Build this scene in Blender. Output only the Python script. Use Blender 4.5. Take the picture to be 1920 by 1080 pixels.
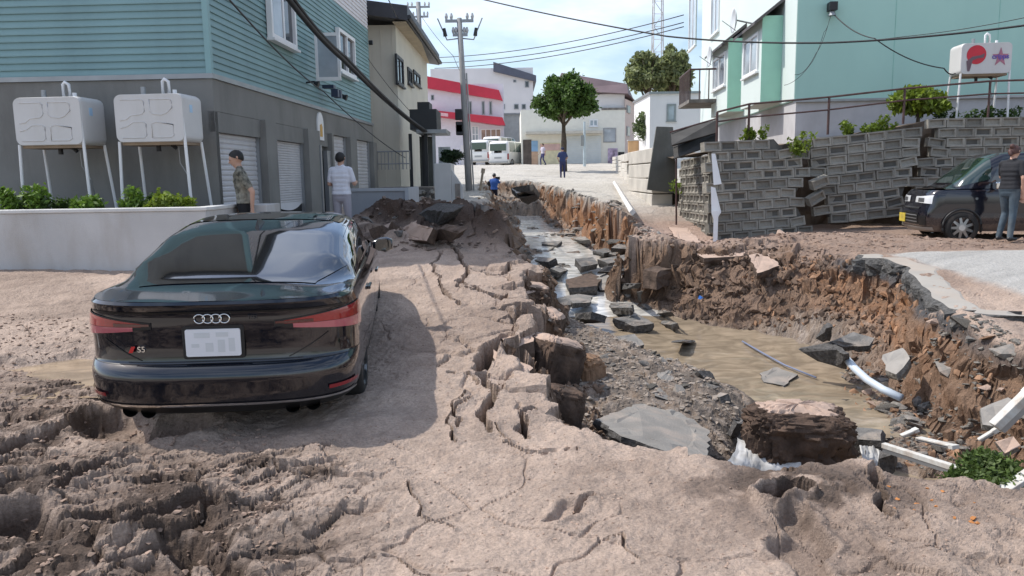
import bpy, bmesh, math, random
import numpy as np
from mathutils import Vector, Matrix, Euler
random.seed(7); np.random.seed(7)
R = math.radians
sc = bpy.context.scene
for o in list(bpy.data.objects): bpy.data.objects.remove(o)
COL = sc.collection

# ------------------------------------------------------------------ camera, sky, sun, exposure
FPX, CAMZ = 1450.0, 1.75
PITCH, ROLL = math.atan(210/1450.0), R(0.9)
cam_d = bpy.data.cameras.new('camera'); cam = bpy.data.objects.new('camera', cam_d); COL.objects.link(cam)
cam_d.sensor_width = 36.0; cam_d.lens = 36.0*FPX/1920.0; cam_d.clip_start = 0.05; cam_d.clip_end = 3000
CAM_M = Matrix.Translation((0, 0, CAMZ)) @ (Euler((math.pi/2-PITCH, 0, 0)).to_matrix().to_4x4()) @ Matrix.Rotation(-ROLL, 4, 'Z')
cam.matrix_world = CAM_M
sc.camera = cam
SUN_AZ = math.atan2(-0.955, 0.30)      # towards the sun: from the left, a little behind the scene (x, y)
SUN_EL = R(55)
world = bpy.data.worlds.new('World'); sc.world = world; world.use_nodes = True
wn = world.node_tree.nodes; wl = world.node_tree.links
for n in list(wn): wn.remove(n)
wout = wn.new('ShaderNodeOutputWorld'); wbg = wn.new('ShaderNodeBackground'); wbg.inputs[1].default_value = 0.15
sky = wn.new('ShaderNodeTexSky'); sky.sky_type = 'NISHITA'; sky.sun_disc = False
sky.sun_elevation = SUN_EL; sky.sun_rotation = SUN_AZ; sky.air_density = 1.0; sky.dust_density = 1.6; sky.ozone_density = 1.0
wtc = wn.new('ShaderNodeTexCoord'); wmap = wn.new('ShaderNodeMapping'); wmap.inputs['Scale'].default_value = (1.0, 1.0, 3.2)
wno = wn.new('ShaderNodeTexNoise'); wno.inputs['Scale'].default_value = 2.6; wno.inputs['Detail'].default_value = 7; wno.inputs['Roughness'].default_value = 0.55
wrmp = wn.new('ShaderNodeValToRGB'); wrmp.color_ramp.elements[0].position = 0.45; wrmp.color_ramp.elements[1].position = 0.80
wmix = wn.new('ShaderNodeMixRGB'); wmix.inputs[2].default_value = (7.2, 7.6, 8.3, 1)
wl.new(wtc.outputs['Generated'], wmap.inputs[0]); wl.new(wmap.outputs[0], wno.inputs[0]); wl.new(wno.outputs[0], wrmp.inputs[0])
wl.new(wrmp.outputs[0], wmix.inputs[0]); wl.new(sky.outputs[0], wmix.inputs[1]); wl.new(wmix.outputs[0], wbg.inputs[0]); wl.new(wbg.outputs[0], wout.inputs[0])
sun_d = bpy.data.lights.new('sun', 'SUN'); sun_d.energy = 3.0; sun_d.angle = R(0.6); sun_d.color = (1.0, 0.95, 0.88)
sun = bpy.data.objects.new('sun', sun_d); COL.objects.link(sun)
_sd = Vector((math.sin(SUN_AZ)*math.cos(SUN_EL), math.cos(SUN_AZ)*math.cos(SUN_EL), math.sin(SUN_EL)))
sun.rotation_euler = _sd.to_track_quat('Z', 'Y').to_euler(); sun.location = (-20, 10, 40)
vs = sc.view_settings; vs.view_transform = 'Standard'; vs.look = 'None'; vs.exposure = 0.45; vs.gamma = 1.0; vs.use_curve_mapping = False
sc.cycles.max_bounces = 6; sc.cycles.use_denoising = True

# surveying helpers: where a line of sight meets a height or a distance (gives real-world coordinates)
_M3 = CAM_M.to_3x3()
def ray(px, py): return _M3 @ Vector(((px-960)/FPX, -(py-540)/FPX, -1.0))
def PZ(px, py, z):
    d = ray(px, py); t = (z-CAMZ)/d.z; return Vector((d.x*t, d.y*t, z))
def PY(px, py, Y):
    d = ray(px, py); t = Y/d.y; return Vector((d.x*t, Y, CAMZ+d.z*t))
def PX(px, py, X):
    d = ray(px, py); t = X/d.x; return Vector((X, d.y*t, CAMZ+d.z*t))

# ------------------------------------------------------------------ materials
MATS = {}
def mat(name, col, rough=0.8, metal=0.0, var=0.12, vscale=3.0, bump=0.0, bscale=30.0, coat=0.0, spec=0.5, stain=None, sscale=1.2, detail=6.0, stretch=None, trans=0.0, objrand=0.0):
    if name in MATS: return MATS[name]
    m = bpy.data.materials.new(name); m.use_nodes = True; nt = m.node_tree; N = nt.nodes; L = nt.links
    b = N['Principled BSDF']; b.inputs['Roughness'].default_value = rough; b.inputs['Metallic'].default_value = metal
    b.inputs['Coat Weight'].default_value = coat; b.inputs['Coat Roughness'].default_value = 0.03; b.inputs['Specular IOR Level'].default_value = spec
    b.inputs['Transmission Weight'].default_value = trans
    tc = N.new('ShaderNodeTexCoord'); src = tc.outputs['Object']
    if stretch:
        mp = N.new('ShaderNodeMapping'); mp.inputs['Scale'].default_value = stretch; L.new(src, mp.inputs[0]); src = mp.outputs[0]
    no = N.new('ShaderNodeTexNoise'); no.inputs['Scale'].default_value = vscale; no.inputs['Detail'].default_value = detail; L.new(src, no.inputs[0])
    rmp = N.new('ShaderNodeValToRGB'); rmp.color_ramp.elements[0].position = 0.3; rmp.color_ramp.elements[1].position = 0.7
    lo = [c*(1-var) for c in col]; hi = [min(1, c*(1+var)) for c in col]
    rmp.color_ramp.elements[0].color = (*lo, 1); rmp.color_ramp.elements[1].color = (*hi, 1); L.new(no.outputs[0], rmp.inputs[0])
    out = rmp.outputs[0]
    if stain:
        n2 = N.new('ShaderNodeTexNoise'); n2.inputs['Scale'].default_value = sscale; n2.inputs['Detail'].default_value = 8; n2.inputs['Roughness'].default_value = .65
        mp2 = N.new('ShaderNodeMapping'); mp2.inputs['Scale'].default_value = (1, 1, .35); L.new(tc.outputs['Object'], mp2.inputs[0]); L.new(mp2.outputs[0], n2.inputs[0])
        r2 = N.new('ShaderNodeValToRGB'); r2.color_ramp.elements[0].position = 0.48; r2.color_ramp.elements[1].position = 0.75; L.new(n2.outputs[0], r2.inputs[0])
        mx = N.new('ShaderNodeMixRGB'); L.new(r2.outputs[0], mx.inputs[0]); L.new(out, mx.inputs[1]); mx.inputs[2].default_value = (*stain, 1); out = mx.outputs[0]
    if objrand:
        oi = N.new('ShaderNodeObjectInfo'); mr = N.new('ShaderNodeMapRange'); mr.inputs['To Min'].default_value = 1-objrand; mr.inputs['To Max'].default_value = 1+objrand; L.new(oi.outputs['Random'], mr.inputs[0]); mm = N.new('ShaderNodeMixRGB'); mm.blend_type = 'MULTIPLY'; mm.inputs[0].default_value = 1; L.new(out, mm.inputs[1]); L.new(mr.outputs[0], mm.inputs[2]); out = mm.outputs[0]
    L.new(out, b.inputs['Base Color'])
    if bump > 0:
        n3 = N.new('ShaderNodeTexNoise'); n3.inputs['Scale'].default_value = bscale; n3.inputs['Detail'].default_value = 6; L.new(src, n3.inputs[0])
        bp = N.new('ShaderNodeBump'); bp.inputs['Strength'].default_value = bump; bp.inputs['Distance'].default_value = 0.02
        L.new(n3.outputs[0], bp.inputs['Height']); L.new(bp.outputs[0], b.inputs['Normal'])
    MATS[name] = m; return m

# ------------------------------------------------------------------ mesh helpers
class MB:
    def __init__(s): s.v = []; s.f = []; s.m = []
    def add(s, vs, fs, mi=0):
        k = len(s.v); s.v += [tuple(v) for v in vs]; s.f += [tuple(i+k for i in f) for f in fs]; s.m += [mi]*len(fs); return s
    def box(s, c, d, rz=0, mi=0, M=None):
        x, y, z = d[0]/2, d[1]/2, d[2]/2
        vs = [Vector(p) for p in ((-x,-y,-z),(x,-y,-z),(x,y,-z),(-x,y,-z),(-x,-y,z),(x,-y,z),(x,y,z),(-x,y,z))]
        if M is None: M = Matrix.Translation(c) @ Matrix.Rotation(rz, 4, 'Z')
        else: M = M @ Matrix.Translation(c)
        return s.add([M @ v for v in vs], [(0,3,2,1),(4,5,6,7),(0,1,5,4),(1,2,6,5),(2,3,7,6),(3,0,4,7)], mi)
    def span(s, a, b, mi=0):
        return s.box([(a[i]+b[i])/2 for i in range(3)], [abs(a[i]-b[i]) for i in range(3)], mi=mi)
    def tube(s, pts, r, n=8, mi=0, cap=True):
        pts = [Vector(p) for p in pts]; rs = r if isinstance(r, (list, tuple)) else [r]*len(pts)
        k = len(s.v); vs = []; fs = []
        for i, p in enumerate(pts):
            t = (pts[min(i+1, len(pts)-1)] - pts[max(i-1, 0)]).normalized()
            a = t.cross(Vector((0, 0, 1)));
            if a.length < 1e-3: a = Vector((1, 0, 0))
            a.normalize(); b = t.cross(a)
            for j in range(n):
                q = 2*math.pi*j/n; vs.append(p + (a*math.cos(q) + b*math.sin(q))*rs[i])
        for i in range(len(pts)-1):
            for j in range(n): fs.append((i*n+j, i*n+(j+1) % n, (i+1)*n+(j+1) % n, (i+1)*n+j))
        if cap: fs.append(tuple(range(n-1, -1, -1))); fs.append(tuple((len(pts)-1)*n+j for j in range(n)))
        return s.add(vs, fs, mi)
    def prism(s, poly, z0, z1, mi=0, M=None):
        n = len(poly); vs = [Vector((x, y, z0)) for x, y in poly] + [Vector((x, y, z1)) for x, y in poly]
        if M is not None: vs = [M @ v for v in vs]
        return s.add(vs, [tuple(range(n-1, -1, -1)), tuple(range(n, 2*n))] + [(i, (i+1) % n, n+(i+1) % n, n+i) for i in range(n)], mi)
    def grid(s, rows, mi=0, close=False):
        nr, nc = len(rows), len(rows[0]); vs = [p for r in rows for p in r]; fs = []
        for i in range(nr-1):
            for j in range(nc if close else nc-1):
                fs.append((i*nc+j, i*nc+(j+1) % nc, (i+1)*nc+(j+1) % nc, (i+1)*nc+j))
        return s.add(vs, fs, mi)
    def build(s, name, m=None, parent=None, smooth=False, bevel=0.0, sub=0, loc=None):
        me = bpy.data.meshes.new(name); me.from_pydata(s.v, [], s.f)
        ms = m if isinstance(m, (list, tuple)) else [m]
        for x in ms:
            if x: me.materials.append(x)
        if len(ms) > 1: me.polygons.foreach_set('material_index', s.m)
        if smooth: me.polygons.foreach_set('use_smooth', [True]*len(me.polygons))
        me.update()
        o = bpy.data.objects.new(name, me); COL.objects.link(o)
        if parent is not None: o.parent = parent
        if loc is not None: o.location = loc
        if bevel > 0:
            md = o.modifiers.new('bevel', 'BEVEL'); md.width = bevel; md.segments = 2; md.limit_method = 'ANGLE'; md.angle_limit = R(40)
        if sub:
            md = o.modifiers.new('sub', 'SUBSURF'); md.levels = sub; md.render_levels = sub
        return o
def tag(o, label=None, cat=None, group=None, kind=None):
    if label: o['label'] = label
    if cat: o['category'] = cat
    if group: o['group'] = group
    if kind or (label and cat): o['kind'] = kind or 'thing'
    return o
def thing(name, label, cat, loc=(0, 0, 0), rz=0, group=None):
    o = bpy.data.objects.new(name, None); COL.objects.link(o); o.location = loc; o.rotation_euler = (0, 0, rz); o.empty_display_size = .2
    return tag(o, label, cat, group)
def share(name, src, parent, M):
    o = bpy.data.objects.new(name, src.data if hasattr(src, 'data') else src); COL.objects.link(o); o.parent = parent; o.matrix_local = M; return o

# ------------------------------------------------------------------ noise (numpy)
def vnoise(x, y, seed=0):
    xi = np.floor(x); yi = np.floor(y); xf = x-xi; yf = y-yi
    u = xf*xf*xf*(xf*(xf*6-15)+10); v = yf*yf*yf*(yf*(yf*6-15)+10)
    def h(a, b):
        k = np.sin(a*127.1 + b*311.7 + seed*74.7)*43758.5453; return k-np.floor(k)
    return (h(xi, yi)*(1-u)+h(xi+1, yi)*u)*(1-v) + (h(xi, yi+1)*(1-u)+h(xi+1, yi+1)*u)*v
def fbm(x, y, o=4, seed=0, g=.5):
    s = 0; a = 1; t = 0
    for i in range(o):
        s = s + a*(vnoise(x*2**i + 17.3*i, y*2**i - 9.1*i, seed+i)-.5); t += a; a *= g
    return s/t*2
def ss(a, b, x):
    t = np.clip((x-a)/(b-a), 0, 1); return t*t*(3-2*t)
def seg_d(X, Y, pts):
    best = np.full(X.shape, 1e9)
    for (ax, ay), (bx, by) in zip(pts[:-1], pts[1:]):
        dx, dy = bx-ax, by-ay; t = np.clip(((X-ax)*dx+(Y-ay)*dy)/(dx*dx+dy*dy+1e-9), 0, 1)
        best = np.minimum(best, np.hypot(X-ax-t*dx, Y-ay-t*dy))
    return best
def poly_sd(X, Y, pts):
    d = seg_d(X, Y, pts+pts[:1]); ins = np.zeros(X.shape, bool)
    for (ax, ay), (bx, by) in zip(pts, pts[1:]+pts[:1]):
        if ay == by: continue
        c = ((ay > Y) != (by > Y)) & (X < (bx-ax)*(Y-ay)/(by-ay)+ax); ins ^= c
    return np.where(ins, d, -d)
def xy(px, py, z): p = PZ(px, py, z); return (p.x, p.y)
# ------------------------------------------------------------------ terrain: mud street with a washed-out channel
GY = np.array([-60, -5, 2, 4, 5.5, 8, 11, 15, 18, 25, 41, 50, 58, 75, 100, 400, 2000.]); GZ = np.array([-3, -.25, -.06, 0, .03, .26, .5, .78, .92, 1.2, 1.62, 2.2, 2.55, 2.9, 3.2, 6, 14.])
def G(X, Y):
    z = np.interp(Y, GY, GZ)
    zr = np.interp(Y, [-60, 4, 8, 11, 13.5, 16, 20, 25, 32, 41], [-3, 0, .26, .46, .50, .44, .72, 1.12, 1.4, 1.62])
    q = ss(2.4, 3.4, X)*ss(40, 34, Y); z = z*(1-q)+np.minimum(z, zr)*q
    return z + .12*ss(-3.5, -7, X)*ss(6, 9, Y)*ss(20, 14, Y)
CH_R = [(.9, 38), (1.3, 35), (1.9, 28), (2.5, 21), (2.87, 18), (3.15, 16.0), (2.35, 14.4), (2.05, 13.4), (3.05, 13.2), (3.7, 13.4), (4.5, 13.5), (5.15, 12.4), (5.5, 10.6), (4.9, 8.6), (4.62, 7.3), (4.75, 6.5), (6, 5.8), (9, 4.8), (14, 4)]
CH_L = [(14, 2.2), (9, 3), (5, 3.6), (2.85, 4.05), (2.1, 4.45), (1.6, 4.45), (1.2, 4.65), (.55, 4.88), (.33, 5.36), (.2, 6.6), (-.03, 7.1), (.2, 7.5), (.27, 9.7), (.36, 11.7), (-.15, 13.0), (-.62, 14.5), (-.72, 18), (-.9, 25), (-1.3, 31), (-1.5, 38)]
CH = CH_R + CH_L
WLINE = [(.5, 30), (1.1, 24), (1.5, 19.2), (1.25, 13.5), (2.4, 11.7), (3.3, 9.6), (3.55, 8.2), (3.35, 7.2), (3.1, 6.4), (4, 5.6), (7, 4.4), (12, 3.4)]
FY = np.array([3, 5, 6.6, 7.3, 8, 9.8, 11.3, 13.8, 20, 28, 34, 37, 39.5]); FZ = np.array([-1.2, -1.15, -1.08, -.86, -.84, -.80, -.72, -.50, -.2, .05, .12, .22, 1.2])
def water_level(Y): return np.interp(Y, FY, FZ) + .10
CRACKS = [  # pixel-surveyed crack lines on the left plateau: points (world), width, depth
    ([xy(955, 640, .12), xy(912, 668, .1), xy(905, 690, .08)], .07, .35), ([xy(905, 700, .07), xy(925, 735, .05), xy(905, 770, .03), xy(912, 812, 0)], .030, .35),
    ([xy(1000, 764, .02), xy(975, 775, .02), xy(978, 800, .01), xy(992, 826, 0)], .024, .30), ([xy(885, 745, .04), xy(855, 770, .03), xy(858, 800, .02)], .009, .12),
    ([xy(868, 740, .04), xy(838, 800, .02), xy(858, 835, 0)], .008, .12), ([xy(925, 800, .01), xy(950, 830, 0)], .008, .1),
    ([xy(815, 480, .4), xy(850, 492, .38), xy(880, 530, .3), xy(860, 560, .25), xy(905, 565, .25)], .03, .2), ([xy(830, 495, .4), xy(812, 520, .33), xy(830, 560, .25), xy(862, 590, .2)], .022, .16),
    ([xy(880, 530, .3), xy(930, 540, .28), xy(960, 520, .33)], .022, .14), ([xy(862, 548, .28), xy(930, 575, .22), xy(1000, 552, .25)], .05, .34), ([xy(925, 597, .18), xy(1000, 590, .2)], .035, .25),
    ([xy(935, 612, .16), xy(1000, 602, .16)], .02, .2), ([xy(900, 720, .05), xy(880, 700, .07), xy(840, 706, .06)], .008, .1), ([xy(940, 830, 0), xy(1010, 848, 0), xy(1080, 850, 0)], .008, .08),
    ([xy(760, 905, 0), xy(790, 960, 0), xy(860, 985, 0)], .006, .05), ([xy(1050, 960, 0), xy(1090, 930, 0), xy(1110, 925, 0)], .02, .06), ([xy(1130, 1000, 0), xy(1170, 985, 0), xy(1190, 1040, 0)], .006, .05),
    ([xy(620, 1040, 0), xy(740, 1030, 0), xy(800, 1070, 0)], .007, .05), ([xy(470, 870, 0), xy(540, 850, 0), xy(610, 845, 0)], .012, .06), ([xy(430, 905, 0), xy(500, 880, 0), xy(560, 905, 0)], .012, .08)]
PITS = [([xy(15, 975, -.02), xy(60, 1000, -.02), xy(100, 1010, -.02)], .14, .16), ([xy(225, 985, 0), xy(300, 965, 0), xy(400, 940, 0)], .12, .17), ([xy(250, 1035, 0), xy(420, 1010, 0)], .08, .08),
    ([xy(205, 790, 0), xy(260, 815, 0), xy(340, 800, 0)], .24, .15), ([xy(0, 850, 0), xy(80, 820, 0), xy(150, 790, 0)], .10, .12), ([xy(90, 935, 0), xy(160, 905, 0), xy(200, 870, 0)], .09, .12),
    ([xy(20, 700, .05), xy(90, 690, .05), xy(150, 680, .06)], .14, .09), ([xy(330, 1010, 0), xy(450, 1050, 0), xy(470, 1080, 0)], .09, .10), ([xy(120, 880, 0), xy(20, 905, 0)], .07, .08),
    ([xy(1440, 950, -.05), xy(1490, 940, -.06)], .07, .3), ([xy(1480, 975, -.05), xy(1500, 1010, -.05), xy(1520, 1090, -.05)], .09, .07),
    ([xy(1640, 925, -.15), xy(1650, 1000, -.1)], .025, .08), ([xy(640, 950, 0), xy(690, 955, 0)], .05, .035), ([xy(1040, 965, 0), xy(1090, 940, 0)], .06, .05)]
def worley(x, y, seed=0):
    xi = np.floor(x); yi = np.floor(y); f1 = np.full(x.shape, 9.); f2 = f1.copy(); i1 = np.zeros(x.shape); cx = i1.copy(); cy = i1.copy()
    def hs(a, b, k): v = np.sin(a*127.1+b*311.7+k*74.7)*43758.5453; return v-np.floor(v)
    for dx in (-1, 0, 1):
        for dy in (-1, 0, 1):
            a = xi+dx; b = yi+dy; px = a+hs(a, b, seed); py = b+hs(a, b, seed+3); d = np.hypot(px-x, py-y); n = d < f1
            f2 = np.where(n, f1, np.minimum(f2, d)); f1 = np.where(n, d, f1); i1 = np.where(n, hs(a, b, seed+7), i1); cx = np.where(n, x-px, cx); cy = np.where(n, y-py, cy)
    return f1, f2, i1, cx, cy
def plates(X, Y, sc, seed, amp, tilt, crack):
    xw = X/sc+.25*fbm(X/sc*2, Y/sc*2, 2, seed+30); yw = Y/sc+.25*fbm(X/sc*2+5, Y/sc*2, 2, seed+31)
    f1, f2, i1, cx, cy = worley(xw, yw, seed); i2 = (i1*37.7) % 1; i3 = (i1*91.3) % 1
    return amp*(i1-.6) + sc*tilt*((i2-.5)*cx+(i3-.5)*cy) - crack*(1-ss(.02, .10, f2-f1))
def H(X, Y, fine=True, extra=False):
    X = np.asarray(X, float); Y = np.asarray(Y, float)
    g = G(X, Y)
    sw = np.clip(Y/9, .45, 1.6)
    Xw = X + sw*(.20*fbm(X*1.3/sw, Y*1.3/sw, 3, 3) + .07*fbm(X*5/sw, Y*5/sw, 3, 5)); Yw = Y + sw*(.20*fbm(X*1.3/sw+40, Y*1.3/sw, 3, 8) + .07*fbm(X*5/sw+9, Y*5/sw, 3, 11))
    d = poly_sd(Xw, Yw, CH)
    if fine:
        s = np.abs(d) < 1.3
        if s.any():
            sc_ = np.where(Y[s] > 16, .9, np.where(Y[s] < 6, .28, .45)); xs_, ys_ = X[s], Y[s]; dd = d[s].copy()
            for q_, sd_, am in ((.42, 101, .30), (.16, 105, .04)):
                f1, f2, i1, cx, cy = worley(xs_/q_+.3*fbm(xs_*3, ys_*3, 2, 7), ys_/q_+.3*fbm(xs_*3+4, ys_*3, 2, 9), sd_); dd += am*(i1-.5)*np.where(ys_ < 5.2, .45, 1)*(1-.75*ss(2.6, 3.6, xs_)*ss(10.5, 9, ys_))
            d[s] = dd
    rbank0 = ss(1.8, 2.6, X)*ss(9, 11, Y)
    slide = np.exp(-(((X-4.0)/1.2)**2 + ((Y-12.5)/1.3)**2)**1.5)
    near = ss(2.6, 3.8, X)*ss(10.2, 8.6, Y)
    far = ss(15, 18, Y)
    scarp = ss(4.2, 5.2, X)*ss(13, 12, Y)*ss(7, 8.2, Y)
    lslope = ss(1.2, .6, X)*ss(5.6, 6.4, Y)*ss(10.2, 9.0, Y); lfar = ss(.9, .3, X)*ss(12.2, 13.2, Y)
    w = .42 + .45*lslope + .5*rbank0*(1-far) + .95*lfar + 2.6*slide + 1.5*near + .7*far*ss(.6, 1.6, X) + .9*scarp
    t = np.clip(d/w, 0, 1)
    steep = .72 - .60*slide
    k = np.where(w > .45, steep*ss(0, .30, t) + (1-steep)*t**.9, ss(0, 1, t)*.8+.2*t)
    dw = seg_d(Xw, Yw, WLINE)
    f = np.interp(Y, FY, FZ)
    wide = np.interp(Y, [4, 7, 9, 12, 20, 30], [.5, .5, .55, .75, .85, .3])
    fl = f - .06 + .50*ss(wide*.75, wide*.75+1.5, dw)
    fl = np.minimum(fl, g-.15) + .06*fbm(X*2.2, Y*2.2, 4, 21)*ss(.2, .8, dw) + ss(11.8, 13, Y)*(.24*fbm(X*1.25, Y*1.0, 4, 23)+.04) + (.03*fbm(X*9, Y*9, 3, 22)*ss(.35, .8, dw) if fine else 0)
    # broken ground on the banks
    ridge = np.exp(-(seg_d(X, Y, [(-2.4, 15.2), (-1.0, 14.2), (-.3, 13.4), (.2, 12.6)])/(.55))**2)
    top = g + .62*ridge*ss(11.8, 13.2, Y) + .25*np.exp(-(seg_d(X, Y, [(-3.2, 14.6), (-1.9, 13.2)])/.45)**2)
    top = top - .12*np.exp(-(((X-4.2)/1.0)**2+((Y-15.2)/.9)**2)) + .12*np.exp(-(seg_d(X, Y, [(4.6, 14.0), (6.6, 14.3)])/.7)**2)
    rough = np.clip(ss(-.35, -1.5, X)*ss(5.2, 4.4, Y) + .8*ss(-2.9, -3.2, X)*ss(7.2, 6.0, Y), 0, 1)
    rgt = ss(1.0, 1.7, X)*ss(5, 4, Y)
    rbank = ss(1.8, 3.2, X)*ss(8, 10, Y)
    ch_mask = np.exp(-np.clip(-d, 0, 9)/.5)
    top = top + .05*fbm(X*.9, Y*.9, 3, 31) + .022*fbm(X*3.1, Y*3.1, 4, 33)
    top = top + ch_mask*(.05*fbm(X*2.7, Y*2.7, 3, 35)) * ss(1, -.5, d)
    if fine:
        u = X*.87+Y*.5; v = -X*.5+Y*.87
        r1 = 1-np.abs(fbm(u*1.1, v*3.2, 4, 41)); r2 = 1-np.abs(fbm(X*4.5, Y*4.5, 4, 43))
        top = top + rough*(.10*(r1-.75) + .022*(r2-.8) + .035*fbm(u*2.2, v*6, 4, 44))
        s = (rough > .02) | (rgt > .02)
        if s.any():
            xs_, ys_, us_, vs_ = X[s], Y[s], u[s], v[s]
            top[s] += rough[s]*(plates(us_*.55, vs_, .26, 203, .055, .22, .045)+plates(us_*.7, vs_, .10, 207, .018, .25, .012)+.007*fbm(xs_*18, ys_*18, 3, 209, .7)) + rgt[s]*.4*(plates(us_, vs_*.6, .22, 211, .035, .25, .02))
        s = Y < 12
        if s.any():
            xs_, ys_ = X[s], Y[s]; ck = worley(xs_/.7+.3*fbm(xs_*2, ys_*2, 3, 213), ys_/.7+.3*fbm(xs_*2+5, ys_*2, 3, 215), 217); top[s] -= .02*(1-ss(.0, .035, ck[1]-ck[0]))*ss(.05, .4, fbm(xs_*.9, ys_*.9, 2, 219))
        top = top + .012*fbm(X*9, Y*9, 4, 221, .65)
        top = top + (rgt*.7+.25*ch_mask+.55*rbank*ss(16, 14, Y))*.06*fbm(X*3.7, Y*3.7, 5, 45, .6)
        top = top + .007*fbm(X*14, Y*14, 3, 47)*ss(14, 6, Y) + .012*fbm(u*1.3, v*6, 3, 48)
        for pts, wd, dp in CRACKS:
            (x0, y0), (x1, y1) = np.min(pts, 0)-.4, np.max(pts, 0)+.4
            s = (X > x0) & (X < x1) & (Y > y0) & (Y < y1)
            if not s.any(): continue
            xx = X[s]+.05*fbm(X[s]*6, Y[s]*6, 2, 51); yy = Y[s]+.05*fbm(X[s]*6+7, Y[s]*6, 2, 53)
            q = seg_d(xx, yy, pts); ww = wd*(.55+.9*vnoise(X[s]*4, Y[s]*4, 55)); top[s] -= dp*(1-ss(.55, 1.25, q/ww)) - .018*np.exp(-(q/(wd*4))**2)
        for pts, wd, dp in PITS:
            (x0, y0), (x1, y1) = np.min(pts, 0)-.7, np.max(pts, 0)+.7
            s = (X > x0) & (X < x1) & (Y > y0) & (Y < y1)
            if not s.any(): continue
            xx = X[s]+.10*fbm(X[s]*4, Y[s]*4, 3, 61); yy = Y[s]+.10*fbm(X[s]*4+7, Y[s]*4, 3, 63)
            q = seg_d(xx, yy, pts)/wd; top[s] += -dp*(1-ss(.45, 1.1, q)) + dp*.22*np.exp(-((q-1.3)/.35)**2)
        pm = np.exp(-np.clip(-d-.05, 0, 9)/.35)*ss(5.0, 6.2, Y)*ss(12.6, 11.5, Y)*ss(1.5, 1.0, X) + .9*rbank*np.exp(-np.clip(-d-.1, 0, 9)/.7)*ss(17, 15, Y)*ss(5.4, 4.8, X)
        pm = np.clip(pm + .9*ridge*ss(12, 13, Y) + .5*np.exp(-(((X+2.2)/1.2)**2+((Y-13.6)/.9)**2)), 0, 1)
        s = pm > .02
        if s.any(): top[s] += pm[s]*plates(X[s], Y[s], .55, 3, .16, .5, .10)
    # yard puddle, car's sunken bed
    pud = np.exp(-(((X+3.9)/.75)**2 + ((Y-6.9)/.5)**2)**2); top = top*(1-pud) + pud*.05
    top = top - .05*np.exp(-(((X+2.2)/1.0)**2+((Y-6.8)/2.2)**2)**3)
    lot = ss(5.3, 6.2, X)*ss(12.3, 11.2, Y)*ss(4, 6, Y)
    top = top*(1-lot) + lot*(np.interp(Y, [4, 7, 9, 12, 14], [.30, .33, .42, .55, .6]))
    z = top*(1-k) + fl*k
    fr = ss(.05, .3, k)*ss(1, .7, k)
    if fine:
        z = z + fr*(.05*fbm(X*2.2, Y*2.2+z*3, 3, 71) + .022*fbm(X*8, Y*8, 3, 73))*np.clip(w*1.2, .5, 1.3)
    if fine:
        s = k > .12
        if s.any():
            tal = ss(.12, .35, k[s])*np.clip(.35+.75*(near[s]+slide[s]*.6+scarp[s]*.8+.5*ss(12.8, 13.4, Y[s])), 0, 1)*ss(.25, .7, dw[s])
            z[s] += tal*(plates(X[s], Y[s], .42, 13, .09, .45, .03)+plates(X[s], Y[s], .17, 17, .035, .3, .015))
    if extra: return z, dict(d=d, k=k, top=top, g=g, rough=rough, slide=slide, near=near, far=far, scarp=scarp, dw=dw, lot=lot, rbank=rbank, rgt=rgt, ridge=ridge, fr=fr, pud=pud)
    return z
def h(x, y): return float(H(np.array([float(x)]), np.array([float(y)]), True)[0])

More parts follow.
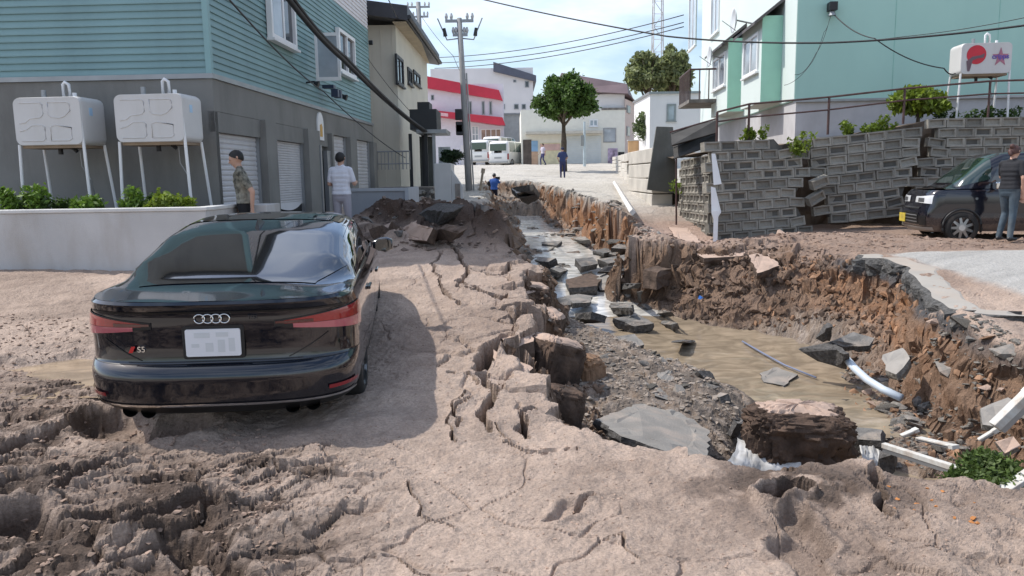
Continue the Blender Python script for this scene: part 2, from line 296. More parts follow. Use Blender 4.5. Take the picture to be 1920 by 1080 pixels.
def build_ground():
    nc = 960; s = np.linspace(-1, 1, nc); tx = s*.60+np.sign(s)*np.abs(s)**3*.50
    ys = [1.3]
    while ys[-1] < 75: ys.append(ys[-1]*(1.0046 if ys[-1] < 16 else 1.008))
    ys = np.array(ys); nr = len(ys)
    X = (tx[None, :]*(ys[:, None]+.6)); Y = np.repeat(ys[:, None], nc, 1)
    z, e = H(X, Y, True, True)
    # craggy faces: steep ground is pushed in and out sideways too
    am = .16*np.clip(Y/9, .5, 1.6)*e['fr']
    Xo, Yo = X, Y
    X = X + am*(fbm(Yo*3.1+3, z*5.5+Xo, 4, 301, .6)); Y = Y + am*(fbm(Xo*3.1+8, z*5.5+Yo, 4, 303, .6)); z = z + .35*am*fbm(Xo*7, Yo*7+z*6, 3, 305)
    # soil colours: mud darker below ground level and on the ridge
    def c(*a): return np.array(a)[None, None, :]
    n1 = fbm(X*.8, Y*.8, 4, 81)[..., None]; n2 = fbm(X*6+z*7, Y*6-z*9, 4, 83)[..., None]; n3 = fbm(X*22+z*21, Y*22-z*24, 2, 85)[..., None]; nz = fbm(X*1.2, z*14+Y*.7, 3, 86)[..., None]
    def mix(a, b, t):
        t = np.clip(t, 0, 1); t = t[..., None] if t.ndim == 2 else t; return a*(1-t)+b*t
    mud = mix(c(.50, .386, .312)+0*n1, c(.35, .263, .21), .42+.9*n1+.5*n2)
    wet = np.clip(.9*fbm(X*1.7, Y*1.7, 5, 87, .6)+.02, 0, 1)
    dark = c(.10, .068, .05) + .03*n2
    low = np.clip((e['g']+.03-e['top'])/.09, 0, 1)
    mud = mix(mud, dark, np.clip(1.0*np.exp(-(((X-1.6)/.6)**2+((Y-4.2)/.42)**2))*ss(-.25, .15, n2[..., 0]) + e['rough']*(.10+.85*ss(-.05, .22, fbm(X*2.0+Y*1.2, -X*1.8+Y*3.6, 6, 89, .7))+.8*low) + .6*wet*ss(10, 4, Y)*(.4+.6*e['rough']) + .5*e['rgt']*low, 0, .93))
    mud = mix(mud, c(.27, .185, .14)+.05*n2, np.clip(e['rbank']*.8, 0, 1)*(1-e['lot']))
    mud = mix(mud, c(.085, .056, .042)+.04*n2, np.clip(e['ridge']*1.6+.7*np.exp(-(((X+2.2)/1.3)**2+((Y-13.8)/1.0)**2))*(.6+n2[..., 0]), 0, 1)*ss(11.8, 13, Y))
    mud = mix(mud, c(.46, .33, .27)+.03*n2, ss(13.3, 14.3, Y)*ss(2, 2.6, X)*ss(5.2, 3.8, X)*ss(19, 16, Y)*.8)
    mud = mix(mud, c(.46, .445, .42)+.04*n1, np.clip(ss(.25, .6, e['lot']+.25*fbm(X*1.5, Y*1.5, 3, 91)), 0, 1))
    stk = fbm((X*.87+Y*.5)*.7, (-X*.5+Y*.87)*5, 4, 97, .6)[..., None]; mud = mix(mud, mud*.74, np.clip(1.1*stk+.35*n1, 0, .8)*(Y < 13)[..., None])
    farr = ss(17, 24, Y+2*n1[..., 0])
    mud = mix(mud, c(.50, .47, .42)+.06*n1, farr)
    gz0 = np.gradient(z, axis=0)/np.gradient(Yo, axis=0); gx = np.gradient(z, axis=1)/np.gradient(Xo, axis=1)
    slope = np.hypot(gz0, gx)
    org = mix(c(.44, .225, .115)+.05*n2, c(.27, .15, .09), .5+1.2*n2)
    brn = mix(c(.145, .092, .062)+.02*n2, c(.23, .15, .10), .5+1.3*n2)
    right = np.clip(e['scarp']*1.3 + e['far'] + .15*e['near'], 0, 1)*ss(.8, 1.8, X)
    lft = .8*ss(1.6, .6, X)*ss(9.5, 8.4, Y)*ss(.45, .75, X)
    soil = mix(brn, org, np.clip(right*(.75+.5*n1[..., 0]+.9*nz[..., 0])+.35*lft, 0, 1))
    depth = e['top']-z
    crust = np.clip(ss(.30, .18, depth+.06*n2[..., 0])*ss(.03, .07, depth)*(e['scarp']+.6*e['near']*ss(5, 7, Y)), 0, 1)
    soil = mix(soil, c(.075, .075, .078)+.05*n3, crust)
    grav = mix(c(.30, .235, .185)+.12*n3, c(.15, .125, .105), .5+1.0*n2)
    out = mix(mud, soil, ss(.35, .8, slope)*ss(.03, .10, depth) + ss(.12, .25, depth)*(1-ss(.7, .95, e['k'])))
    out = mix(out, mix(soil, mud*.85, .5+n1[..., 0]), e['slide']*ss(.1, .3, depth)*.6)
    out = mix(out, grav, ss(.75, .97, e['k'])*ss(.12, .3, depth))
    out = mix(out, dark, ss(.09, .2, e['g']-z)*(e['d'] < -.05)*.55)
    out = np.clip(out*(1+.10*n3), .01, .8)
    wetv = np.clip(e['pud'] + .5*wet*ss(.2, .6, e['rough']) + ss(.9, 1, e['k'])*ss(.8, .4, e['dw']), 0, 1)
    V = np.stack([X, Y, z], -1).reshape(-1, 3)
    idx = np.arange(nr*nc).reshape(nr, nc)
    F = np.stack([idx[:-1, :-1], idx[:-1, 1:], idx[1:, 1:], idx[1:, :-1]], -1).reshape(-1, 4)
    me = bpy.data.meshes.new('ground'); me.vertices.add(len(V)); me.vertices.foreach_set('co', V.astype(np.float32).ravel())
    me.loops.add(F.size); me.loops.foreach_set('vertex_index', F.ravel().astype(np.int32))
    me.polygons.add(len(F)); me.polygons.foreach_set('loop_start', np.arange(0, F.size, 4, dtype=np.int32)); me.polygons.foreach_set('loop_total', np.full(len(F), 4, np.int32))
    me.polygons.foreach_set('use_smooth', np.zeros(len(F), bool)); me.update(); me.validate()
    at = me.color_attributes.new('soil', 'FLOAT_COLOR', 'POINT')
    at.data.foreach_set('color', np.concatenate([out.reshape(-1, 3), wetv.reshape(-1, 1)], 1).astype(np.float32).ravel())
    o = bpy.data.objects.new('ground', me); COL.objects.link(o); o['kind'] = 'structure'
    m = bpy.data.materials.new('soil'); m.use_nodes = True; N = m.node_tree.nodes; L = m.node_tree.links; b = N['Principled BSDF']
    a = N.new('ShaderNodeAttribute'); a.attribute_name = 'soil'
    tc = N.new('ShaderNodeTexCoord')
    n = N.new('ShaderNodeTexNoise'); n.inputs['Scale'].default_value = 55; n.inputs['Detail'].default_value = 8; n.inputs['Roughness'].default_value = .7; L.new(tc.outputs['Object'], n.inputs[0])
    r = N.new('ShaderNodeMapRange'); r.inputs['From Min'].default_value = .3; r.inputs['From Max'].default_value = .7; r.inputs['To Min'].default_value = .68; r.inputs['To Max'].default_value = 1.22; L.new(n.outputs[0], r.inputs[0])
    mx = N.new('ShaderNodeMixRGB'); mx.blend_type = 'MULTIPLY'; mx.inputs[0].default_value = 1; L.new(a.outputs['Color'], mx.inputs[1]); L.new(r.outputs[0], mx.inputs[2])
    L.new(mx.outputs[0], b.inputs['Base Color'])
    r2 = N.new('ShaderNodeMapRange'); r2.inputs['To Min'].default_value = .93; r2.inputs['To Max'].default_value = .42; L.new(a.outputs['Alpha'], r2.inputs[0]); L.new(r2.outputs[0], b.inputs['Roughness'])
    b.inputs['Specular IOR Level'].default_value = .35
    n2 = N.new('ShaderNodeTexNoise'); n2.inputs['Scale'].default_value = 16; n2.inputs['Detail'].default_value = 10; n2.inputs['Roughness'].default_value = .68; L.new(tc.outputs['Object'], n2.inputs[0])
    bp = N.new('ShaderNodeBump'); bp.inputs['Strength'].default_value = 1.0; bp.inputs['Distance'].default_value = .045; L.new(n2.outputs[0], bp.inputs['Height']); L.new(bp.outputs[0], b.inputs['Normal'])
    me.materials.append(m)
    return o
ground = build_ground()
# the land around and beyond, one sheet to the horizon
def build_land():
    xs = np.unique(np.concatenate([np.linspace(-1500, -90, 12), np.linspace(-90, 90, 61), np.linspace(90, 1500, 12)]))
    ys = np.unique(np.concatenate([np.linspace(-300, -30, 6), np.linspace(-30, 90, 61), np.linspace(90, 2000, 20)]))
    rows = []
    for y in ys:
        z0 = float(np.interp(y, GY, GZ)); row = []
        for x in xs:
            ins = (.5 < y < 76) and abs(x) < 1.08*(y+.6)
            edge = (y > 72 and y < 76.5) or abs(abs(x)-1.08*(y+.6)) < 3.2 or y < 1.4
            row.append((x, y, z0 - (.12 if (not ins or edge) else 3.0) if not ins else z0-3.0))
        rows.append(row)
    mb = MB(); mb.grid(rows)
    return tag(mb.build('terrain', mat('land', (.36, .30, .24), .95, var=.25, vscale=.2, bump=.3, bscale=6)), kind='structure')
build_land()

# water
def m_water(name, col, rough, foam_sky=0.0):
    m = bpy.data.materials.new(name); m.use_nodes = True; N = m.node_tree.nodes; L = m.node_tree.links; b = N['Principled BSDF']
    b.inputs['Roughness'].default_value = rough; b.inputs['IOR'].default_value = 1.33; b.inputs['Specular IOR Level'].default_value = .6
    tc = N.new('ShaderNodeTexCoord'); n = N.new('ShaderNodeTexNoise'); n.inputs['Scale'].default_value = 2.6; n.inputs['Detail'].default_value = 9; n.inputs['Distortion'].default_value = 1.2
    mp = N.new('ShaderNodeMapping'); mp.inputs['Rotation'].default_value = (0, 0, R(-35)); mp.inputs['Scale'].default_value = (1.0, 1.7, 1); L.new(tc.outputs['Object'], mp.inputs[0]); L.new(mp.outputs[0], n.inputs[0])
    rp = N.new('ShaderNodeValToRGB'); rp.color_ramp.elements[0].position = .38; rp.color_ramp.elements[1].position = .72
    rp.color_ramp.elements[0].color = (*[c*.72 for c in col], 1); rp.color_ramp.elements[1].color = (*[min(.85, c*(1.3+foam_sky)) for c in col], 1); L.new(n.outputs[0], rp.inputs[0]); L.new(rp.outputs[0], b.inputs['Base Color'])
    n2 = N.new('ShaderNodeTexNoise'); n2.inputs['Scale'].default_value = 9; n2.inputs['Detail'].default_value = 4; L.new(mp.outputs[0], n2.inputs[0])
    bp = N.new('ShaderNodeBump'); bp.inputs['Strength'].default_value = .16; bp.inputs['Distance'].default_value = .03; L.new(n2.outputs[0], bp.inputs['Height']); L.new(bp.outputs[0], b.inputs['Normal'])
    return m
WM = m_water('muddy_water', (.29, .23, .162), .09); WM2 = m_water('sky_pale_water', (.56, .54, .50), .12, .2); WF = m_water('foam_water', (.62, .60, .56), .4, .5)  # upstream water: sky reflection put into the pale grey base colour
def stream(name, y0, y1, mt, half=1.9, n=60, m=34):
    pts = sorted(WLINE, key=lambda p: p[1]); py = [p[1] for p in pts]; px = [p[0] for p in pts]
    rows = []
    for i in range(n+1):
        y = y0+(y1-y0)*i/n; xc = float(np.interp(y, py, px))
        rows.append([(xc-half+2*half*j/m, y, float(water_level(y))+.012*random.random()) for j in range(m+1)])
    mb = MB(); mb.grid(rows); return mb.build(name, mt, smooth=True)
tag(stream('water', 7.15, 12.3, WM, 2.0), kind='structure')
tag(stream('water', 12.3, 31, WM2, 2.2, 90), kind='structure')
mb = MB(); mb.grid([[(2.2+.2*i, 4.2+.2*j, -.99+.01*random.random()) for i in range(40)] for j in range(14)]); tag(mb.build('water', WM, smooth=True), kind='structure')
mb = MB(); mb.grid([[(-5.6+.15*i, 5.9+.12*j, .075+.002*random.random()) for i in range(22)] for j in range(18)]); tag(mb.build('puddle', m_water('puddle_water', (.33, .25, .17), .12), smooth=True), kind='structure')
# ------------------------------------------------------------------ buildings
M_CONC = mat('grey_render', (.225, .22, .205), .9, var=.08, vscale=1.2, bump=.25, bscale=60, stain=(.15, .145, .135), sscale=1.1)
M_PLANT = mat('planter_concrete', (.52, .51, .50), .9, var=.08, vscale=1.5, bump=.25, bscale=50, stain=(.38, .34, .30), sscale=1.1)
M_TEAL = mat('teal_siding', (.205, .335, .345), .55, var=.07, vscale=.8, bump=.1, bscale=80, stain=(.165, .27, .28), sscale=.9, objrand=.06)
M_TEALT = mat('teal_trim', (.23, .39, .40), .5, var=.05)
M_WSID = mat('white_siding', (.72, .69, .70), .6, var=.04)
M_WHITE = mat('white_frame', (.80, .80, .80), .45, var=.03)
M_SHUT = mat('shutter_metal', (.56, .55, .56), .5, var=.05, vscale=2, stain=(.44, .42, .41), sscale=1.3)
M_DARK = mat('dark_interior', (.02, .021, .024), .7, var=.2)
M_GLASS = mat('window_glass', (.035, .045, .055), .05, var=.3, vscale=1, spec=.8)
M_GLASSL = mat('pale_glass', (.38, .43, .47), .1, var=.25, vscale=1.5, spec=.8)
M_STEEL = mat('grey_steel', (.33, .34, .35), .45, metal=.6, var=.1)
M_BLK = mat('black_metal', (.018, .019, .022), .5, var=.2)
M_CREAM = mat('cream_wall', (.66, .62, .53), .8, var=.05, vscale=1.2, stain=(.56, .52, .44), sscale=.5)
M_BEIGE = mat('beige_board', (.60, .57, .49), .75, var=.05, vscale=.9, stain=(.50, .47, .41), sscale=.5)
M_ROOFD = mat('dark_roof', (.045, .045, .052), .5, var=.15)
M_RED = mat('red_sheet', (.52, .025, .055), .45, var=.12, vscale=.8)
M_WW = mat('white_wall', (.76, .74, .74), .8, var=.04, vscale=.8)
M_PURP = mat('purple_roof', (.17, .12, .125), .6, var=.15, vscale=.8)
M_PINK = mat('pink_wall', (.62, .49, .43), .8, var=.05)
M_NAVY = mat('navy_roof', (.10, .11, .15), .5, var=.1)
M_MINT = mat('mint_siding', (.40, .63, .56), .7, var=.03, vscale=.7, bump=.06, bscale=40, stain=(.36, .58, .52), sscale=.4)
M_MINTL = mat('mint_sunlit', (.66, .74, .71), .7, var=.03, vscale=.7)  # paler mint for the sun-facing side; sunlight put into the colour
M_MINTP = mat('mint_panel', (.36, .66, .52), .65, var=.04)
M_BROWN = mat('brown_rail', (.085, .045, .04), .55, var=.25, vscale=6)
M_ASPH = mat('asphalt', (.14, .135, .128), .9, var=.3, vscale=9, bump=.6, bscale=50, stain=(.34, .28, .23), sscale=3.5)
M_ASPHB = mat('asphalt_break', (.085, .08, .076), .95, var=.5, vscale=22, bump=1.0, bscale=40)
M_MUD = mat('dried_mud', (.42, .30, .235), .95, var=.18, vscale=5, bump=.6, bscale=25)

class Bld:
    def __init__(s, name, label, cat, o, ang, z0):
        s.t = thing(name, label, cat, (o[0], o[1], z0), ang); s.z0 = z0
        s.M = Matrix.Translation((o[0], o[1], z0)) @ Matrix.Rotation(ang, 4, 'Z'); s.I = s.M.inverted()
    def pix(s, face, px, py, off=0.0):     # where a line of sight meets a face, in the building's own metres (u, height)
        c = s.I @ Vector((0, 0, CAMZ)); d = s.I.to_3x3() @ ray(px, py)
        if face == 'A': t = (off-c.y)/d.y; p = c+d*t; return p.x, p.z
        t = (off-c.x)/d.x; p = c+d*t; return p.y, p.z
    def rect(s, mb, face, u0, u1, z0, z1, d0, d1, off=0.0, mi=0):   # d: distance out of the face
        if face == 'A': mb.span((u0, off-d0, z0), (u1, off-d1, z1), mi)
        elif face == 'B': mb.span((off-d0, u0, z0), (off-d1, u1, z1), mi)
        else: mb.span((off+d0, u0, z0), (off+d1, u1, z1), mi)
        return mb
    def part(s, name, m, face, u0, u1, z0, z1, d0, d1, off=0.0, parent=None, bevel=0):
        mb = MB(); s.rect(mb, face, u0, u1, z0, z1, d0, d1, off); return mb.build(name, m, parent or s.t, bevel=bevel)
    def window(s, face, u0, u1, z0, z1, fm, gm, mull=1, off=0.0, fw=.06, out=.05, sill=True, name='window', hbar=False):
        mb = MB(); R_ = lambda *a: s.rect(mb, face, *a, off=off)
        R_(u0, u0+fw, z0, z1, -.02, out); R_(u1-fw, u1, z0, z1, -.02, out); R_(u0+fw, u1-fw, z1-fw, z1, -.02, out-.002); R_(u0+fw, u1-fw, z0, z0+fw, -.02, out-.002)
        for i in range(mull):
            um = u0+(u1-u0)*(i+1)/(mull+1); R_(um-fw*.5, um+fw*.5, z0+fw, z1-fw, -.02, out-.012)
        if hbar: zm = (z0+z1)/2; R_(u0+fw, u1-fw, zm-fw*.4, zm+fw*.4, -.02, out-.016)
        w = mb.build(name, fm, s.t)
        mb = MB(); s.rect(mb, face, u0+fw*.8, u1-fw*.8, z0+fw*.8, z1-fw*.8, -.02, .012, off=off); mb.build('pane', gm, w)
        if sill: mb = MB(); s.rect(mb, face, u0-.04, u1+.04, z0-.05, z0-.002, -.02, out+.05, off=off); mb.build('sill', fm, w)
        return w
    def wpx(s, face, px0, py0, px1, py1, fm, gm, **k):
        a = s.pix(face, px0, py0, k.get('off', 0)); b = s.pix(face, px1, py1, k.get('off', 0)); u = sorted((a[0], b[0])); 
        zt = k.pop('z1', None) or max(a[1], b[1]); zb = k.pop('z0', None) or min(a[1], b[1])
        return s.window(face, u[0], u[1], zb, zt, fm, gm, **k)

# --- left: teal and grey apartment block with garages
A = PY(397, 140, 12.5); ZS = A.z; Bc = PZ(699, 233, ZS)
ang = math.atan2(Bc.y-A.y, Bc.x-A.x)
tb = Bld('apartment_building', 'teal clapboard apartment block over grey garages, left of the mud street', 'building', (A.x, A.y), ang, 0.0)
LF = math.hypot(Bc.x-A.x, Bc.y-A.y); TOPZ = 7.5; ZW = 6.2
mb = MB(); mb.span((.12, .12, .0), (LF, 8.5, ZS-.02)); mb.span((.06, .06, ZS-.02), (LF, 8.5, TOPZ))
mb.build('wall', M_CONC, tb.t)
def dpx(px): return tb.pix('A', px, 300)[0]
doors = [(408, 492, 2.52), (512, 572, 2.52), (594, 617, 2.42), (620, 652, 2.84), (664, 695, 2.84)]
du = [(dpx(a), dpx(b), z) for a, b, z in doors]
edges = [0.0]+[x for a, b, z in du for x in (a, b)]+[LF]
for i in range(0, len(edges), 2): tb.part('pillar', M_CONC, 'A', edges[i]+(.12 if i == 0 else 0), edges[i+1], 0, 2.84, -.12, .10 if i not in (0,) else .0)
tb.part('lintel', M_CONC, 'A', .12, LF, 2.842, ZS-.06, -.12, .0)
tb.part('lintel', M_CONC, 'A', du[0][0], du[2][1], 2.52, 2.838, -.11, -.004)
tb.part('front_wall', M_CONC, 'B', 0, 8.5, 0, ZS-.06, -.12, 0)
for k, (a, b, z) in enumerate(du):
    if k == 2:
        tb.part('doorway', M_DARK, 'A', a, b, .3, z, -.10, -.06); fr = MB(); tb.rect(fr, 'A', a-.10, a, .4, z+.1, -.05, .13); tb.rect(fr, 'A', b-.32, b+.0, .4, z, -.05, .05); fr.build('door_frame', M_STEEL, tb.t); continue
    n = 26; z0 = .25; open_ = .0
    if k == 1: open_ = .62
    mb = MB()
    zz = z0+.35+open_ if k == 1 else z0
    hh = (z-zz)/n
    for i in range(n):
        zb = zz+i*hh; mb.add([Vector((a+.02, .10, zb)), Vector((b-.02, .10, zb)), Vector((b-.02, .085, zb+hh*.35)), Vector((a+.02, .085, zb+hh*.35)), Vector((b-.02, .085, zb+hh*.8)), Vector((a+.02, .085, zb+hh*.8)), Vector((b-.02, .10, zb+hh)), Vector((a+.02, .10, zb+hh))], [(0,1,2,3),(3,2,4,5),(5,4,6,7)])
    sh = mb.build('roller_shutter', M_SHUT, tb.t)
    mb = MB()
    for u in (a+.01, b-.06): mb = MB(); mb.span((u, .03, .25), (u+.05, .11, z)); mb.build('guide_rail', M_STEEL, sh)
    if k == 1:
        mb = MB(); nn = 20
        rows = [[(a+.03+(b-a-.06)*j/nn, .09-.05*math.sin(math.pi*j/nn)*(1-i), zz - (.16*(1-i)*(1-abs(2*j/nn-1)**2)) + .06) for j in range(nn+1)] for i in (1, 0)]
        mb.grid(rows); mb.build('bent_bottom_bar', M_SHUT, sh); tb.part('garage_dark', M_DARK, 'A', a, b, .25, zz+.1, -.119, -.115)
# siding boards: each lap board is a part
PITCHB = .108
def lap(length, name):
    me = MB(); me.add([(0, -.006, 0), (length, -.006, 0), (length, -.030, 0), (0, -.030, 0), (0, -.008, PITCHB), (length, -.008, PITCHB), (length, .0, PITCHB), (0, .0, PITCHB), (0, -.030, .020), (length, -.030, .020)],
        [(0, 3, 2, 1), (3, 8, 9, 2), (8, 4, 5, 9), (4, 7, 6, 5), (0, 1, 6, 7), (1, 2, 9, 5, 6), (0, 7, 4, 8, 3)]); return me
mA = lap(LF-.09, 'x').build('siding_board', M_TEAL, tb.t); mAw = lap(LF-.09, 'x').build('siding_board', M_WSID, tb.t); mB = lap(8.4, 'x').build('siding_board', M_TEAL, tb.t)
n = int((TOPZ-ZS)/PITCHB)
for i in range(n):
    z = ZS+.02+i*PITCHB; src = mA if z < ZW else mAw
    M1 = Matrix.Translation((.09, .06, z)); M2 = Matrix.Translation((.06, 8.5, z)) @ Matrix.Rotation(-math.pi/2, 4, 'Z')
    if i == 0: mA.matrix_local = M1; mB.matrix_local = M2; continue
    if z >= ZW and src is mAw and not mAw.get('put'): mAw.matrix_local = M1; mAw['put'] = 1
    else: share('siding_board', src, tb.t, M1)
    if z < 6.2: share('siding_board', mB, tb.t, M2)
if 'put' in mAw: del mAw['put']
mb = MB(); mb.span((.0, -.0, ZS-.06), (.09, .09, TOPZ)); mb.build('corner_board', M_TEALT, tb.t)
mb = MB(); mb.span((.02, -.03, ZS-.055), (LF, .12, ZS+.02)); mb.span((-.03, -.03, ZS-.055), (.02, 8.5, ZS+.02)); mb.build('flashing', M_STEEL, tb.t)
mb = MB(); mb.span((-.1, -.1, TOPZ), (LF+.1, 8.6, TOPZ+.15)); mb.build('roof', M_ROOFD, tb.t)
u0 = tb.pix('A', 503, 60)[0]; u1 = tb.pix('A', 551, 85)[0]; zb = tb.pix('A', 527, 82)[1]
w = tb.window('A', u0, u1, zb, zb+1.5, M_WHITE, M_GLASS, mull=1, fw=.09, out=.08)
mb = MB(); mb.span((u0+.10, -.045, zb+.1), (u0+(u1-u0)*.45, -.055, zb+1.42)); mb.build('curtain_pane', M_GLASSL, w)
u0 = tb.pix('A', 630, 60)[0]; u1 = tb.pix('A', 661, 85)[0]; zb = tb.pix('A', 645, 140)[1]; zt = tb.pix('A', 645, 62)[1]
w2 = tb.window('A', u0, u1, zb, zt, M_WHITE, M_GLASS, mull=1, fw=.09, out=.08)
# casement swung open towards the street
ca = tb.pix('A', 584, 110)[0]; zb = tb.pix('A', 584, 153)[1]; zt = tb.pix('A', 584, 64)[1]; mb = MB(); hz = zt-zb
mb.span((ca-.05, -.10, zb+.02), (ca, -.16, zt)); mb.span((ca-.05, -.60, zb+.02), (ca, -.66, zt)); mb.span((ca-.048, -.16, zt-.07), (ca-.002, -.60, zt)); mb.span((ca-.048, -.16, zb+.02), (ca-.002, -.60, zb+.1))
cs = mb.build('open_casement', M_WHITE, tb.t); mb = MB(); mb.span((ca-.03, -.16, zb+.1), (ca-.02, -.60, zt-.07)); mb.build('pane', M_GLASSL, cs)
# arched plaque and wall lamps
u, z = tb.pix('A', 599, 240); mb = MB(); pl = [(-.24, -.28), (.24, -.28), (.24, .1)] + [(.24*math.cos(a), .1+.26*math.sin(a)) for a in np.linspace(.2, math.pi-.2, 9)] + [(-.24, .1)]
Mx = Matrix.Translation((u, 0, z)) @ Matrix.Rotation(math.pi/2, 4, 'X'); mb.prism(pl, .002, .035, M=Mx); p = mb.build('plaque', M_WHITE, tb.t)
mb = MB(); mb.prism([(-.1, -.2), (.1, -.2), (.12, .02), (.04, .1), (-.08, .06)], .036, .042, M=Mx); mb.build('emblem', mat('amber', (.62, .36, .08), .6), p)
for px, py in ((572, 155), (628, 180)):
    u, z = tb.pix('A', px, py); mb = MB(); mb.tube([(u, -.02, z), (u, -.22, z+.02)], .02); mb.tube([(u, -.2, z-.02), (u, -.3, z-.05)], [.05, .08]); mb.build('bracket_lamp', M_BLK, tb.t)
u, z = tb.pix('A', 606, 172); mb = MB(); mb.span((u-.18, -.03, z+.06), (u+.02, -.3, z+.14)); mb.span((u-.2, -.24, z-.14), (u-.05, -.4, z+.04)); mb.span((u+.06, -.24, z-.14), (u+.22, -.4, z+.04)); mb.build('floodlight', mat('dark_blue', (.03, .045, .09), .4), tb.t)
u, z = tb.pix('A', 690, 80); mb = MB(); mb.tube([(u, -.03, z), (u, -.14, z)], .07); mb.build('vent', M_BLK, tb.t)

# --- planter with weeds, kerosene tanks
PYF = 10.55
pl = thing('planter', 'low pale concrete planter wall along the grey building front', 'planter', (0, PYF, 0))
xl, xr = -12.5, PY(388, 430, PYF).x; zt = PY(200, 391, PYF).z
mb = MB(); mb.span((xl, 0, .2), (xr, .16, zt-.05)); mb.span((xr-.16, .162, .2), (xr, 1.95, zt-.05)); mb.build('wall', M_PLANT, pl, bevel=.012)
mb = MB(); mb.span((xl, -.02, zt-.05), (xr+.02, .19, zt)); mb.span((xr-.19, .192, zt-.052), (xr+.02, 1.95, zt-.002)); mb.build('coping', mat('pale_concrete', (.62, .61, .59), .9, var=.08, bump=.2), pl, bevel=.01)
mb = MB(); mb.grid([[(xl+(xr-xl-.2)*i/30, .17+1.75*j/5, zt-.14+.04*random.random()) for i in range(31)] for j in range(6)]); mb.build('soil', mat('planter_soil', (.06, .045, .03), .95, var=.3, bump=.8), pl)
mb = MB(); mb.span((xr+.02, 1.2, .2), (xr+.45, 1.9, zt-.02)); mb.build('end_block', M_PLANT, pl, bevel=.01)

M_TANK = mat('tank_paint', (.60, .59, .58), .5, var=.05, vscale=1.5, stain=(.50, .48, .45), sscale=1.0)
M_TANKU = mat('tank_rust', (.30, .22, .15), .7, var=.3)
def rounded(w, h_, r, n=5):
    p = []
    for cx, cz, a0 in ((w/2-r, -h_/2+r, -90), (w/2-r, h_/2-r, 0), (-w/2+r, h_/2-r, 90), (-w/2+r, -h_/2+r, 180)):
        for i in range(n+1): a = R(a0+90*i/n); p.append((cx+r*math.cos(a), cz+r*math.sin(a)))
    return p
def tank(name, label, loc, w, hh, dep, leg, rz=0, tilt=0, logo=False, relief=True):
    t = thing(name, label, 'tank', loc, rz)
    body = MB(); rows = []
    for y, s_ in ((0, .93), (.035, .985), (.09, 1), (dep-.09, 1), (dep-.035, .985), (dep, .93)):
        rows.append([(x*(1-(1-s_)*.6), y, leg+hh/2+z*s_) for x, z in rounded(w, hh, .09)])
    body.grid(rows, close=True); n = len(rows[0]); k = len(rows); body.f += [tuple(range(n-1, -1, -1)), tuple(range((k-1)*n, k*n))]; body.f[-2] = tuple(reversed(body.f[-2])); body.m += [0, 0]
    bo = body.build('tank_body', M_TANK, t, smooth=False, bevel=.012)
    if relief:
        mb = MB(); a = .02
        def line(pts): mb.tube([(x*w, .004, leg+hh/2+z*hh) for x, z in pts], .012, 5)
        line([(-.40, .38), (-.10, .38), (-.06, .34), (-.06, .14), (-.10, .08), (-.26, .06), (-.33, -.02), (-.42, -.04)]); line([(.02, .38), (.30, .38), (.34, .34), (.34, .20), (.26, .10), (.18, .06), (.05, .08), (.02, .14), (.02, .38)])
        line([(-.40, -.40), (-.09, -.40), (-.05, -.36), (-.05, -.12), (-.09, -.08), (-.24, -.08), (-.32, -.16), (-.42, -.20)]); line([(.03, -.40), (.30, -.40), (.34, -.36), (.34, -.14), (.10, -.08), (.03, -.12), (.03, -.40)])
        mb.build('embossed_rib', M_TANK, bo, smooth=True)
    mb = MB(); mb.span((-w/2+.06, .05, leg-.035), (w/2-.06, dep-.05, leg+.005)); mb.build('tray', M_TANKU, t)
    for sx in (-1, 1):
        for yy, oy in ((.03, 0), (dep-.06, .18)):
            mb = MB(); mb.tube([(sx*(w/2-.03), yy, leg+(.35 if yy < .1 and sx > 0 else .02)), (sx*(w/2+.02), yy+oy, -.35)], .022, 6); mb.build('leg', M_WHITE, t)
    mb = MB(); mb.tube([(.08*w, dep*.5, leg+hh-.02), (.08*w, dep*.5, leg+hh+.2), (.08*w+.03, dep*.5, leg+hh+.235), (.08*w+.09, dep*.5, leg+hh+.2), (.08*w+.09, dep*.5, leg+hh+.02)], .026, 8); mb.build('vent_pipe', M_WHITE, t, smooth=True)
    mb = MB(); mb.tube([(-.18*w, dep*.4, leg+hh-.02), (-.18*w, dep*.4, leg+hh+.12)], .035, 10); mb.build('filler_cap', M_STEEL, t)
    mb = MB(); mb.tube([(.28*w, dep*.4, leg+hh-.02), (.28*w, dep*.4, leg+hh+.07)], .03, 10); mb.build('gauge', M_WHITE, t)
    mb = MB(); mb.tube([(-.05*w, dep*.5, leg-.03), (-.05*w, dep*.5, leg-.12)], .035, 8); mb.tube([(.18*w, dep*.4, leg-.03), (.24*w, dep*.4, leg-.08)], .03, 8); mb.build('valve', M_BLK, t)
    mb = MB(); mb.tube([(.26*w, dep*.45, leg-.05), (.25*w, dep*.5, leg-.3), (.33*w, dep*.6, leg-.5), (.3*w, dep*.8, leg-.8)], .008, 5); mb.build('fuel_line', M_STEEL, t)
    if not logo:
        mb = MB(); mb.span((w/2-.001, .2, leg+hh*.62), (w/2+.004, .28, leg+hh*.78)); mb.build('sticker', mat('blue_sticker', (.4, .6, .8), .4), t)
    return t
TYF = 11.55
for nm, x0, x1, yt, yb, lab in (('kerosene_tank', 18, 160, 182, 272, 'boxy white kerosene tank on thin legs, far left above the planter weeds'), ('kerosene_tank', 208, 350, 176, 266, 'boxy white kerosene tank on thin legs nearest the first garage shutter')):
    a = PY(x0, yt, TYF); b = PY(x1, yb, TYF); zg = zt-.15
    tank(nm, lab, ((a.x+b.x)/2, TYF, zg), b.x-a.x, a.z-b.z, .62, b.z-zg, rz=R(-4))

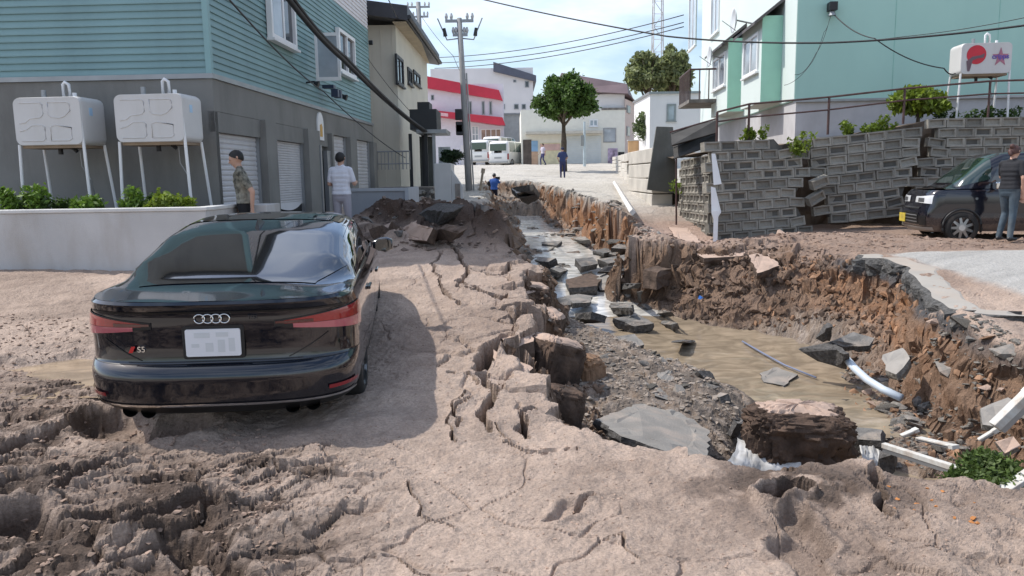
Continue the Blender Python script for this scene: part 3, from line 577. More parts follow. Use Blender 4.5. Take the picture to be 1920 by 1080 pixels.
# --- foliage
def leaf_mat(name, col, var=.45):
    if name in MATS: return MATS[name]
    m = bpy.data.materials.new(name); m.use_nodes = True; N = m.node_tree.nodes; L = m.node_tree.links; b = N['Principled BSDF']
    g = N.new('ShaderNodeNewGeometry'); rp = N.new('ShaderNodeValToRGB'); L.new(g.outputs['Random Per Island'], rp.inputs[0])
    rp.color_ramp.elements[0].color = (*[c*(1-var) for c in col], 1); rp.color_ramp.elements[1].color = (col[0]*(1+var*1.1), col[1]*(1+var), col[2]*(1+var*.4), 1)
    L.new(rp.outputs[0], b.inputs['Base Color']); b.inputs['Roughness'].default_value = .6
    tr = N.new('ShaderNodeBsdfTranslucent'); L.new(rp.outputs[0], tr.inputs[0]); mx = N.new('ShaderNodeMixShader'); mx.inputs[0].default_value = .35
    L.new(b.outputs[0], mx.inputs[1]); L.new(tr.outputs[0], mx.inputs[2]); L.new(mx.outputs[0], N['Material Output'].inputs[0])
    MATS[name] = m; return m
def foliage(name, blobs, n, size, m, parent=None, seed=1, up=.3, shell=.5):
    """leaf blades scattered through ellipsoid clumps"""
    rg = np.random.RandomState(seed); bl = np.array(blobs, float); wgt = bl[:, 3]*bl[:, 4]*bl[:, 5]; wgt = wgt**.8; wgt /= wgt.sum()
    k = rg.choice(len(bl), n, p=wgt); d = rg.normal(size=(n, 3)); d /= np.linalg.norm(d, axis=1)[:, None]
    r = shell+(1-shell)*rg.rand(n); r *= (1+.18*rg.normal(size=n)); p = bl[k, :3] + d*r[:, None]*bl[k, 3:6]
    a = rg.normal(size=(n, 3))+d*.5; a /= np.linalg.norm(a, axis=1)[:, None]; b = np.cross(a, rg.normal(size=(n, 3))+np.array([0, 0, up])); b /= np.linalg.norm(b, axis=1)[:, None]+1e-9
    s = size*(.6+.8*rg.rand(n))[:, None]
    V = np.stack([p-a*s, p+b*s*.45, p+a*s, p-b*s*.45], 1).reshape(-1, 3); F = np.arange(4*n).reshape(n, 4)
    me = bpy.data.meshes.new(name); me.from_pydata(V.tolist(), [], F.tolist()); me.materials.append(m); me.update()
    o = bpy.data.objects.new(name, me); COL.objects.link(o); o.parent = parent; return o
LG = leaf_mat('weed_leaf', (.13, .23, .035)); LG2 = leaf_mat('dark_leaf', (.055, .105, .024)); LG3 = leaf_mat('yellow_leaf', (.17, .24, .03)); LG4 = leaf_mat('pine_leaf', (.02, .045, .018)); LG5 = leaf_mat('overexposed_leaf', (.23, .27, .14))  # far-tree leaf lightened, overexposure put into its colour
def weed(name, label, cat, x, y, z, w, hgt, n, m, size=.05, group=None, seed=1):
    t = thing(name, label, cat, (x, y, z), 0, group)
    rg = random.Random(seed); mb = MB(); bl = []
    for i in range(max(4, int(w*9))):
        dx = rg.uniform(-w/2, w/2); hh = hgt*(.45+.55*rg.random()); ex = dx+rg.uniform(-.08, .08); ey = rg.uniform(-.22, .15)
        mb.tube([(dx, ey*.5, -.05), ((dx+ex)/2, ey, hh*.5), (ex, ey, hh*.95)], [.008, .006, .003], 4)
        for q in range(4): bl.append((ex*(q/3)+dx*(1-q/3)+rg.uniform(-.05, .05), ey, hh*(.25+.25*q), .10, .09, .09))
    mb.build('stem', mat('green_stem', (.08, .12, .03), .7), t); foliage('leaves', bl, n, size, m, t, seed); return t
zs = zt-.12
for i, (px, wpx, hp, m, lab) in enumerate([(20, 120, 70, LG, 'tall leafy weed clump spilling over the planter at the far left edge'), (90, 70, 45, LG2, 'dark weed clump in the planter under the far left tank'), (135, 60, 40, LG, 'low weed clump in the planter below the left tank\'s right leg'),
        (185, 60, 45, LG, 'weed clump in the planter between the two tanks'), (235, 55, 60, LG, 'bright pointed weed clump below the right tank\'s left leg'), (280, 50, 40, LG2, 'small weed clump in the planter under the middle of the right tank'), (315, 55, 50, LG3, 'yellowish weed clump in the planter left of the right tank\'s front leg'), (355, 45, 48, LG3, 'airy yellow green weed at the garage end of the planter')]):
    p = PY(px, 385, 11.0); weed('weed_clump', lab, 'plant', p.x, 11.0+.1*(i % 3), zs, wpx/1450*11.2, hp*.72/1450*11.2, 800 if i else 1800, m, .042, 'weeds in the planter', 11+i)
p = PY(10, 400, 10.6); 

# --- low grey garden wall beyond the garages
a = PY(660, 403, 16.2); b = PY(766, 352, 16.2)
gw = thing('garden_wall', 'low bluish grey block wall behind the man in white', 'wall', (a.x, 16.2, a.z-.3))
mb = MB(); mb.span((0, 0, 0), (b.x-a.x-.08, .2, .3+b.z-a.z-.06)); mb.build('wall_body', mat('blue_grey_concrete', (.30, .32, .35), .85, var=.06, bump=.2, stain=(.24, .23, .24)), gw)
mb = MB(); mb.span((-.03, -.03, .3+b.z-a.z-.06), (b.x-a.x-.08, .23, .3+b.z-a.z)); mb.span((b.x-a.x-.078, -.03, 0), (b.x-a.x, 1.8, .3+b.z-a.z)); mb.build('coping', mat('blue_grey_coping', (.38, .40, .43), .85, var=.06), gw)

# --- beige boarded house with dark eaves
HY = 26.0; c0 = PY(745, 150, HY)
bh = Bld('beige_house', 'beige boarded house with dark sloping eaves behind the teal block', 'house', (c0.x, HY), R(89), 0.9)
L2 = 8.2; ez = 5.75
mb = MB(); mb.span((0, 0, 0), (L2, 7, ez)); mb.build('wall', M_BEIGE, bh.t)
for i in range(18):
    mb = MB(); mb.span((-.015, .1+.38*i, .3), (0.0, .13+.38*i, ez)); mb.build('batten', M_BEIGE, bh.t)
mb = MB(); mb.add([(-.7, -.5, ez), (L2+.4, -.5, ez-.1), (L2+.4, 7.5, ez+1.2), (-.7, 7.5, ez+1.2), (-.7, -.5, ez+.45), (L2+.4, -.5, ez+.35), (L2+.4, 7.5, ez+1.6), (-.7, 7.5, ez+1.6)], [(0,3,2,1),(4,5,6,7),(0,1,5,4),(1,2,6,5),(2,3,7,6),(3,0,4,7)]); rf = mb.build('roof', M_ROOFD, bh.t)
mb = MB(); mb.tube([(-.7, -.55, ez+.1), (L2+.4, -.55, ez)], .07, 8); mb.build('gutter', M_BLK, rf)
mb = MB(); mb.span((-.55, -.42, ez-.03), (L2+.3, 0, ez-.005)); mb.build('soffit', mat('soffit', (.5, .42, .30), .8), rf)
bh.wpx('A', 741, 100, 756, 165, M_BLK, M_GLASS, fw=.1); bh.wpx('A', 763, 125, 772, 163, M_BLK, M_GLASS, fw=.1); bh.wpx('A', 774, 130, 787, 165, M_BLK, M_GLASS, fw=.1)
# entrance: black canopy, posts, door, porch rail
mb = MB(); a = PY(769, 206, 25.2); b = PY(829, 243, 25.2); I = bh.I
cn = thing('entrance_canopy', 'black flat canopy on posts over the beige house entrance', 'canopy', (a.x, 25.0, 0))
mb.span((0, 0, b.z), (b.x-a.x-.15, 1.6, a.z)); mb.build('canopy_slab', M_BLK, cn)
mb = MB(); mb.span((.2, -.05, b.z-.12), (b.x-a.x+.15, 1.7, b.z-.003)); mb.build('canopy_edge', M_STEEL, cn)
c = PY(782, 190, 25.2); mb = MB(); mb.span((c.x-a.x, .2, a.z+.002), (c.x-a.x+.38, 1.2, a.z+.24)); mb.build('canopy_box', M_BLK, cn)
for px in (771, 788, 800, 815): x = PY(px, 300, 25.2).x-a.x; mb = MB(); mb.span((x-.05, .1 if px != 788 else 1.2, .8), (x+.05, .2 if px != 788 else 1.3, b.z-.12)); mb.build('post', M_BLK if px != 815 else M_STEEL, cn)
mb = MB(); mb.span((.12, 1.45, 1.2), (.62, 1.5, b.z-.14)); mb.build('entrance_door', mat('dark_door', (.07, .075, .07), .4, var=.3), cn)
mb = MB(); mb.span((.75, 1.4, 1.2), (1.15, 1.45, b.z-.5)); mb.build('side_light', M_GLASSL, cn)
a = PY(701, 284, 24.6); b = PY(768, 284, 24.6); z1 = PY(735, 284, 24.6).z; z0 = PY(735, 312, 24.6).z
rl = thing('porch_railing', 'thin grey porch railing in front of the beige house', 'railing', (a.x, 24.6, z0))
mb = MB(); mb.tube([(0, 0, z1-z0), (b.x-a.x, 0, z1-z0)], .025, 6); mb.tube([(0, 0, .08), (b.x-a.x, 0, .08)], .02, 6); mb.build('rail', M_STEEL, rl)
for i in range(11): mb = MB(); mb.tube([((b.x-a.x)*i/10, 0, -.1), ((b.x-a.x)*i/10, 0, z1-z0)], .022 if i % 4 == 0 else .012, 6); mb.build('baluster', M_STEEL, rl)
# porch terrace with broken stone steps
a = PY(702, 318, 23.6); b = PY(812, 318, 23.6)
st = thing('stone_steps', 'broken dark stone steps and terrace below the beige house porch', 'steps', (a.x, 22.4, .6))
M_STEP = mat('dark_stone', (.17, .155, .14), .9, var=.3, vscale=4, bump=.5, bscale=20, stain=(.30, .27, .24), sscale=3)
for i in range(5):
    mb = MB(); mb.span((0, .32*i, -.2), (b.x-a.x+.1*(i % 2), .32*i+.31 if i < 4 else 3.2, .18+.17*i)); mb.build('step', M_STEP, st, bevel=.02)
rg = random.Random(5)
for i in range(46):
    sx = rg.uniform(0, b.x-a.x); k = rg.randint(0, 3); mb = MB(); w_ = rg.uniform(.10, .26)
    mb.box((0, 0, 0), (w_, rg.uniform(.08, .18), rg.uniform(.07, .13)), rg.uniform(-.5, .5))
    o = mb.build('paving_stone', mat('pale_stone', (.40, .38, .35), .9, var=.2, bump=.4) if i % 3 else M_STEP, st, bevel=.012); o.location = (sx, .32*k-.04, .20+.17*k); o.rotation_euler = (rg.uniform(-.3, .3), rg.uniform(-.3, .3), rg.uniform(0, 3))
# white gate pier with round bush
a = PY(815, 366, 21.5); b = PY(845, 306, 21.5); c = PY(868, 366, 21.5)
gp = thing('gate_pier', 'whitish concrete gate pier with a sloped shoulder beside the utility pole', 'gate pier', (a.x, 21.5, a.z-.3)); M_PIER = mat('pier_concrete', (.50, .50, .49), .85, var=.06, bump=.15)
hgt = b.z-a.z+.3; w1 = b.x-a.x; w2 = c.x-a.x
mb = MB(); mb.span((0, 0, 0), (w1, 1.3, hgt)); mb.build('pier_body', M_PIER, gp, bevel=.015)
mb = MB(); mb.prism([(w1+.002, 0), (w2, 0), (w2, hgt*.45), (w1+.002, hgt*.86)], -.35, -.05, M=Matrix.Rotation(math.pi/2, 4, 'X') @ Matrix.Translation((0, 0, 0))); mb.build('shoulder', M_PIER, gp, bevel=.01)
mb = MB(); mb.span((w1+.10, .03, hgt*.1), (w1+.24, .06, hgt*.52)); mb.build('recess', M_STEP, gp)
def shrub(name, label, x, y, z, rx, rz_, n, m, size, seed=1, cat='shrub', lumps=14, stem=True):
    t = thing(name, label, cat, (x, y, z)); rg = random.Random(seed); bl = [(0, 0, rz_, rx*.72, rx*.72, rz_*.72)]
    for i in range(lumps):
        a = rg.uniform(0, 6.28); e = rg.uniform(-.5, 1.3); q = .62
        bl.append((rx*q*math.cos(a)*math.cos(e), rx*q*math.sin(a)*math.cos(e), rz_+rz_*q*math.sin(e), rx*.36, rx*.36, rz_*.36))
    foliage('foliage', bl, n, size, m, t, seed, shell=.55)
    mb = MB(); mb.tube([(0, 0, -.1), (0, 0, rz_)], [.05, .03], 6)
    for i in range(5): a = i*1.26; mb.tube([(0, 0, .1), (rx*.5*math.cos(a), rx*.5*math.sin(a), rz_*1.1)], [.03, .012], 5)
    mb.build('stem', mat('bark', (.09, .07, .05), .9, var=.3, vscale=8, bump=.5), t); return t
p = PY(846, 308, 23.2); shrub('round_bush', 'dark clipped round bush behind the white gate pier', p.x, 23.4, p.z-.05, .42, .26, 2600, LG4, .045, 3)
# ------------------------------------------------------------------ the far street
def fb(name, label, cat, px, py_ground, Y, a=0): p = PY(px, py_ground, Y); return Bld(name, label, cat, (p.x, Y), R(a), p.z), p
def far_wall(px0, pyt, px1, pyb, Y): a = PY(px0, pyt, Y); b = PY(px1, pyb, Y); return a.x, b.x, b.z, a.z
# big white block behind
YW = 88
b, o = fb('white_block', 'tall plain white building with a navy roof edge, farthest left of the tree', 'building', 812, 300, YW)
x0, x1, z0, z1 = far_wall(812, 135, 1006, 300, YW); W_ = x1-x0; Hh = z1-z0+.8
m1 = MB(); m1.span((0, 0, -1), (W_, 12, PY(900, 128, YW).z-o.z)); m1.build('wall', M_WW, b.t)
u0 = PY(930, 120, YW).x-x0; zA = PY(930, 117, YW).z-o.z; zB = PY(1008, 145, YW).z-o.z; u1 = PY(1010, 145, YW).x-x0
mb = MB(); mb.add([(u0, -.5, zA-1.0), (u1, -.5, zB-.5), (u1, 12.3, zB-.5), (u0, 12.3, zA-1.0), (u0, -.5, zA), (u1, -.5, zB+.15), (u1, 12.3, zB+.15), (u0, 12.3, zA)], [(0,3,2,1),(4,5,6,7),(0,1,5,4),(1,2,6,5),(2,3,7,6),(3,0,4,7)]); mb.build('roof', M_NAVY, b.t)
for px, py, w_, h_ in ((965, 152, 4, 5), (988, 158, 6, 12), (942, 200, 8, 10), (968, 200, 7, 10), (982, 200, 6, 10)):
    b.wpx('A', px-w_/2-1, py-h_/2, px+w_/2+1, py+h_/2, M_STEEL, M_GLASS, mull=0, fw=.08, sill=False)
# red and white shop building
YR = 70
b, o = fb('red_roofed_building', 'white two storey building with red metal roof bands behind the pole', 'building', 945, 290, YR, 0)
xr0 = PY(797, 200, YR).x; xr1 = PY(944, 200, YR).x; W_ = xr1-xr0
b.t.location.x = xr0; b.M = Matrix.Translation((xr0, YR, o.z)); b.I = b.M.inverted()
def zz(px, py): return PY(px, py, YR).z-o.z
def up(px): return PY(px, 200, YR).x-xr0
mb = MB(); mb.span((0, 0, -1), (W_, 8, zz(860, 158))); mb.build('wall', mat('lavender_wall', (.68, .67, .73), .8, var=.04), b.t)
def band(name, pts, m, y0=-.6, y1=7.9, par=None):
    mb = MB(); mb.prism([(up(x), zz(x, y)) for x, y in pts], 0, 1, M=Matrix.Translation((0, y0, 0)) @ Matrix.Rotation(math.pi/2, 4, 'X') @ Matrix.Diagonal((1, 1, -(y1-y0), 1))); return mb.build(name, m, par or b.t)
band('upper_roof_band', [(796, 165), (937, 188), (943, 190), (936, 170), (797, 143)], M_RED, -.55, 6)
band('lower_roof_band', [(806, 218), (935, 236), (947, 236), (942, 222), (806, 208)], M_RED, -1.3, -.02)
band('lower_roof_band', [(815, 212), (842, 215), (842, 221), (815, 218)], mat('pink_sheet', (.72, .42, .45), .6), -1.34, -1.301)
for px in (882, 906, 920): b.wpx('A', px-3, 190, px+3, 215, M_STEEL, M_GLASS, mull=0, fw=.08, sill=False)
b.wpx('A', 808, 178, 814, 188, M_STEEL, M_GLASS, mull=0, fw=.05, sill=False)
b.wpx('A', 884, 236, 898, 268, M_WHITE, M_GLASSL, mull=1, fw=.08, sill=False, hbar=True); b.wpx('A', 901, 242, 940, 268, M_WHITE, mat('shop_interior', (.36, .25, .19), .5, var=.4, vscale=1.5), mull=3, fw=.08, sill=False)
b.part('shop_base', M_WW, 'A', up(862), up(945), -1, zz(900, 272), 0, .12)
# grey neighbour between
b2, o2 = fb('grey_shed', 'pale grey plain shed wall right of the red roofed building', 'shed', 945, 292, 74); mb = MB(); w_ = PY(982, 250, 74).x-o2.x
mb.span((0, 0, -1), (w_, 5, PY(960, 215, 74).z-o2.z)); mb.build('wall', mat('grey_wall', (.50, .50, .48), .85, var=.1), b2.t); mb = MB(); mb.span((-.1, -.2, PY(960, 215, 74).z-o2.z), (w_+.1, 5.2, PY(960, 212, 74).z-o2.z)); mb.build('roof', M_STEEL, b2.t)
# cream house with purple mansard roof
YC = 60
b, o = fb('cream_house', 'cream house with purple brown mansard roof behind the tree', 'house', 978, 311, YC); x00 = o.x
def zc(px, py, Y=YC): return PY(px, py, Y).z-o.z
def uc(px, Y=YC): return PY(px, 230, Y).x-x00
mb = MB(); mb.span((0, 0, -1), (uc(1172), 9, zc(1060, 205))); mb.build('wall', mat('cream_bright', (.76, .74, .66), .8, var=.04), b.t)
mb = MB(); mb.span((uc(1050), .3, zc(1060, 206)), (uc(1172), 8, zc(1120, 176))); mb.build('upper_wall', M_WW, b.t)
mb = MB(); q = [(uc(1172), 0), (uc(1216), 5.0), (uc(1216), 9), (uc(1172), 9)]; mb.prism([(q[0][0]+.002, q[0][1])]+q[1:], -1, zc(1180, 185)); mb.build('side_wall', M_PINK, b.t)
zt1, zt2, zb1 = zc(1060, 133), zc(1175, 157), zc(1175, 182)
zlo = zc(1120, 176)
mb = MB(); F0 = [(uc(1042), -.4, zlo+.3), (uc(1176), -.4, zlo-.05), (uc(1222), 5.0, zlo-.6), (uc(1222), 9, zlo-.6), (uc(1042), 9, zlo+.3)]; T0 = [(uc(1055), 1.0, zt1), (uc(1178), .9, zt2+.1), (uc(1206), 5.0, zt2-.6), (uc(1206), 8.5, zt2-.6), (uc(1055), 8.5, zt1)]
mb.add(F0+T0, [(0,1,6,5),(1,2,7,6),(2,3,8,7),(3,4,9,8),(4,0,5,9),(5,6,7,8,9),(4,3,2,1,0)]); mb.build('mansard_roof', M_PURP, b.t)
b.part('eave_strip', M_STEP, 'A', uc(1128), uc(1174), zc(1150, 206), zc(1150, 202), 0, .35, off=.3)
b.wpx('A', 1105, 224, 1121, 237, M_WHITE, M_GLASSL, mull=1, fw=.08, sill=True)
b.wpx('A', 1131, 240, 1155, 267, M_STEEL, M_GLASSL, mull=0, fw=.08, sill=False)
b.part('canopy', mat('pale_canopy', (.55, .52, .45), .8), 'A', uc(985), uc(1128), zc(1050, 252), zc(1050, 247), 0, 1.0)
for i, (p0, p1) in enumerate(((1062, 1093), (1097, 1127))):
    mb = MB(); n = 14; z0, z1 = -.2, zc(1080, 255)
    for k in range(n): mb.span((uc(p0), -.06, z0+(z1-z0)*k/n), (uc(p1), -.04+.012*(k % 2), z0+(z1-z0)*(k+1)/n-.01))
    mb.build('garage_shutter', mat('pale_shutter', (.62, .66, .66), .6, var=.05), b.t)
b.part('shopfront', mat('dark_front', (.09, .07, .06), .6, var=.4), 'A', uc(980), uc(996), -.2, zc(990, 262), 0, .05)
b.part('blue_banner', mat('blue_banner', (.25, .42, .62), .6), 'A', uc(996), uc(1008), zc(1000, 284), zc(1000, 264), 0, .06)
b.part('brick_panel', mat('tan_panel', (.50, .34, .24), .8), 'A', uc(996), uc(1008), -.2, zc(1000, 284)-.01, 0, .06)
b.part('yellow_front', mat('yellow_front', (.72, .66, .45), .8), 'A', uc(1012), uc(1058), -.2, zc(1030, 268), 0, .05)
b.part('pink_signboard', mat('pink_sign', (.62, .42, .38), .7), 'A', uc(1012), uc(1050), zc(1030, 282), zc(1030, 270), .052, .1)
b.part('poster', mat('poster_print', (.42, .33, .45), .6, var=.7, vscale=2.5), 'A', uc(1140), uc(1158), zc(1150, 306), zc(1150, 278), 0, .06)
b.part('dark_opening', M_DARK, 'A', uc(1158)+.05, uc(1171), -.2, zc(1165, 285), 0, .03)
sw = [(uc(1183, 62), zc(1190, 192)), (0, 0)]
def bside(px0, py0, px1, py1, nm='side_window'):
    # a window on the angled side wall
    a0 = Vector((q[0][0], q[0][1], 0)); a1 = Vector((q[1][0], q[1][1], 0)); dd = (a1-a0); ln = dd.length; M = Matrix.Translation(a0) @ Matrix.Rotation(math.atan2(dd.y, dd.x), 4, 'Z')
    f0, f1 = (px0-1172)/44*ln, (px1-1172)/44*ln; mb = MB(); mb.box(((f0+f1)/2, -.03, (zc(px0, py0)+zc(px0, py1))/2), (f1-f0, .08, zc(px0, py0)-zc(px0, py1)), M=M); w = mb.build(nm, M_STEEL, b.t)
    mb = MB(); mb.box(((f0+f1)/2, -.075, (zc(px0, py0)+zc(px0, py1))/2), ((f1-f0)*.8, .02, (zc(px0, py0)-zc(px0, py1))*.85), M=M); mb.build('pane', M_GLASS, w)
bside(1176, 196, 1187, 210); bside(1176, 236, 1186, 254); 
# low walls and orange wall right of the cream house
p0 = PY(1178, 310, 52); p1 = PY(1232, 310, 52); ow = thing('orange_wall', 'low orange rendered garden wall right of the cream house', 'wall', (p0.x, 52, p0.z)); mb = MB(); mb.span((0, 0, -1), (p1.x-p0.x, .2, PY(1200, 264, 52).z-p0.z)); mb.build('wall_body', mat('orange_render', (.60, .38, .20), .85, var=.1), ow); mb = MB(); mb.span((-.05, -.05, PY(1200, 264, 52).z-p0.z), (p1.x-p0.x, .25, PY(1200, 262, 52).z-p0.z)); mb.build('coping', M_PLANT, ow)
rb = thing('roadside_wall', 'pale stepped concrete wall climbing the right side of the far street', 'wall', (0, 0, 0)); M_PALE = mat('pale_block', (.55, .52, .47), .9, var=.15, vscale=1.5, bump=.3, bscale=8)
for i in range(6):
    for k in range(4):
        y0 = 22+i*4.4; pa = PY(1222-i*11, 358-i*11, y0); zt_ = PY(1222-i*11, 275+i*3, y0).z; hh = (zt_-pa.z+.5)/4
        mb = MB(); mb.span((pa.x, y0, pa.z-.5+k*hh), (pa.x+.35+.08*(3-k), y0+4.35, pa.z-.5+(k+1)*hh-.03)); mb.build('wall_block', M_PALE, rb, bevel=.02)
# white house far right + trees + tower
b, o = fb('white_house', 'small plain white house beyond the dark slab, with one upright window', 'house', 1218, 262, 48); w_ = PY(1296, 200, 48).x-o.x
mb = MB(); mb.span((0, 0, -2.5), (w_+3, 6, PY(1250, 176, 48).z-o.z)); mb.build('wall', M_WW, b.t); mb = MB(); mb.span((-.1, -.15, PY(1250, 176, 48).z-o.z), (w_+3.1, 6.1, PY(1250, 172, 48).z-o.z)); mb.build('roof', M_STEEL, b.t)
b.wpx('A', 1250, 195, 1267, 227, M_STEEL, M_GLASSL, mull=0, fw=.1, sill=True)

def tree(name, label, base, hgt, crown, n, m, size, seed, trunk_r=.09, cat='tree'):
    t = thing(name, label, cat, base); rg = random.Random(seed); mb = MB(); cz = crown[2]
    mb.tube([(0, 0, -.2), (.02, 0, cz*.4), (0, .02, cz*.8), (.03, 0, cz*1.1)], [trunk_r*1.25, trunk_r, trunk_r*.85, trunk_r*.4], 9)
    for i in range(12):
        a = i*2.4; mb.tube([(0, 0, cz*(.62+.03*i)), (crown[0]*.4*math.cos(a), crown[0]*.4*math.sin(a), cz*(.85+.03*i)), (crown[0]*.75*math.cos(a), crown[0]*.75*math.sin(a), cz*(1.0+.02*i))], [trunk_r*.5, trunk_r*.3, trunk_r*.1], 5)
    mb.build('trunk', mat('bark', (.09, .07, .05)), t, smooth=True)
    bl = [(0, 0, cz, crown[0]*.6, crown[0]*.6, crown[1]*.6)]
    for i in range(40):
        a = rg.uniform(0, 6.28); e = math.asin(rg.uniform(-.75, 1)); q = rg.uniform(.55, .86); s_ = rg.uniform(.16, .34)
        bl.append((crown[0]*q*math.cos(a)*math.cos(e), crown[0]*q*math.sin(a)*math.cos(e), cz+crown[1]*q*math.sin(e), crown[0]*s_, crown[0]*s_, crown[1]*s_))
    foliage('crown', bl, n, size, m, t, seed, shell=.35); return t
base = PY(1057, 316, 46); cx = PY(1068, 188, 46); e = PY(1128, 188, 46); tz = PY(1068, 138, 46)
tree('street_tree', 'round leafy green street tree on a thin trunk in mid street', base, 0, ((e.x-cx.x)*1.0, (tz.z-cx.z)*1.02, cx.z-base.z), 15000, leaf_mat('street_leaf', (.075, .14, .03)), .12, 4, .17)
for i, (px, py, rx, rz_, lab) in enumerate(((1215, 140, 45, 42, 'pale washed-out tree above the white house, left of the lattice tower'), (1262, 135, 38, 45, 'pale yellowish tree beside the mint building, right of the lattice tower'))):
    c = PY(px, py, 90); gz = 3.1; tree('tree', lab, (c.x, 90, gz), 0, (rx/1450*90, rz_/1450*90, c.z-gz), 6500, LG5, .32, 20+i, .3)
c = PY(1212, 240, 50); shrub('bush', 'greyish green bush beside the pink side wall', c.x, 50, c.z-1.2, 1.0, 1.2, 1500, leaf_mat('grey_leaf', (.11, .15, .07)), .12, 7)
lt = thing('lattice_tower', 'tall pale lattice radio tower far behind the houses', 'tower', (PY(1232, 150, 170).x, 170, 4)); zt_ = 62; M_TOW = mat('pale_steel', (.55, .55, .55), .6)
for sx, sy in ((-1, -1), (1, -1), (1, 1), (-1, 1)): mb = MB(); mb.tube([(sx*1.3, sy*1.3, 0), (sx*.6, sy*.6, zt_)], .13, 5); mb.build('leg', M_TOW, lt)
mb = MB()
for i in range(24):
    z = i*zt_/24; s0 = 1.3-.7*z/zt_; s1 = 1.3-.7*(z+zt_/24)/zt_; sg = 1 if i % 2 else -1
    mb.tube([(-s0*sg, -s0, z), (s1*sg, -s1, z+zt_/24)], .07, 4); mb.tube([(-s0, s0*sg, z), (-s1, -s1*sg, z+zt_/24)], .07, 4); mb.tube([(-s0, -s0, z), (s0, -s0, z)], .06, 4)
tag(mb.build('bracing', M_TOW, lt), kind='stuff')

# --- poles and cables
M_POLE = mat('pole_concrete', (.30, .30, .30), .8, var=.12, vscale=2, bump=.1)
def pole(name, label, base, top, r0, r1, arms, can=True):
    t = thing(name, label, 'utility pole', base); tp = Vector(top)-Vector(base); d = tp.normalized()
    mb = MB(); mb.tube([(0, 0, -.3), tp*.5, tp], [r0, (r0+r1)/2, r1], 12); mb.build('shaft', M_POLE, t, smooth=True)
    for f, w_ in arms:
        c = tp*f; mb = MB(); mb.box(c, (w_, .09, .09)); ar = mb.build('crossarm', M_STEEL, t)
        for k in (-.46, -.28, .28, .46): mb = MB(); mb.tube([c+Vector((k*w_, 0, .05)), c+Vector((k*w_, 0, .14)), c+Vector((k*w_, 0, .25))], [.035, .06, .03], 8); mb.build('insulator', mat('porcelain', (.5, .5, .5), .3), ar)
    if can:
        for f in (.47, .40, .385):
            c = tp*f; mb = MB(); mb.span(c+Vector((-.33, -.14, -.16)), c+Vector((-.10, .12, .2))); mb.build('junction_box', M_BLK, t, bevel=.02)
        for sx in (-1, 1):
            c = tp*.9; mb = MB(); mb.tube([c+Vector((0, 0, -.05)), c+Vector((sx*.45, 0, -.1)), c+Vector((sx*.75, 0, .6))], .025, 6); mb.build('brace_arm', M_STEEL, t); mb = MB(); mb.tube([c+Vector((sx*.5, 0, .02)), c+Vector((sx*.54, 0, .28))], [.07, .05], 8); mb.build('arrester', M_BLK, t)
        mb = MB(); mb.tube([tp*.02+Vector((.16, -.05, 0)), tp*.7+Vector((.14, -.05, 0))], .03, 6); mb.build('conduit', M_STEEL, t)
    return t
PB = PY(881, 372, 27); PT = PY(861, 34, 27)
pole('utility_pole', 'leaning concrete utility pole beside the gate pier, with twin crossarms', PB, PT, .125, .085, [(.985, .95), (.91, .5)])
P2B = PY(798, 300, 42); P2T = PY(784, 4, 42)
pole('utility_pole', 'thinner utility pole behind the beige house roof', P2B, P2T, .15, .12, [(.97, 1.2), (.91, 1.0)], False)
a = PY(1096, 311, 52); b_ = PY(1096, 228, 52); sp = thing('street_pole', 'slim pale blue sign pole right of the street tree', 'pole', a); mb = MB(); mb.tube([(0, 0, -.2), (0, 0, b_.z-a.z)], [.1, .07], 8); mb.build('shaft', mat('pale_blue', (.42, .50, .54), .5), sp); mb = MB(); mb.span((-.25, -.08, 1.3), (-.05, .05, 2.0)); mb.build('box', M_STEEL, sp)
def cable(label, pts, r, sag=0.0, n=24):
    P = []
    for a, b in zip(pts[:-1], pts[1:]):
        for i in range(n): f = i/n; p = Vector(a)*(1-f)+Vector(b)*f; p.z -= sag*4*f*(1-f); P.append(p)
    P.append(Vector(pts[-1])); mb = MB(); mb.tube(P, r, 6); return tag(mb.build('power_cable', mat('cable', (.025, .025, .028), .6), smooth=True), label, 'cable')
cable('thick black cable bundle slanting down across the teal facade', [PX(520, -30, -3.95), PX(640, 108, -3.6), PY(795, 246, 25.0)], .055, .08)
cable('second strand lying against the thick cable bundle', [PX(530, -32, -3.9), PX(648, 107, -3.55), PY(800, 246, 25.0)], .04, .12)
cable('thin cable crossing the teal wall down to the porch', [PY(400, -35, 8.5), PY(607, 172, 17.5), PY(760, 296, 25)], .012, .1)
cable('cable from the utility pole top over the street to the mint building', [PY(862, -12, 26), PY(1250, 68, 20), PY(1560, 80, 17.5), PY(1990, 38, 15)], .022, .06)
cable('lower faint cable along the mint front', [PY(1490, 80, 19), PY(1700, 68, 17.5), PY(1980, 20, 15)], .008, .05)
for i, (y0, y1, lab) in enumerate(((108, 28, 'upper distant wire over the far roofs'), (118, 42, 'middle distant wire over the far roofs'), (128, 50, 'lowest distant wire over the far roofs'))):
    cable(lab, [PY(815, y0, 45), PY(1282, y1, 33)], .02, .35)
cable('thin wire from the pole insulators to the beige eaves', [PY(720, -20, 20), PY(760, 55, 30), PY(800, 118, 40)], .016, .1)
cable('thin wire slanting from the far pole to the utility pole', [PY(790, 30, 42), PY(850, 105, 33), PY(874, 150, 27)], .012, .1)
cable('drop wire falling across the beige house wall', [PY(690, 110, 24), PY(790, 230, 25.5)], .008, .1)

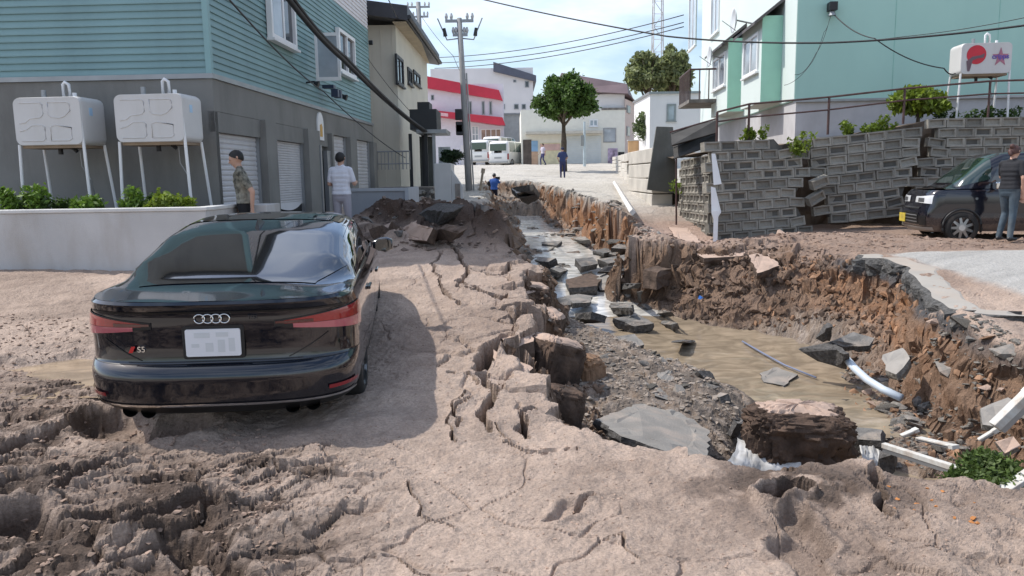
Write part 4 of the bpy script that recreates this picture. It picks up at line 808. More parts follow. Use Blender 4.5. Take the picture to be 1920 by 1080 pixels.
# ------------------------------------------------------------------ right: terrace, block walls, mint building
ter = MB(); rows = []
front = [(4.15, 20.5), (4.35, 17.0), (5.6, 17.05), (6.3, 17.5), (7.8, 17.45), (9.0, 17.4), (10.5, 17.5), (18, 17.2)]
def zter(x): return float(np.interp(x, [4, 5.5, 6.5, 9, 9.3, 20], [2.15, 2.3, 2.35, 2.75, 2.82, 2.9]))
xs = np.linspace(4.3, 18, 110)
for j in range(26):
    row = []
    for x in xs:
        yf = float(np.interp(x, [p[0] for p in front[1:]], [p[1] for p in front[1:]])); f = j/25
        if j < 10: row.append((x, yf+.05+.05*math.sin(x*9+j)+.08*random.random(), .1+(zter(x)-.1)*j/10))
        else: y = yf+.05+(j-10)/15*14; row.append((x, y, zter(x)+.10*float(fbm(np.array([x*1.3]), np.array([y*1.3]), 3, 5)[0])+.03*(j-10)/15))
    rows.append(row)
ter.grid(rows); tag(ter.build('embankment', mat('bank_earth', (.16, .12, .09), .95, var=.4, vscale=3, bump=.8, bscale=12, stain=(.06, .045, .03), sscale=2)), kind='structure')
# concrete block with a raised frame round a sunk panel
BW, BH, BD = .385, .195, .16
def block_mesh():
    mb = MB(); a, b = BW/2, BH/2; i1, j1 = a-.035, b-.03; i2, j2 = a-.055, b-.05
    o = [(-a, 0, -b), (a, 0, -b), (a, 0, b), (-a, 0, b)]; r1 = [(-i1, 0, -j1), (i1, 0, -j1), (i1, 0, j1), (-i1, 0, j1)]; r2 = [(-i2, .045, -j2), (i2, .045, -j2), (i2, .045, j2), (-i2, .045, j2)]; bk = [(-a, BD, -b), (a, BD, -b), (a, BD, b), (-a, BD, b)]
    vs = o+r1+r2+bk; fs = []
    for k in range(4): l = (k+1) % 4; fs += [(k, l, 4+l, 4+k), (4+k, 4+l, 8+l, 8+k), (l, k, 12+k, 12+l)]
    fs += [(8, 9, 10, 11), (15, 14, 13, 12)]; mb.add(vs, fs); return mb
M_BLOCK = mat('block_concrete', (.26, .243, .21), .92, var=.28, vscale=5, bump=.5, bscale=45, stain=(.13, .12, .10), sscale=2.2, objrand=.28)
M_BLOCK2 = mat('block_concrete_dark', (.17, .16, .155), .92, var=.2, vscale=5, bump=.5, bscale=45, stain=(.11, .105, .10), sscale=2.5)
blk = None
def wall_panel(name, label, O, dirv, tilt, rows, left, right, lean=0.0, seed=1, pitch=.208, rust_top=False):
    """O: lower left corner; left/right give each course's extent in metres along the course direction"""
    global blk
    t = thing(name, label, 'retaining wall', O, math.atan2(dirv[1], dirv[0])); rg = random.Random(seed); M0 = Matrix.Rotation(-lean, 4, 'X') @ Matrix.Rotation(-tilt, 4, 'Y')
    for r in range(rows):
        u0, u1 = left(r/(rows-1)), right(r/(rows-1)); u = u0+BW/2-(r % 2)*.19
        while u+BW/2 < u1+.12:
            if u-BW/2 > u0-.22:
                M = M0 @ Matrix.Translation((u+rg.uniform(-.006, .006), rg.uniform(-.014, .014), (r+.5)*pitch)) @ Matrix.Rotation(rg.gauss(0, .012), 4, 'Y') @ Matrix.Rotation(rg.gauss(0, .015), 4, 'Z')
                if u+BW/2 > u1-.25 or (u-BW/2 < u0+.1 and seed != 1): M = M @ Matrix.Rotation(rg.gauss(0, .07), 4, 'Y')
                if blk is None: blk = block_mesh().build('concrete_block', M_BLOCK, t); blk.matrix_local = M; blk2 = blk
                else: share('concrete_block', blk, t, M)
            u += BW+.012
    mb = MB(); vsf = []
    for r in range(rows): pass
    n = 14; pts = [(left(i/n)+.12, i/n*rows*pitch) for i in range(n+1)] + [(right(1-i/n)-.12, (1-i/n)*rows*pitch) for i in range(n+1)]
    mb.prism(pts, -.20, -.05, M=M0 @ Matrix.Rotation(math.pi/2, 4, 'X')); mb.build('mortar_core', mat('mortar', (.10, .095, .085), .95, var=.3), t)
    return t
ip = lambda xs, ys: (lambda v: float(np.interp(v, xs, ys)))
O1 = PY(1346, 456, 15.9); wall_panel('block_wall', 'leftmost tilted panel of the cracked grey block retaining wall', (O1.x, O1.y, O1.z), (.95, .31), R(2.0), 10, ip([0, 1], [0, 0]), ip([0, .15, .4, .6, .75, .85, 1], [2.3, 2.3, 2.05, 2.4, 2.2, 1.95, 1.65]), R(5), 1)
O2 = PY(1520, 424, 16.75); wall_panel('block_wall', 'middle panel of the block retaining wall, sheared between two cracks', (O2.x, O2.y, O2.z), (1, .02), R(5.2), 9, ip([0, .15, .3, .5, .7, .85, 1], [.45, .25, .5, .32, .2, -.05, -.2]), ip([0, .2, .4, .6, .8, 1], [2.25, 2.15, 2.3, 2.45, 2.65, 2.75]), R(4), 2)
O3 = PY(1690, 440, 16.95); wall_panel('block_wall', 'rightmost upright panel of the block retaining wall behind the black car', (O3.x, O3.y, O3.z), (1, 0), R(.3), 12, ip([0, .2, .4, .55, .7, .85, 1], [.2, .35, .25, .40, .55, .75, .7]), ip([0, 1], [5.2, 5.2]), R(2), 3)
O4 = PY(1274, 437, 19.6); e4 = PY(1333, 452, 16.1); dv = (e4.x-O4.x, e4.y-O4.y); ln = math.hypot(*dv)
wall_panel('block_wall', 'narrow side return of the block wall, facing the channel', (O4.x, O4.y, O4.z-.05), (dv[0]/ln, dv[1]/ln), R(1.2), 9, ip([0, 1], [0, 0]), ip([0, 1], [ln-.1, ln-.1]), R(0), 4)
# loose tumbled blocks in the crack
for i, (px, py, rot, lab) in enumerate(((1540, 343, .35, 'paler loose wall block tipped in the left crack'), (1533, 372, .5, 'darker loose wall block wedged low in the left crack'))):
    p = PY(px, py, 16.45); o = bpy.data.objects.new('loose_block', blk.data); COL.objects.link(o); o.location = p; o.rotation_euler = (.15, -rot, .2); tag(o, lab, 'block', 'tumbled wall blocks')
# torn white plastic corner strip and rusty pipe stub
cs = thing('corner_strip', 'broken white plastic strip standing at the block wall corner', 'strip', PY(1340, 450, 15.8)); 
for pts in ([(1334, 288), (1341, 288), (1353, 345), (1338, 347)], [(1333, 350), (1341, 352), (1352, 398), (1340, 418), (1334, 400)]):
    P_ = [PY(x, y, 15.75)-PY(1340, 450, 15.8) for x, y in pts]
    mb = MB(); n_ = len(P_); mb.add([p for p in P_]+[p+Vector((.01, .03, 0)) for p in P_], [tuple(range(n_)), tuple(range(2*n_-1, n_-1, -1))]+[(i, n_+i, n_+(i+1) % n_, (i+1) % n_) for i in range(n_)]); mb.build('strip_piece', mat('white_plastic', (.80, .82, .84), .4, var=.05), cs)
mb = MB(); P_ = [PY(x, y, 15.69)-PY(1340, 450, 15.8) for x, y in ((1338, 395), (1347, 395), (1345, 453), (1337, 453))]; mb.add(P_+[p+Vector((.01, .03, 0)) for p in P_], [(0,1,2,3),(7,6,5,4),(0,4,5,1),(1,5,6,2),(2,6,7,3),(3,7,4,0)]); mb.build('strip_piece', MATS['white_plastic'], cs)
# dark slab leaning and dark fallen fence panels
sl = thing('concrete_panel', 'tall dark concrete panel leaning beside the block wall', 'panel', PY(1240, 362, 21.5)); P_ = [PY(x, y, 21.5)-PY(1240, 362, 21.5) for x, y in ((1213, 356), (1270, 363), (1262, 238), (1231, 237))]
mb = MB(); mb.add(P_+[p+Vector((.05, .35, 0)) for p in P_], [(0,1,2,3),(7,6,5,4),(0,4,5,1),(1,5,6,2),(2,6,7,3),(3,7,4,0)]); mb.build('panel_body', mat('dark_concrete', (.12, .12, .105), .9, var=.15, vscale=2, bump=.3, stain=(.18, .18, .165), sscale=1.5), sl, bevel=.01)
fp = thing('fallen_fence', 'dark fallen fence panels lying over the wall corner', 'fence', PY(1262, 300, 18)); O_ = PY(1262, 300, 18)
for k, q4 in enumerate((((1258, 248), (1345, 224), (1345, 248), (1260, 272)), ((1262, 274), (1345, 250), (1346, 268), (1264, 297)))):
    P_ = [PY(x, y, 18-.25*i_ % 2)-O_ for i_, (x, y) in enumerate(q4)]; mb = MB(); mb.add(P_+[p+Vector((.02, .12, -.02)) for p in P_], [(3,2,1,0),(4,5,6,7),(1,5,4,0),(2,6,5,1),(3,7,6,2),(0,4,7,3)]); mb.build('fence_panel', mat('charcoal_board', (.05, .048, .045), .85, var=.3), fp)
for (x0, y0, x1, y1) in ((1256, 248, 1345, 222), (1260, 273, 1346, 249), (1268, 296, 1268, 430)): mb = MB(); mb.tube([PY(x0, y0, 17.9)-O_, PY(x1, y1, 17.9)-O_], .022, 6); mb.build('fence_rail', M_BROWN, fp)
# railing on top of the wall
rp = [(1345, 210, 250), (1405, 195, 250), (1555, 182, 235), (1697, 166, 215), (1857, 152, 205), (1990, 148, 203)]
rlg = thing('brown_railing', 'rusty brown two rail fence along the top of the block wall', 'railing', (0, 0, 0)); YR_ = [17.2, 17.2, 17.35, 17.3, 17.2, 17.1]; tops = []; mids = []
for (px, pt, pb), yy in zip(rp, YR_):
    a = PY(px, pt, yy); c = PY(px, pb, yy); mb = MB(); mb.tube([(a.x, yy, c.z-.2), a], .028, 6); mb.build('post', M_BROWN, rlg); tops.append(a); mids.append(a*.55+Vector((a.x, yy, c.z))*.45)
for a, b in zip(tops[:-1], tops[1:]): mb = MB(); mb.tube([a, b], .024, 6); mb.build('rail', M_BROWN, rlg)
for a, b in zip(mids[:-1], mids[1:]): mb = MB(); mb.tube([a, b], .02, 6); mb.build('rail', M_BROWN, rlg)

# --- mint building
CB = PY(1490, 188, 20.3); mz = CB.z
mbd = Bld('mint_building', 'mint green sided apartment building on the terrace, upper right', 'building', (CB.x, CB.y), R(-4), 0.0)
DEP = 14.0
mb = MB(); mb.span((0, 0, mz), (15, DEP, 12.5)); mb.build('wall', M_MINT, mbd.t)
mb = MB(); mb.span((-.012, .02, mz+.02), (-.002, DEP-.02, 12.4)); mb.build('sunlit_side_sheet', M_MINTL, mbd.t)  # thin sheet that paints the sunlit tone over the side wall
mb = MB(); mb.span((.05, .05, 2.2), (15, DEP, mz-.002)); mb.build('foundation', mat('foundation', (.50, .49, .50), .9, var=.08, stain=(.40, .39, .39), sscale=.6), mbd.t)
mb = MB(); mb.span((-.03, -.03, mz-.05), (15, -.003, mz+.01)); mb.build('base_trim', M_STEEL, mbd.t)
mb = MB(); mb.span((-.4, -.4, 12.5), (15.4, DEP+.4, 12.8)); mb.build('roof', M_STEEL, mbd.t)
for u in (2.4, 4.9, 7.3): mb = MB(); mb.span((u, -.006, mz+.03), (u+.012, -.001, 12.4)); mb.build('panel_joint', mat('mint_joint', (.27, .52, .45), .7), mbd.t)
def bay(u0, u1, pr, z0, z1, nm):
    mb = MB(); mb.span((-pr, u0, z0), (-.013, u1, z1)); by = mb.build('bay', M_MINTL, mbd.t)
    mb = MB(); mb.span((-pr-.004, u0-.012, z0+.004), (-.014, u0-.002, z1-.004)); mb.build('bay_cheek', M_MINTP, by)
    mb = MB(); mb.add([(-pr-.25, u0-.15, z1-.25), (-pr-.25, u1+.15, z1-.25), (-.015, u1+.15, z1+.35), (-.015, u0-.15, z1+.35), (-pr-.25, u0-.15, z1-.17), (-pr-.25, u1+.15, z1-.17), (-.015, u1+.15, z1+.45), (-.015, u0-.15, z1+.45)], [(0,3,2,1),(4,5,6,7),(0,1,5,4),(1,2,6,5),(2,3,7,6),(3,0,4,7)]); mb.build('bay_roof', mat('bay_roof', (.09, .08, .08), .6, var=.3), by)
    mbd.window('B', u0+.3, u1-.35, z0+(z1-z0)*.38, z1-.35, M_WHITE, M_GLASSL, mull=1, off=-pr, fw=.08, name='bay_window')
    return by
ub = mbd.pix('B', 1467, 100)[0]; ub2 = mbd.pix('B', 1397, 130)[0]
bay(ub, ub+2.4, .55, mbd.pix('B', 1467, 190)[1], mbd.pix('B', 1467, 30)[1], 1)
bay(ub2, ub2+2.8, .55, mbd.pix('B', 1397, 208)[1], mbd.pix('B', 1397, 72)[1], 2)
# balcony
u0 = mbd.pix('B', 1378, 160)[0]+.4; u1 = u0+2.6; zb = mbd.pix('B', 1375, 190)[1]
bl = MB(); bl.span((-1.5, u0, zb), (-.013, u1, zb+.12)); bal = bl.build('balcony', M_STEP, mbd.t)
for i in range(9): mb = MB(); f = i/8; mb.tube([(-1.46, u0+.05+(u1-u0-.1)*f, zb+.12), (-1.46, u0+.05+(u1-u0-.1)*f, zb+1.15)], .022, 5); mb.build('baluster', M_BROWN, bal)
for i in range(5): mb = MB(); f = i/4; mb.tube([(-1.46+1.3*f, u0+.05, zb+.12), (-1.46+1.3*f, u0+.05, zb+1.15)], .022, 5); mb.build('baluster', M_BROWN, bal)
mb = MB(); mb.tube([(-.1, u0+.05, zb+1.15), (-1.46, u0+.05, zb+1.15), (-1.46, u1, zb+1.15)], .035, 6); mb.build('handrail', M_BROWN, bal)
mbd.window('B', u0+.3, u0+1.2, zb+.15, zb+2.1, M_WHITE, M_GLASSL, mull=0, fw=.08, name='balcony_door', off=-.013)
for px, py, hh, w_ in ((1300, 40, 1.5, 1.0), (1343, 8, 1.4, .8)): uu, z_ = mbd.pix('B', px, py); mbd.window('B', uu-w_, uu+w_, z_-hh*.8, z_+hh*.8, M_WHITE, M_GLASSL, mull=1, fw=.08, off=-.013)
def dish(px, py, r):
    uu, z_ = mbd.pix('B', px, py, -.9); rows = []
    for i in range(6): rr = r*i/5; rows.append([(-.9-.0+.25*(rr/r)**2*r*-1, uu+rr*math.cos(a), z_+rr*math.sin(a)) for a in np.linspace(0, 2*math.pi, 20, endpoint=False)])
    rows2 = [[(x+.015, y, z) for x, y, z in r_] for r_ in rows[::-1]]
    mb = MB(); mb.grid(rows+rows2, close=True); d_ = mb.build('satellite_dish', mat('dish', (.60, .63, .65), .5), mbd.t, smooth=True); mb = MB(); mb.tube([(-.88, uu, z_), (-.013, uu, z_-.2)], .025, 6); mb.tube([(-.9, uu, z_-r*.8), (-1.3, uu, z_)], .012, 5); mb.build('dish_arm', M_STEEL, d_)
dish(1380, 38, .36); dish(1334, 105, .36)
mb = MB(); uu, z_ = mbd.pix('A', 1557, 16); mb.span((uu-.09, -.25, z_-.08), (uu+.1, -.003, z_+.12)); lm = mb.build('lamp_box', M_BLK, mbd.t)
mb = MB(); mb.tube([(uu, -.14, z_-.09), (uu, -.14, z_-.2)], [.06, .1], 10); mb.build('lamp_shade', M_STEEL, lm)
W0 = mbd.M @ Vector((uu, -.1, z_-.1))
q1 = PY(1640, 72, 18.5); q2 = PY(1770, 128, 17.9); q3 = PY(1800, 130, 17.9)
cable('sagging cable from the wall lamp to the white tank', [W0, q1, q2, q3], .014, .12)
cable('slack thin wire hanging from the wall lamp to the left corner', [W0, PY(1530, 100, 19.7), PY(1490, 140, 19.9)], .007, .15)
cable('second slack wire from the wall lamp to the bay', [W0, PY(1545, 60, 19.6), PY(1520, 120, 19.7), PY(1470, 160, 20)], .006, .1)
# white tank with logo on the mint wall
ta = PY(1806, 80, 17.6); tbp = PY(1893, 138, 17.6); zg = 2.75
tk = tank('kerosene_tank', 'white kerosene tank with red disc and purple star lettering on the mint wall', ((ta.x+tbp.x)/2, 17.6, zg), tbp.x-ta.x, ta.z-tbp.z, .6, tbp.z-zg, rz=R(-6), logo=True, relief=False)
w_, h_ = tbp.x-ta.x, ta.z-tbp.z; lz = tbp.z-zg
M_RD = mat('red_print', (.55, .02, .04), .5, var=.15); M_PR = mat('purple_print', (.13, .08, .38), .5, var=.1); M_ST = mat('star_print', (.42, .16, .22), .5)
FZ_ = Matrix.Rotation(math.pi/2, 4, 'X')
mb = MB(); mb.prism([(-.20*w_+.19*w_*math.cos(a), lz+.62*h_+.19*w_*math.sin(a)) for a in np.linspace(0, 2*math.pi, 28, endpoint=False)], .004, .008, M=FZ_); lg = mb.build('red_disc', M_RD, tk)
mb = MB(); mb.prism([(-.39*w_, lz+.42*h_), (-.28*w_, lz+.56*h_), (-.12*w_, lz+.60*h_), (-.04*w_, lz+.66*h_), (-.06*w_, lz+.52*h_), (-.18*w_, lz+.50*h_), (-.27*w_, lz+.44*h_), (-.32*w_, lz+.10*h_), (-.36*w_, lz+.10*h_)], .009, .011, M=FZ_); mb.build('grey_streak', mat('grey_print', (.16, .10, .12), .6), lg)
mb = MB(); mb.prism([(.27*w_+(.17 if i % 2 == 0 else .07)*w_*math.sin(i*math.pi/5), lz+.52*h_+(.20 if i % 2 == 0 else .08)*w_*math.cos(i*math.pi/5)) for i in range(10)][::-1], .004, .007, M=FZ_); st_ = mb.build('star', M_ST, tk)
def text_mesh(body, name, m, parent, size, M, ext=.002, bold=0):
    cu = bpy.data.curves.new('txt', 'FONT'); cu.body = body; cu.size = size; cu.extrude = ext; cu.align_x = 'CENTER'; cu.align_y = 'CENTER'; cu.offset = bold
    o = bpy.data.objects.new('txt', cu); COL.objects.link(o); dg = bpy.context.evaluated_depsgraph_get(); me = bpy.data.meshes.new_from_object(o.evaluated_get(dg)); bpy.data.objects.remove(o)
    me.materials.clear(); me.materials.append(m); q = bpy.data.objects.new(name, me); COL.objects.link(q); q.parent = parent; q.matrix_local = M; return q
text_mesh('cripps', 'lettering', M_PR, tk, .135*w_, Matrix.Translation((.27*w_, -.011, lz+.54*h_)) @ FZ_, bold=.004)
p = PY(1747, 212, 17.3); shrub('leafy_bush', 'bright green leafy bush behind the brown railing', p.x+.02, 17.9, p.z-.12, .66, .40, 5200, LG3, .07, 9, lumps=20)
# ------------------------------------------------------------------ vehicles
def paint(name, col, rough=.22, metal=.0, dust=.0, dcol=(.33, .25, .2)):
    if name in MATS: return MATS[name]
    m = bpy.data.materials.new(name); m.use_nodes = True; N = m.node_tree.nodes; L = m.node_tree.links; b = N['Principled BSDF']
    b.inputs['Metallic'].default_value = metal; b.inputs['Coat Weight'].default_value = 1.0; b.inputs['Coat Roughness'].default_value = .04
    tc = N.new('ShaderNodeTexCoord'); sp = N.new('ShaderNodeSeparateXYZ'); L.new(tc.outputs['Object'], sp.inputs[0])
    n = N.new('ShaderNodeTexNoise'); n.inputs['Scale'].default_value = 7; n.inputs['Detail'].default_value = 9; n.inputs['Roughness'].default_value = .7; L.new(tc.outputs['Object'], n.inputs[0])
    mr = N.new('ShaderNodeMapRange'); mr.inputs['From Min'].default_value = .75; mr.inputs['From Max'].default_value = .12; mr.inputs['To Min'].default_value = -.25; mr.inputs['To Max'].default_value = .75; mr.clamp = False; L.new(sp.outputs['Z'], mr.inputs[0])
    ad = N.new('ShaderNodeMath'); ad.operation = 'ADD'; L.new(mr.outputs[0], ad.inputs[0]); L.new(n.outputs[0], ad.inputs[1])
    sb = N.new('ShaderNodeMapRange'); sb.inputs['From Min'].default_value = .62; sb.inputs['From Max'].default_value = 1.15; sb.inputs['To Max'].default_value = dust; L.new(ad.outputs[0], sb.inputs[0])
    mx = N.new('ShaderNodeMixRGB'); mx.inputs[1].default_value = (*col, 1); mx.inputs[2].default_value = (*dcol, 1); L.new(sb.outputs[0], mx.inputs[0]); L.new(mx.outputs[0], b.inputs['Base Color'])
    rr = N.new('ShaderNodeMapRange'); rr.inputs['To Min'].default_value = rough; rr.inputs['To Max'].default_value = .85; L.new(sb.outputs[0], rr.inputs[0]); L.new(rr.outputs[0], b.inputs['Roughness'])
    iv = N.new('ShaderNodeMapRange'); iv.inputs['To Min'].default_value = 1.0; iv.inputs['To Max'].default_value = .2; L.new(sb.outputs[0], iv.inputs[0]); L.new(iv.outputs[0], b.inputs['Coat Weight'])
    MATS[name] = m; return m
M_TYRE = mat('tyre', (.02, .019, .018), .85, var=.3, stain=(.14, .105, .085), sscale=4); M_RIM = mat('alloy', (.55, .56, .57), .3, metal=.9, var=.1)
M_CHROME = mat('chrome', (.78, .79, .80), .12, metal=1.0, var=.05); M_TRIM = mat('black_trim', (.012, .012, .013), .45, var=.2); M_CGLASS = mat('tinted_glass', (.010, .012, .014), .03, var=.2, coat=1.0, spec=.9)
M_TAIL = mat('tail_red', (.27, .004, .008), .12, var=.15, coat=1.0); M_TAILC = mat('tail_clear', (.42, .11, .13), .15, var=.2, coat=1.0); M_PLATE = mat('plate_white', (.74, .75, .78), .4, var=.03); M_PLG = mat('plate_grey', (.62, .64, .655), .5, var=.1)
class Car:
    def __init__(s, t, L, levels, Rr, Rf, p, belt, roof, prof, front_taper=.06):
        s.t, s.L, s.lv, s.Rr, s.Rf, s.p, s.belt, s.roof, s.prof, s.ft = t, L, levels, Rr, Rf, p, belt, roof, prof, front_taper
        s.zs = [l[0] for l in levels]
    def lev(s, z): return [float(np.interp(z, s.zs, [l[k] for l in s.lv])) for k in (1, 2, 3)]     # rear inset, front inset, half width
    def out(s, z, q):          # q 0..1 along one side: rear centre -> front centre
        ir, if_, W = s.lev(z); yr, yf = ir, s.L-if_
        if q < .35: th = q/.35*math.pi/2; return W*math.sin(th)**(2/s.p), yr+s.Rr*(1-math.cos(th)**(2/s.p))
        if q > .65: th = (1-q)/.35*math.pi/2; return W*(1-s.ft)*math.sin(th)**(2/s.p), yf-s.Rf*(1-math.cos(th)**(2/s.p))
        f = (q-.35)/.3; y = (yr+s.Rr)*(1-f)+(yf-s.Rf)*f; return W*(1-s.ft*f*f), y
    def S(s, q, z, off=0.0, side=1):
        x, y = s.out(z, q); e = 1e-3
        if off:
            x1, y1 = s.out(z, min(1, q+.004)); x0, y0 = s.out(z, max(0, q-.004)); tx, ty = x1-x0, y1-y0; l = math.hypot(tx, ty)+1e-9; x += ty/l*off; y -= tx/l*off
        return Vector((side*x, y, z))
    def qx(s, z, xf):          # q on the rear face for a lateral fraction
        return .35*2/math.pi*math.asin(min(1, max(0, xf))**(s.p/2))
    def qxf(s, z, xf): return 1-s.qx(z, xf)
    def body(s, m, n=44):
        rows = []; qs = [(.5-.5*math.cos(math.pi*i/n)) for i in range(n+1)]
        qs = sorted(set([.35*i/16 for i in range(17)]+[.35+.3*i/8 for i in range(9)]+[.65+.35*i/16 for i in range(17)]))
        for z in s.zs: rows.append([s.S(q, z) for q in qs]+[s.S(q, z, side=-1) for q in qs[::-1][1:-1]])
        mb = MB(); mb.grid(rows, close=True); n_ = len(rows[0]); mb.f.append(tuple(range(n_-1, -1, -1))); mb.m.append(0)
        o = mb.build('body', m, s.t, smooth=True); md = o.modifiers.new('es', 'EDGE_SPLIT'); md.split_angle = R(38); return o
    def U(s, y, v, off=0.0, side=1):    # upper surface: y station, v 0 belt edge .. 1 centre line
        zb = float(np.interp(y, *zip(*s.belt))); zt = s.roofz(y); H_ = max(zt-zb, .004)
        z = s.zs[-1]; ir, if_, W = s.lev(z); yr, yf = ir, s.L-if_
        if y < yr+s.Rr: f = 1-(y-yr)/s.Rr; Wb = W*max(0, 1-min(1, max(0, f))**s.p)**(1/s.p)
        elif y > yf-s.Rf: f = 1-(yf-y)/s.Rf; Wb = W*(1-s.ft)*max(0, 1-min(1, max(0, f))**s.p)**(1/s.p)
        else: f = (y-yr-s.Rr)/(yf-yr-s.Rr-s.Rf); Wb = W*(1-s.ft*f*f)
        vs_ = np.linspace(0, 1, len(s.prof)); x = float(np.interp(v, vs_, [p[0] for p in s.prof])); zf = float(np.interp(v, vs_, [p[1] for p in s.prof]))
        k = min(1, H_/.18); x = x*k+(1-v)*(1-k)
        return Vector((side*(Wb*x+off*max(0, 1-zf)), y, zb+H_*zf+off*(.3+.7*zf)))
    def roofz(s, y):
        ys, zs = zip(*s.roof); i = np.interp(y, ys, zs); e = .08; return float((np.interp(y-e, ys, zs)+2*i+np.interp(y+e, ys, zs))/4)
    def upper(s, m, y0, y1, n=48, nv=14):
        rows = []
        for i in range(n+1):
            y = y0+(y1-y0)*i/n; vs_ = [j/nv for j in range(nv+1)]; rows.append([s.U(y, v) for v in vs_]+[s.U(y, v, side=-1) for v in vs_[::-1][1:]])
        mb = MB(); mb.grid(rows); mb.f = [tuple(reversed(f)) for f in mb.f]; return mb.build('roof_shell', m, s.t, smooth=True)
    def upatch(s, name, m, yv, off=.006, side=1, both=False, n=10, parent=None):   # yv: function f,g -> (y, v)
        mb = MB(); rows = []
        for i in range(n+1):
            r = []
            for j in range(n+1): y, v = yv(i/n, j/n); r.append(s.U(y, v, off, side) if not both else (s.U(y, 1-abs(v), off, 1 if v >= 0 else -1)))
            rows.append(r)
        mb.grid(rows); mb.f = [tuple(reversed(f)) for f in mb.f] if (side == 1 or both) else mb.f; return mb.build(name, m, parent or s.t, smooth=True)
    def patch(s, name, m, q0, q1, zlo, zhi, off=.006, side=1, n=14, nz=4, parent=None, mirror=False):
        mb = MB()
        for sd in ((1, -1) if mirror else (side,)):
            rows = []
            for k in range(nz+1):
                rows.append([])
                for i in range(n+1):
                    f = i/n; q = q0+(q1-q0)*f; a = zlo(f) if callable(zlo) else zlo; b = zhi(f) if callable(zhi) else zhi
                    rows[-1].append(s.S(abs(q), a+(b-a)*k/nz, off, sd if q >= 0 else -sd))
            kk = len(mb.f); mb.grid(rows)
            if sd == -1: mb.f[kk:] = [tuple(reversed(f)) for f in mb.f[kk:]]
        return mb.build(name, m, parent or s.t, smooth=True)
    def wheel(s, x, y, r, w, spokes=10):
        sg = 1 if x > 0 else -1; t = bpy.data.objects
        mb = MB(); rows = []
        for dx, rr in ((-w/2, r*.68), (-w/2, r*.93), (-w*.38, r), (w*.38, r), (w/2, r*.93), (w/2, r*.68)): rows.append([(dx*sg, rr*math.cos(a), rr*math.sin(a)) for a in np.linspace(0, 2*math.pi, 32, endpoint=False)])
        mb.grid(rows, close=True); wh = mb.build('wheel', M_TYRE, s.t, smooth=True); wh.location = (x, y, r-.01)
        mb = MB(); mb.tube([(w*.2*sg, 0, 0), (w*.46*sg, 0, 0)], [.09*r/.3, .06*r/.3], 12)
        for k in range(spokes):
            a = 2*math.pi*k/spokes; c, s_ = math.cos(a), math.sin(a); mb.add([(w*.44*sg, c*.05-s_*.028, s_*.05+c*.028), (w*.44*sg, c*.05+s_*.028, s_*.05-c*.028), (w*.40*sg, c*r*.68+s_*.02, s_*r*.68-c*.02), (w*.40*sg, c*r*.68-s_*.02, s_*r*.68+c*.02)], [(0,1,2,3),(3,2,1,0)])
        mb.grid([[(w*.5*sg, r*.66*math.cos(a), r*.66*math.sin(a)) for a in np.linspace(0, 2*math.pi, 32, endpoint=False)], [(w*.38*sg, r*.70*math.cos(a), r*.70*math.sin(a)) for a in np.linspace(0, 2*math.pi, 32, endpoint=False)]], close=True)
        mb.build('rim', M_RIM, wh)
        mb = MB(); mb.tube([(-.02*sg, 0, 0), (w*.12*sg, 0, 0)], r*.66, 24); mb.build('brake_disc', M_TRIM, wh)
        return wh
PROF = [(1.0, 0), (.99, .10), (.965, .28), (.92, .52), (.865, .74), (.80, .88), (.69, .95), (.50, .98), (.30, .995), (0, 1.0)]

# --- dark four-door fastback sunk in the mud
CX, CYr = -2.0, 5.02
ct = thing('parked_car', 'dark blue black fastback car stuck rear wheels deep in mud', 'car', (CX, CYr, -.02), R(6.2)); ct.rotation_euler = (R(1.6), R(.5), R(6.2))
PA = paint('car_paint_dark', (.004, .007, .014), .12, .15, dust=.08)
lv = [(.17, .20, .18, .80), (.20, .13, .10, .85), (.245, .075, .06, .885), (.26, .05, .05, .893), (.275, .040, .045, .90), (.30, .030, .03, .908), (.36, .016, .01, .915), (.43, .006, .0, .918), (.455, .0, .01, .92), (.50, .012, .03, .922), (.53, .034, .045, .922), (.548, .062, .055, .922), (.558, .076, .06, .922), (.575, .082, .08, .922), (.68, .088, .12, .925), (.74, .078, .16, .926), (.80, .070, .22, .924), (.86, .070, .32, .918), (.885, .072, .36, .912), (.91, .058, .42, .903), (.945, .020, .52, .89), (.965, .010, .58, .882), (.985, .020, .66, .865)]
car = Car(ct, 4.75, lv, .62, .95, 3.3, [(0, .985), (.5, .99), (1.5, .985), (3.2, .955), (3.75, .94), (4.75, .93)], [(0, .988), (.30, .998), (.50, 1.012), (.62, 1.05), (1.55, 1.315), (1.9, 1.365), (2.4, 1.392), (2.8, 1.375), (3.05, 1.325), (3.78, 1.0), (3.95, .965), (4.75, .935)], PROF)
car.body(PA); car.upper(PA, .022, 4.08, 60)
def rw(f, g): y = .53+.98*f; wdt = .66+.09*f; return y, (g*2-1)*wdt*(.98 if f > 0 else 1)
car.upatch('rear_window', M_CGLASS, rw, .006, both=True, n=20)
car.upatch('sunroof', M_CGLASS, lambda f, g: (1.95+.75*f, (g*2-1)*.50), .005, both=True)
for sd in (1, -1):
    car.upatch('side_window', M_CGLASS, lambda f, g: (1.05+2.25*g-(.0 if f < .5 else 0)+.45*f*(1-g)-.45*f*g*.9, .08+.40*f), .005, side=sd, n=16)
car.upatch('windscreen', M_CGLASS, lambda f, g: (3.1+.6*f, (g*2-1)*.66), .005, both=True)
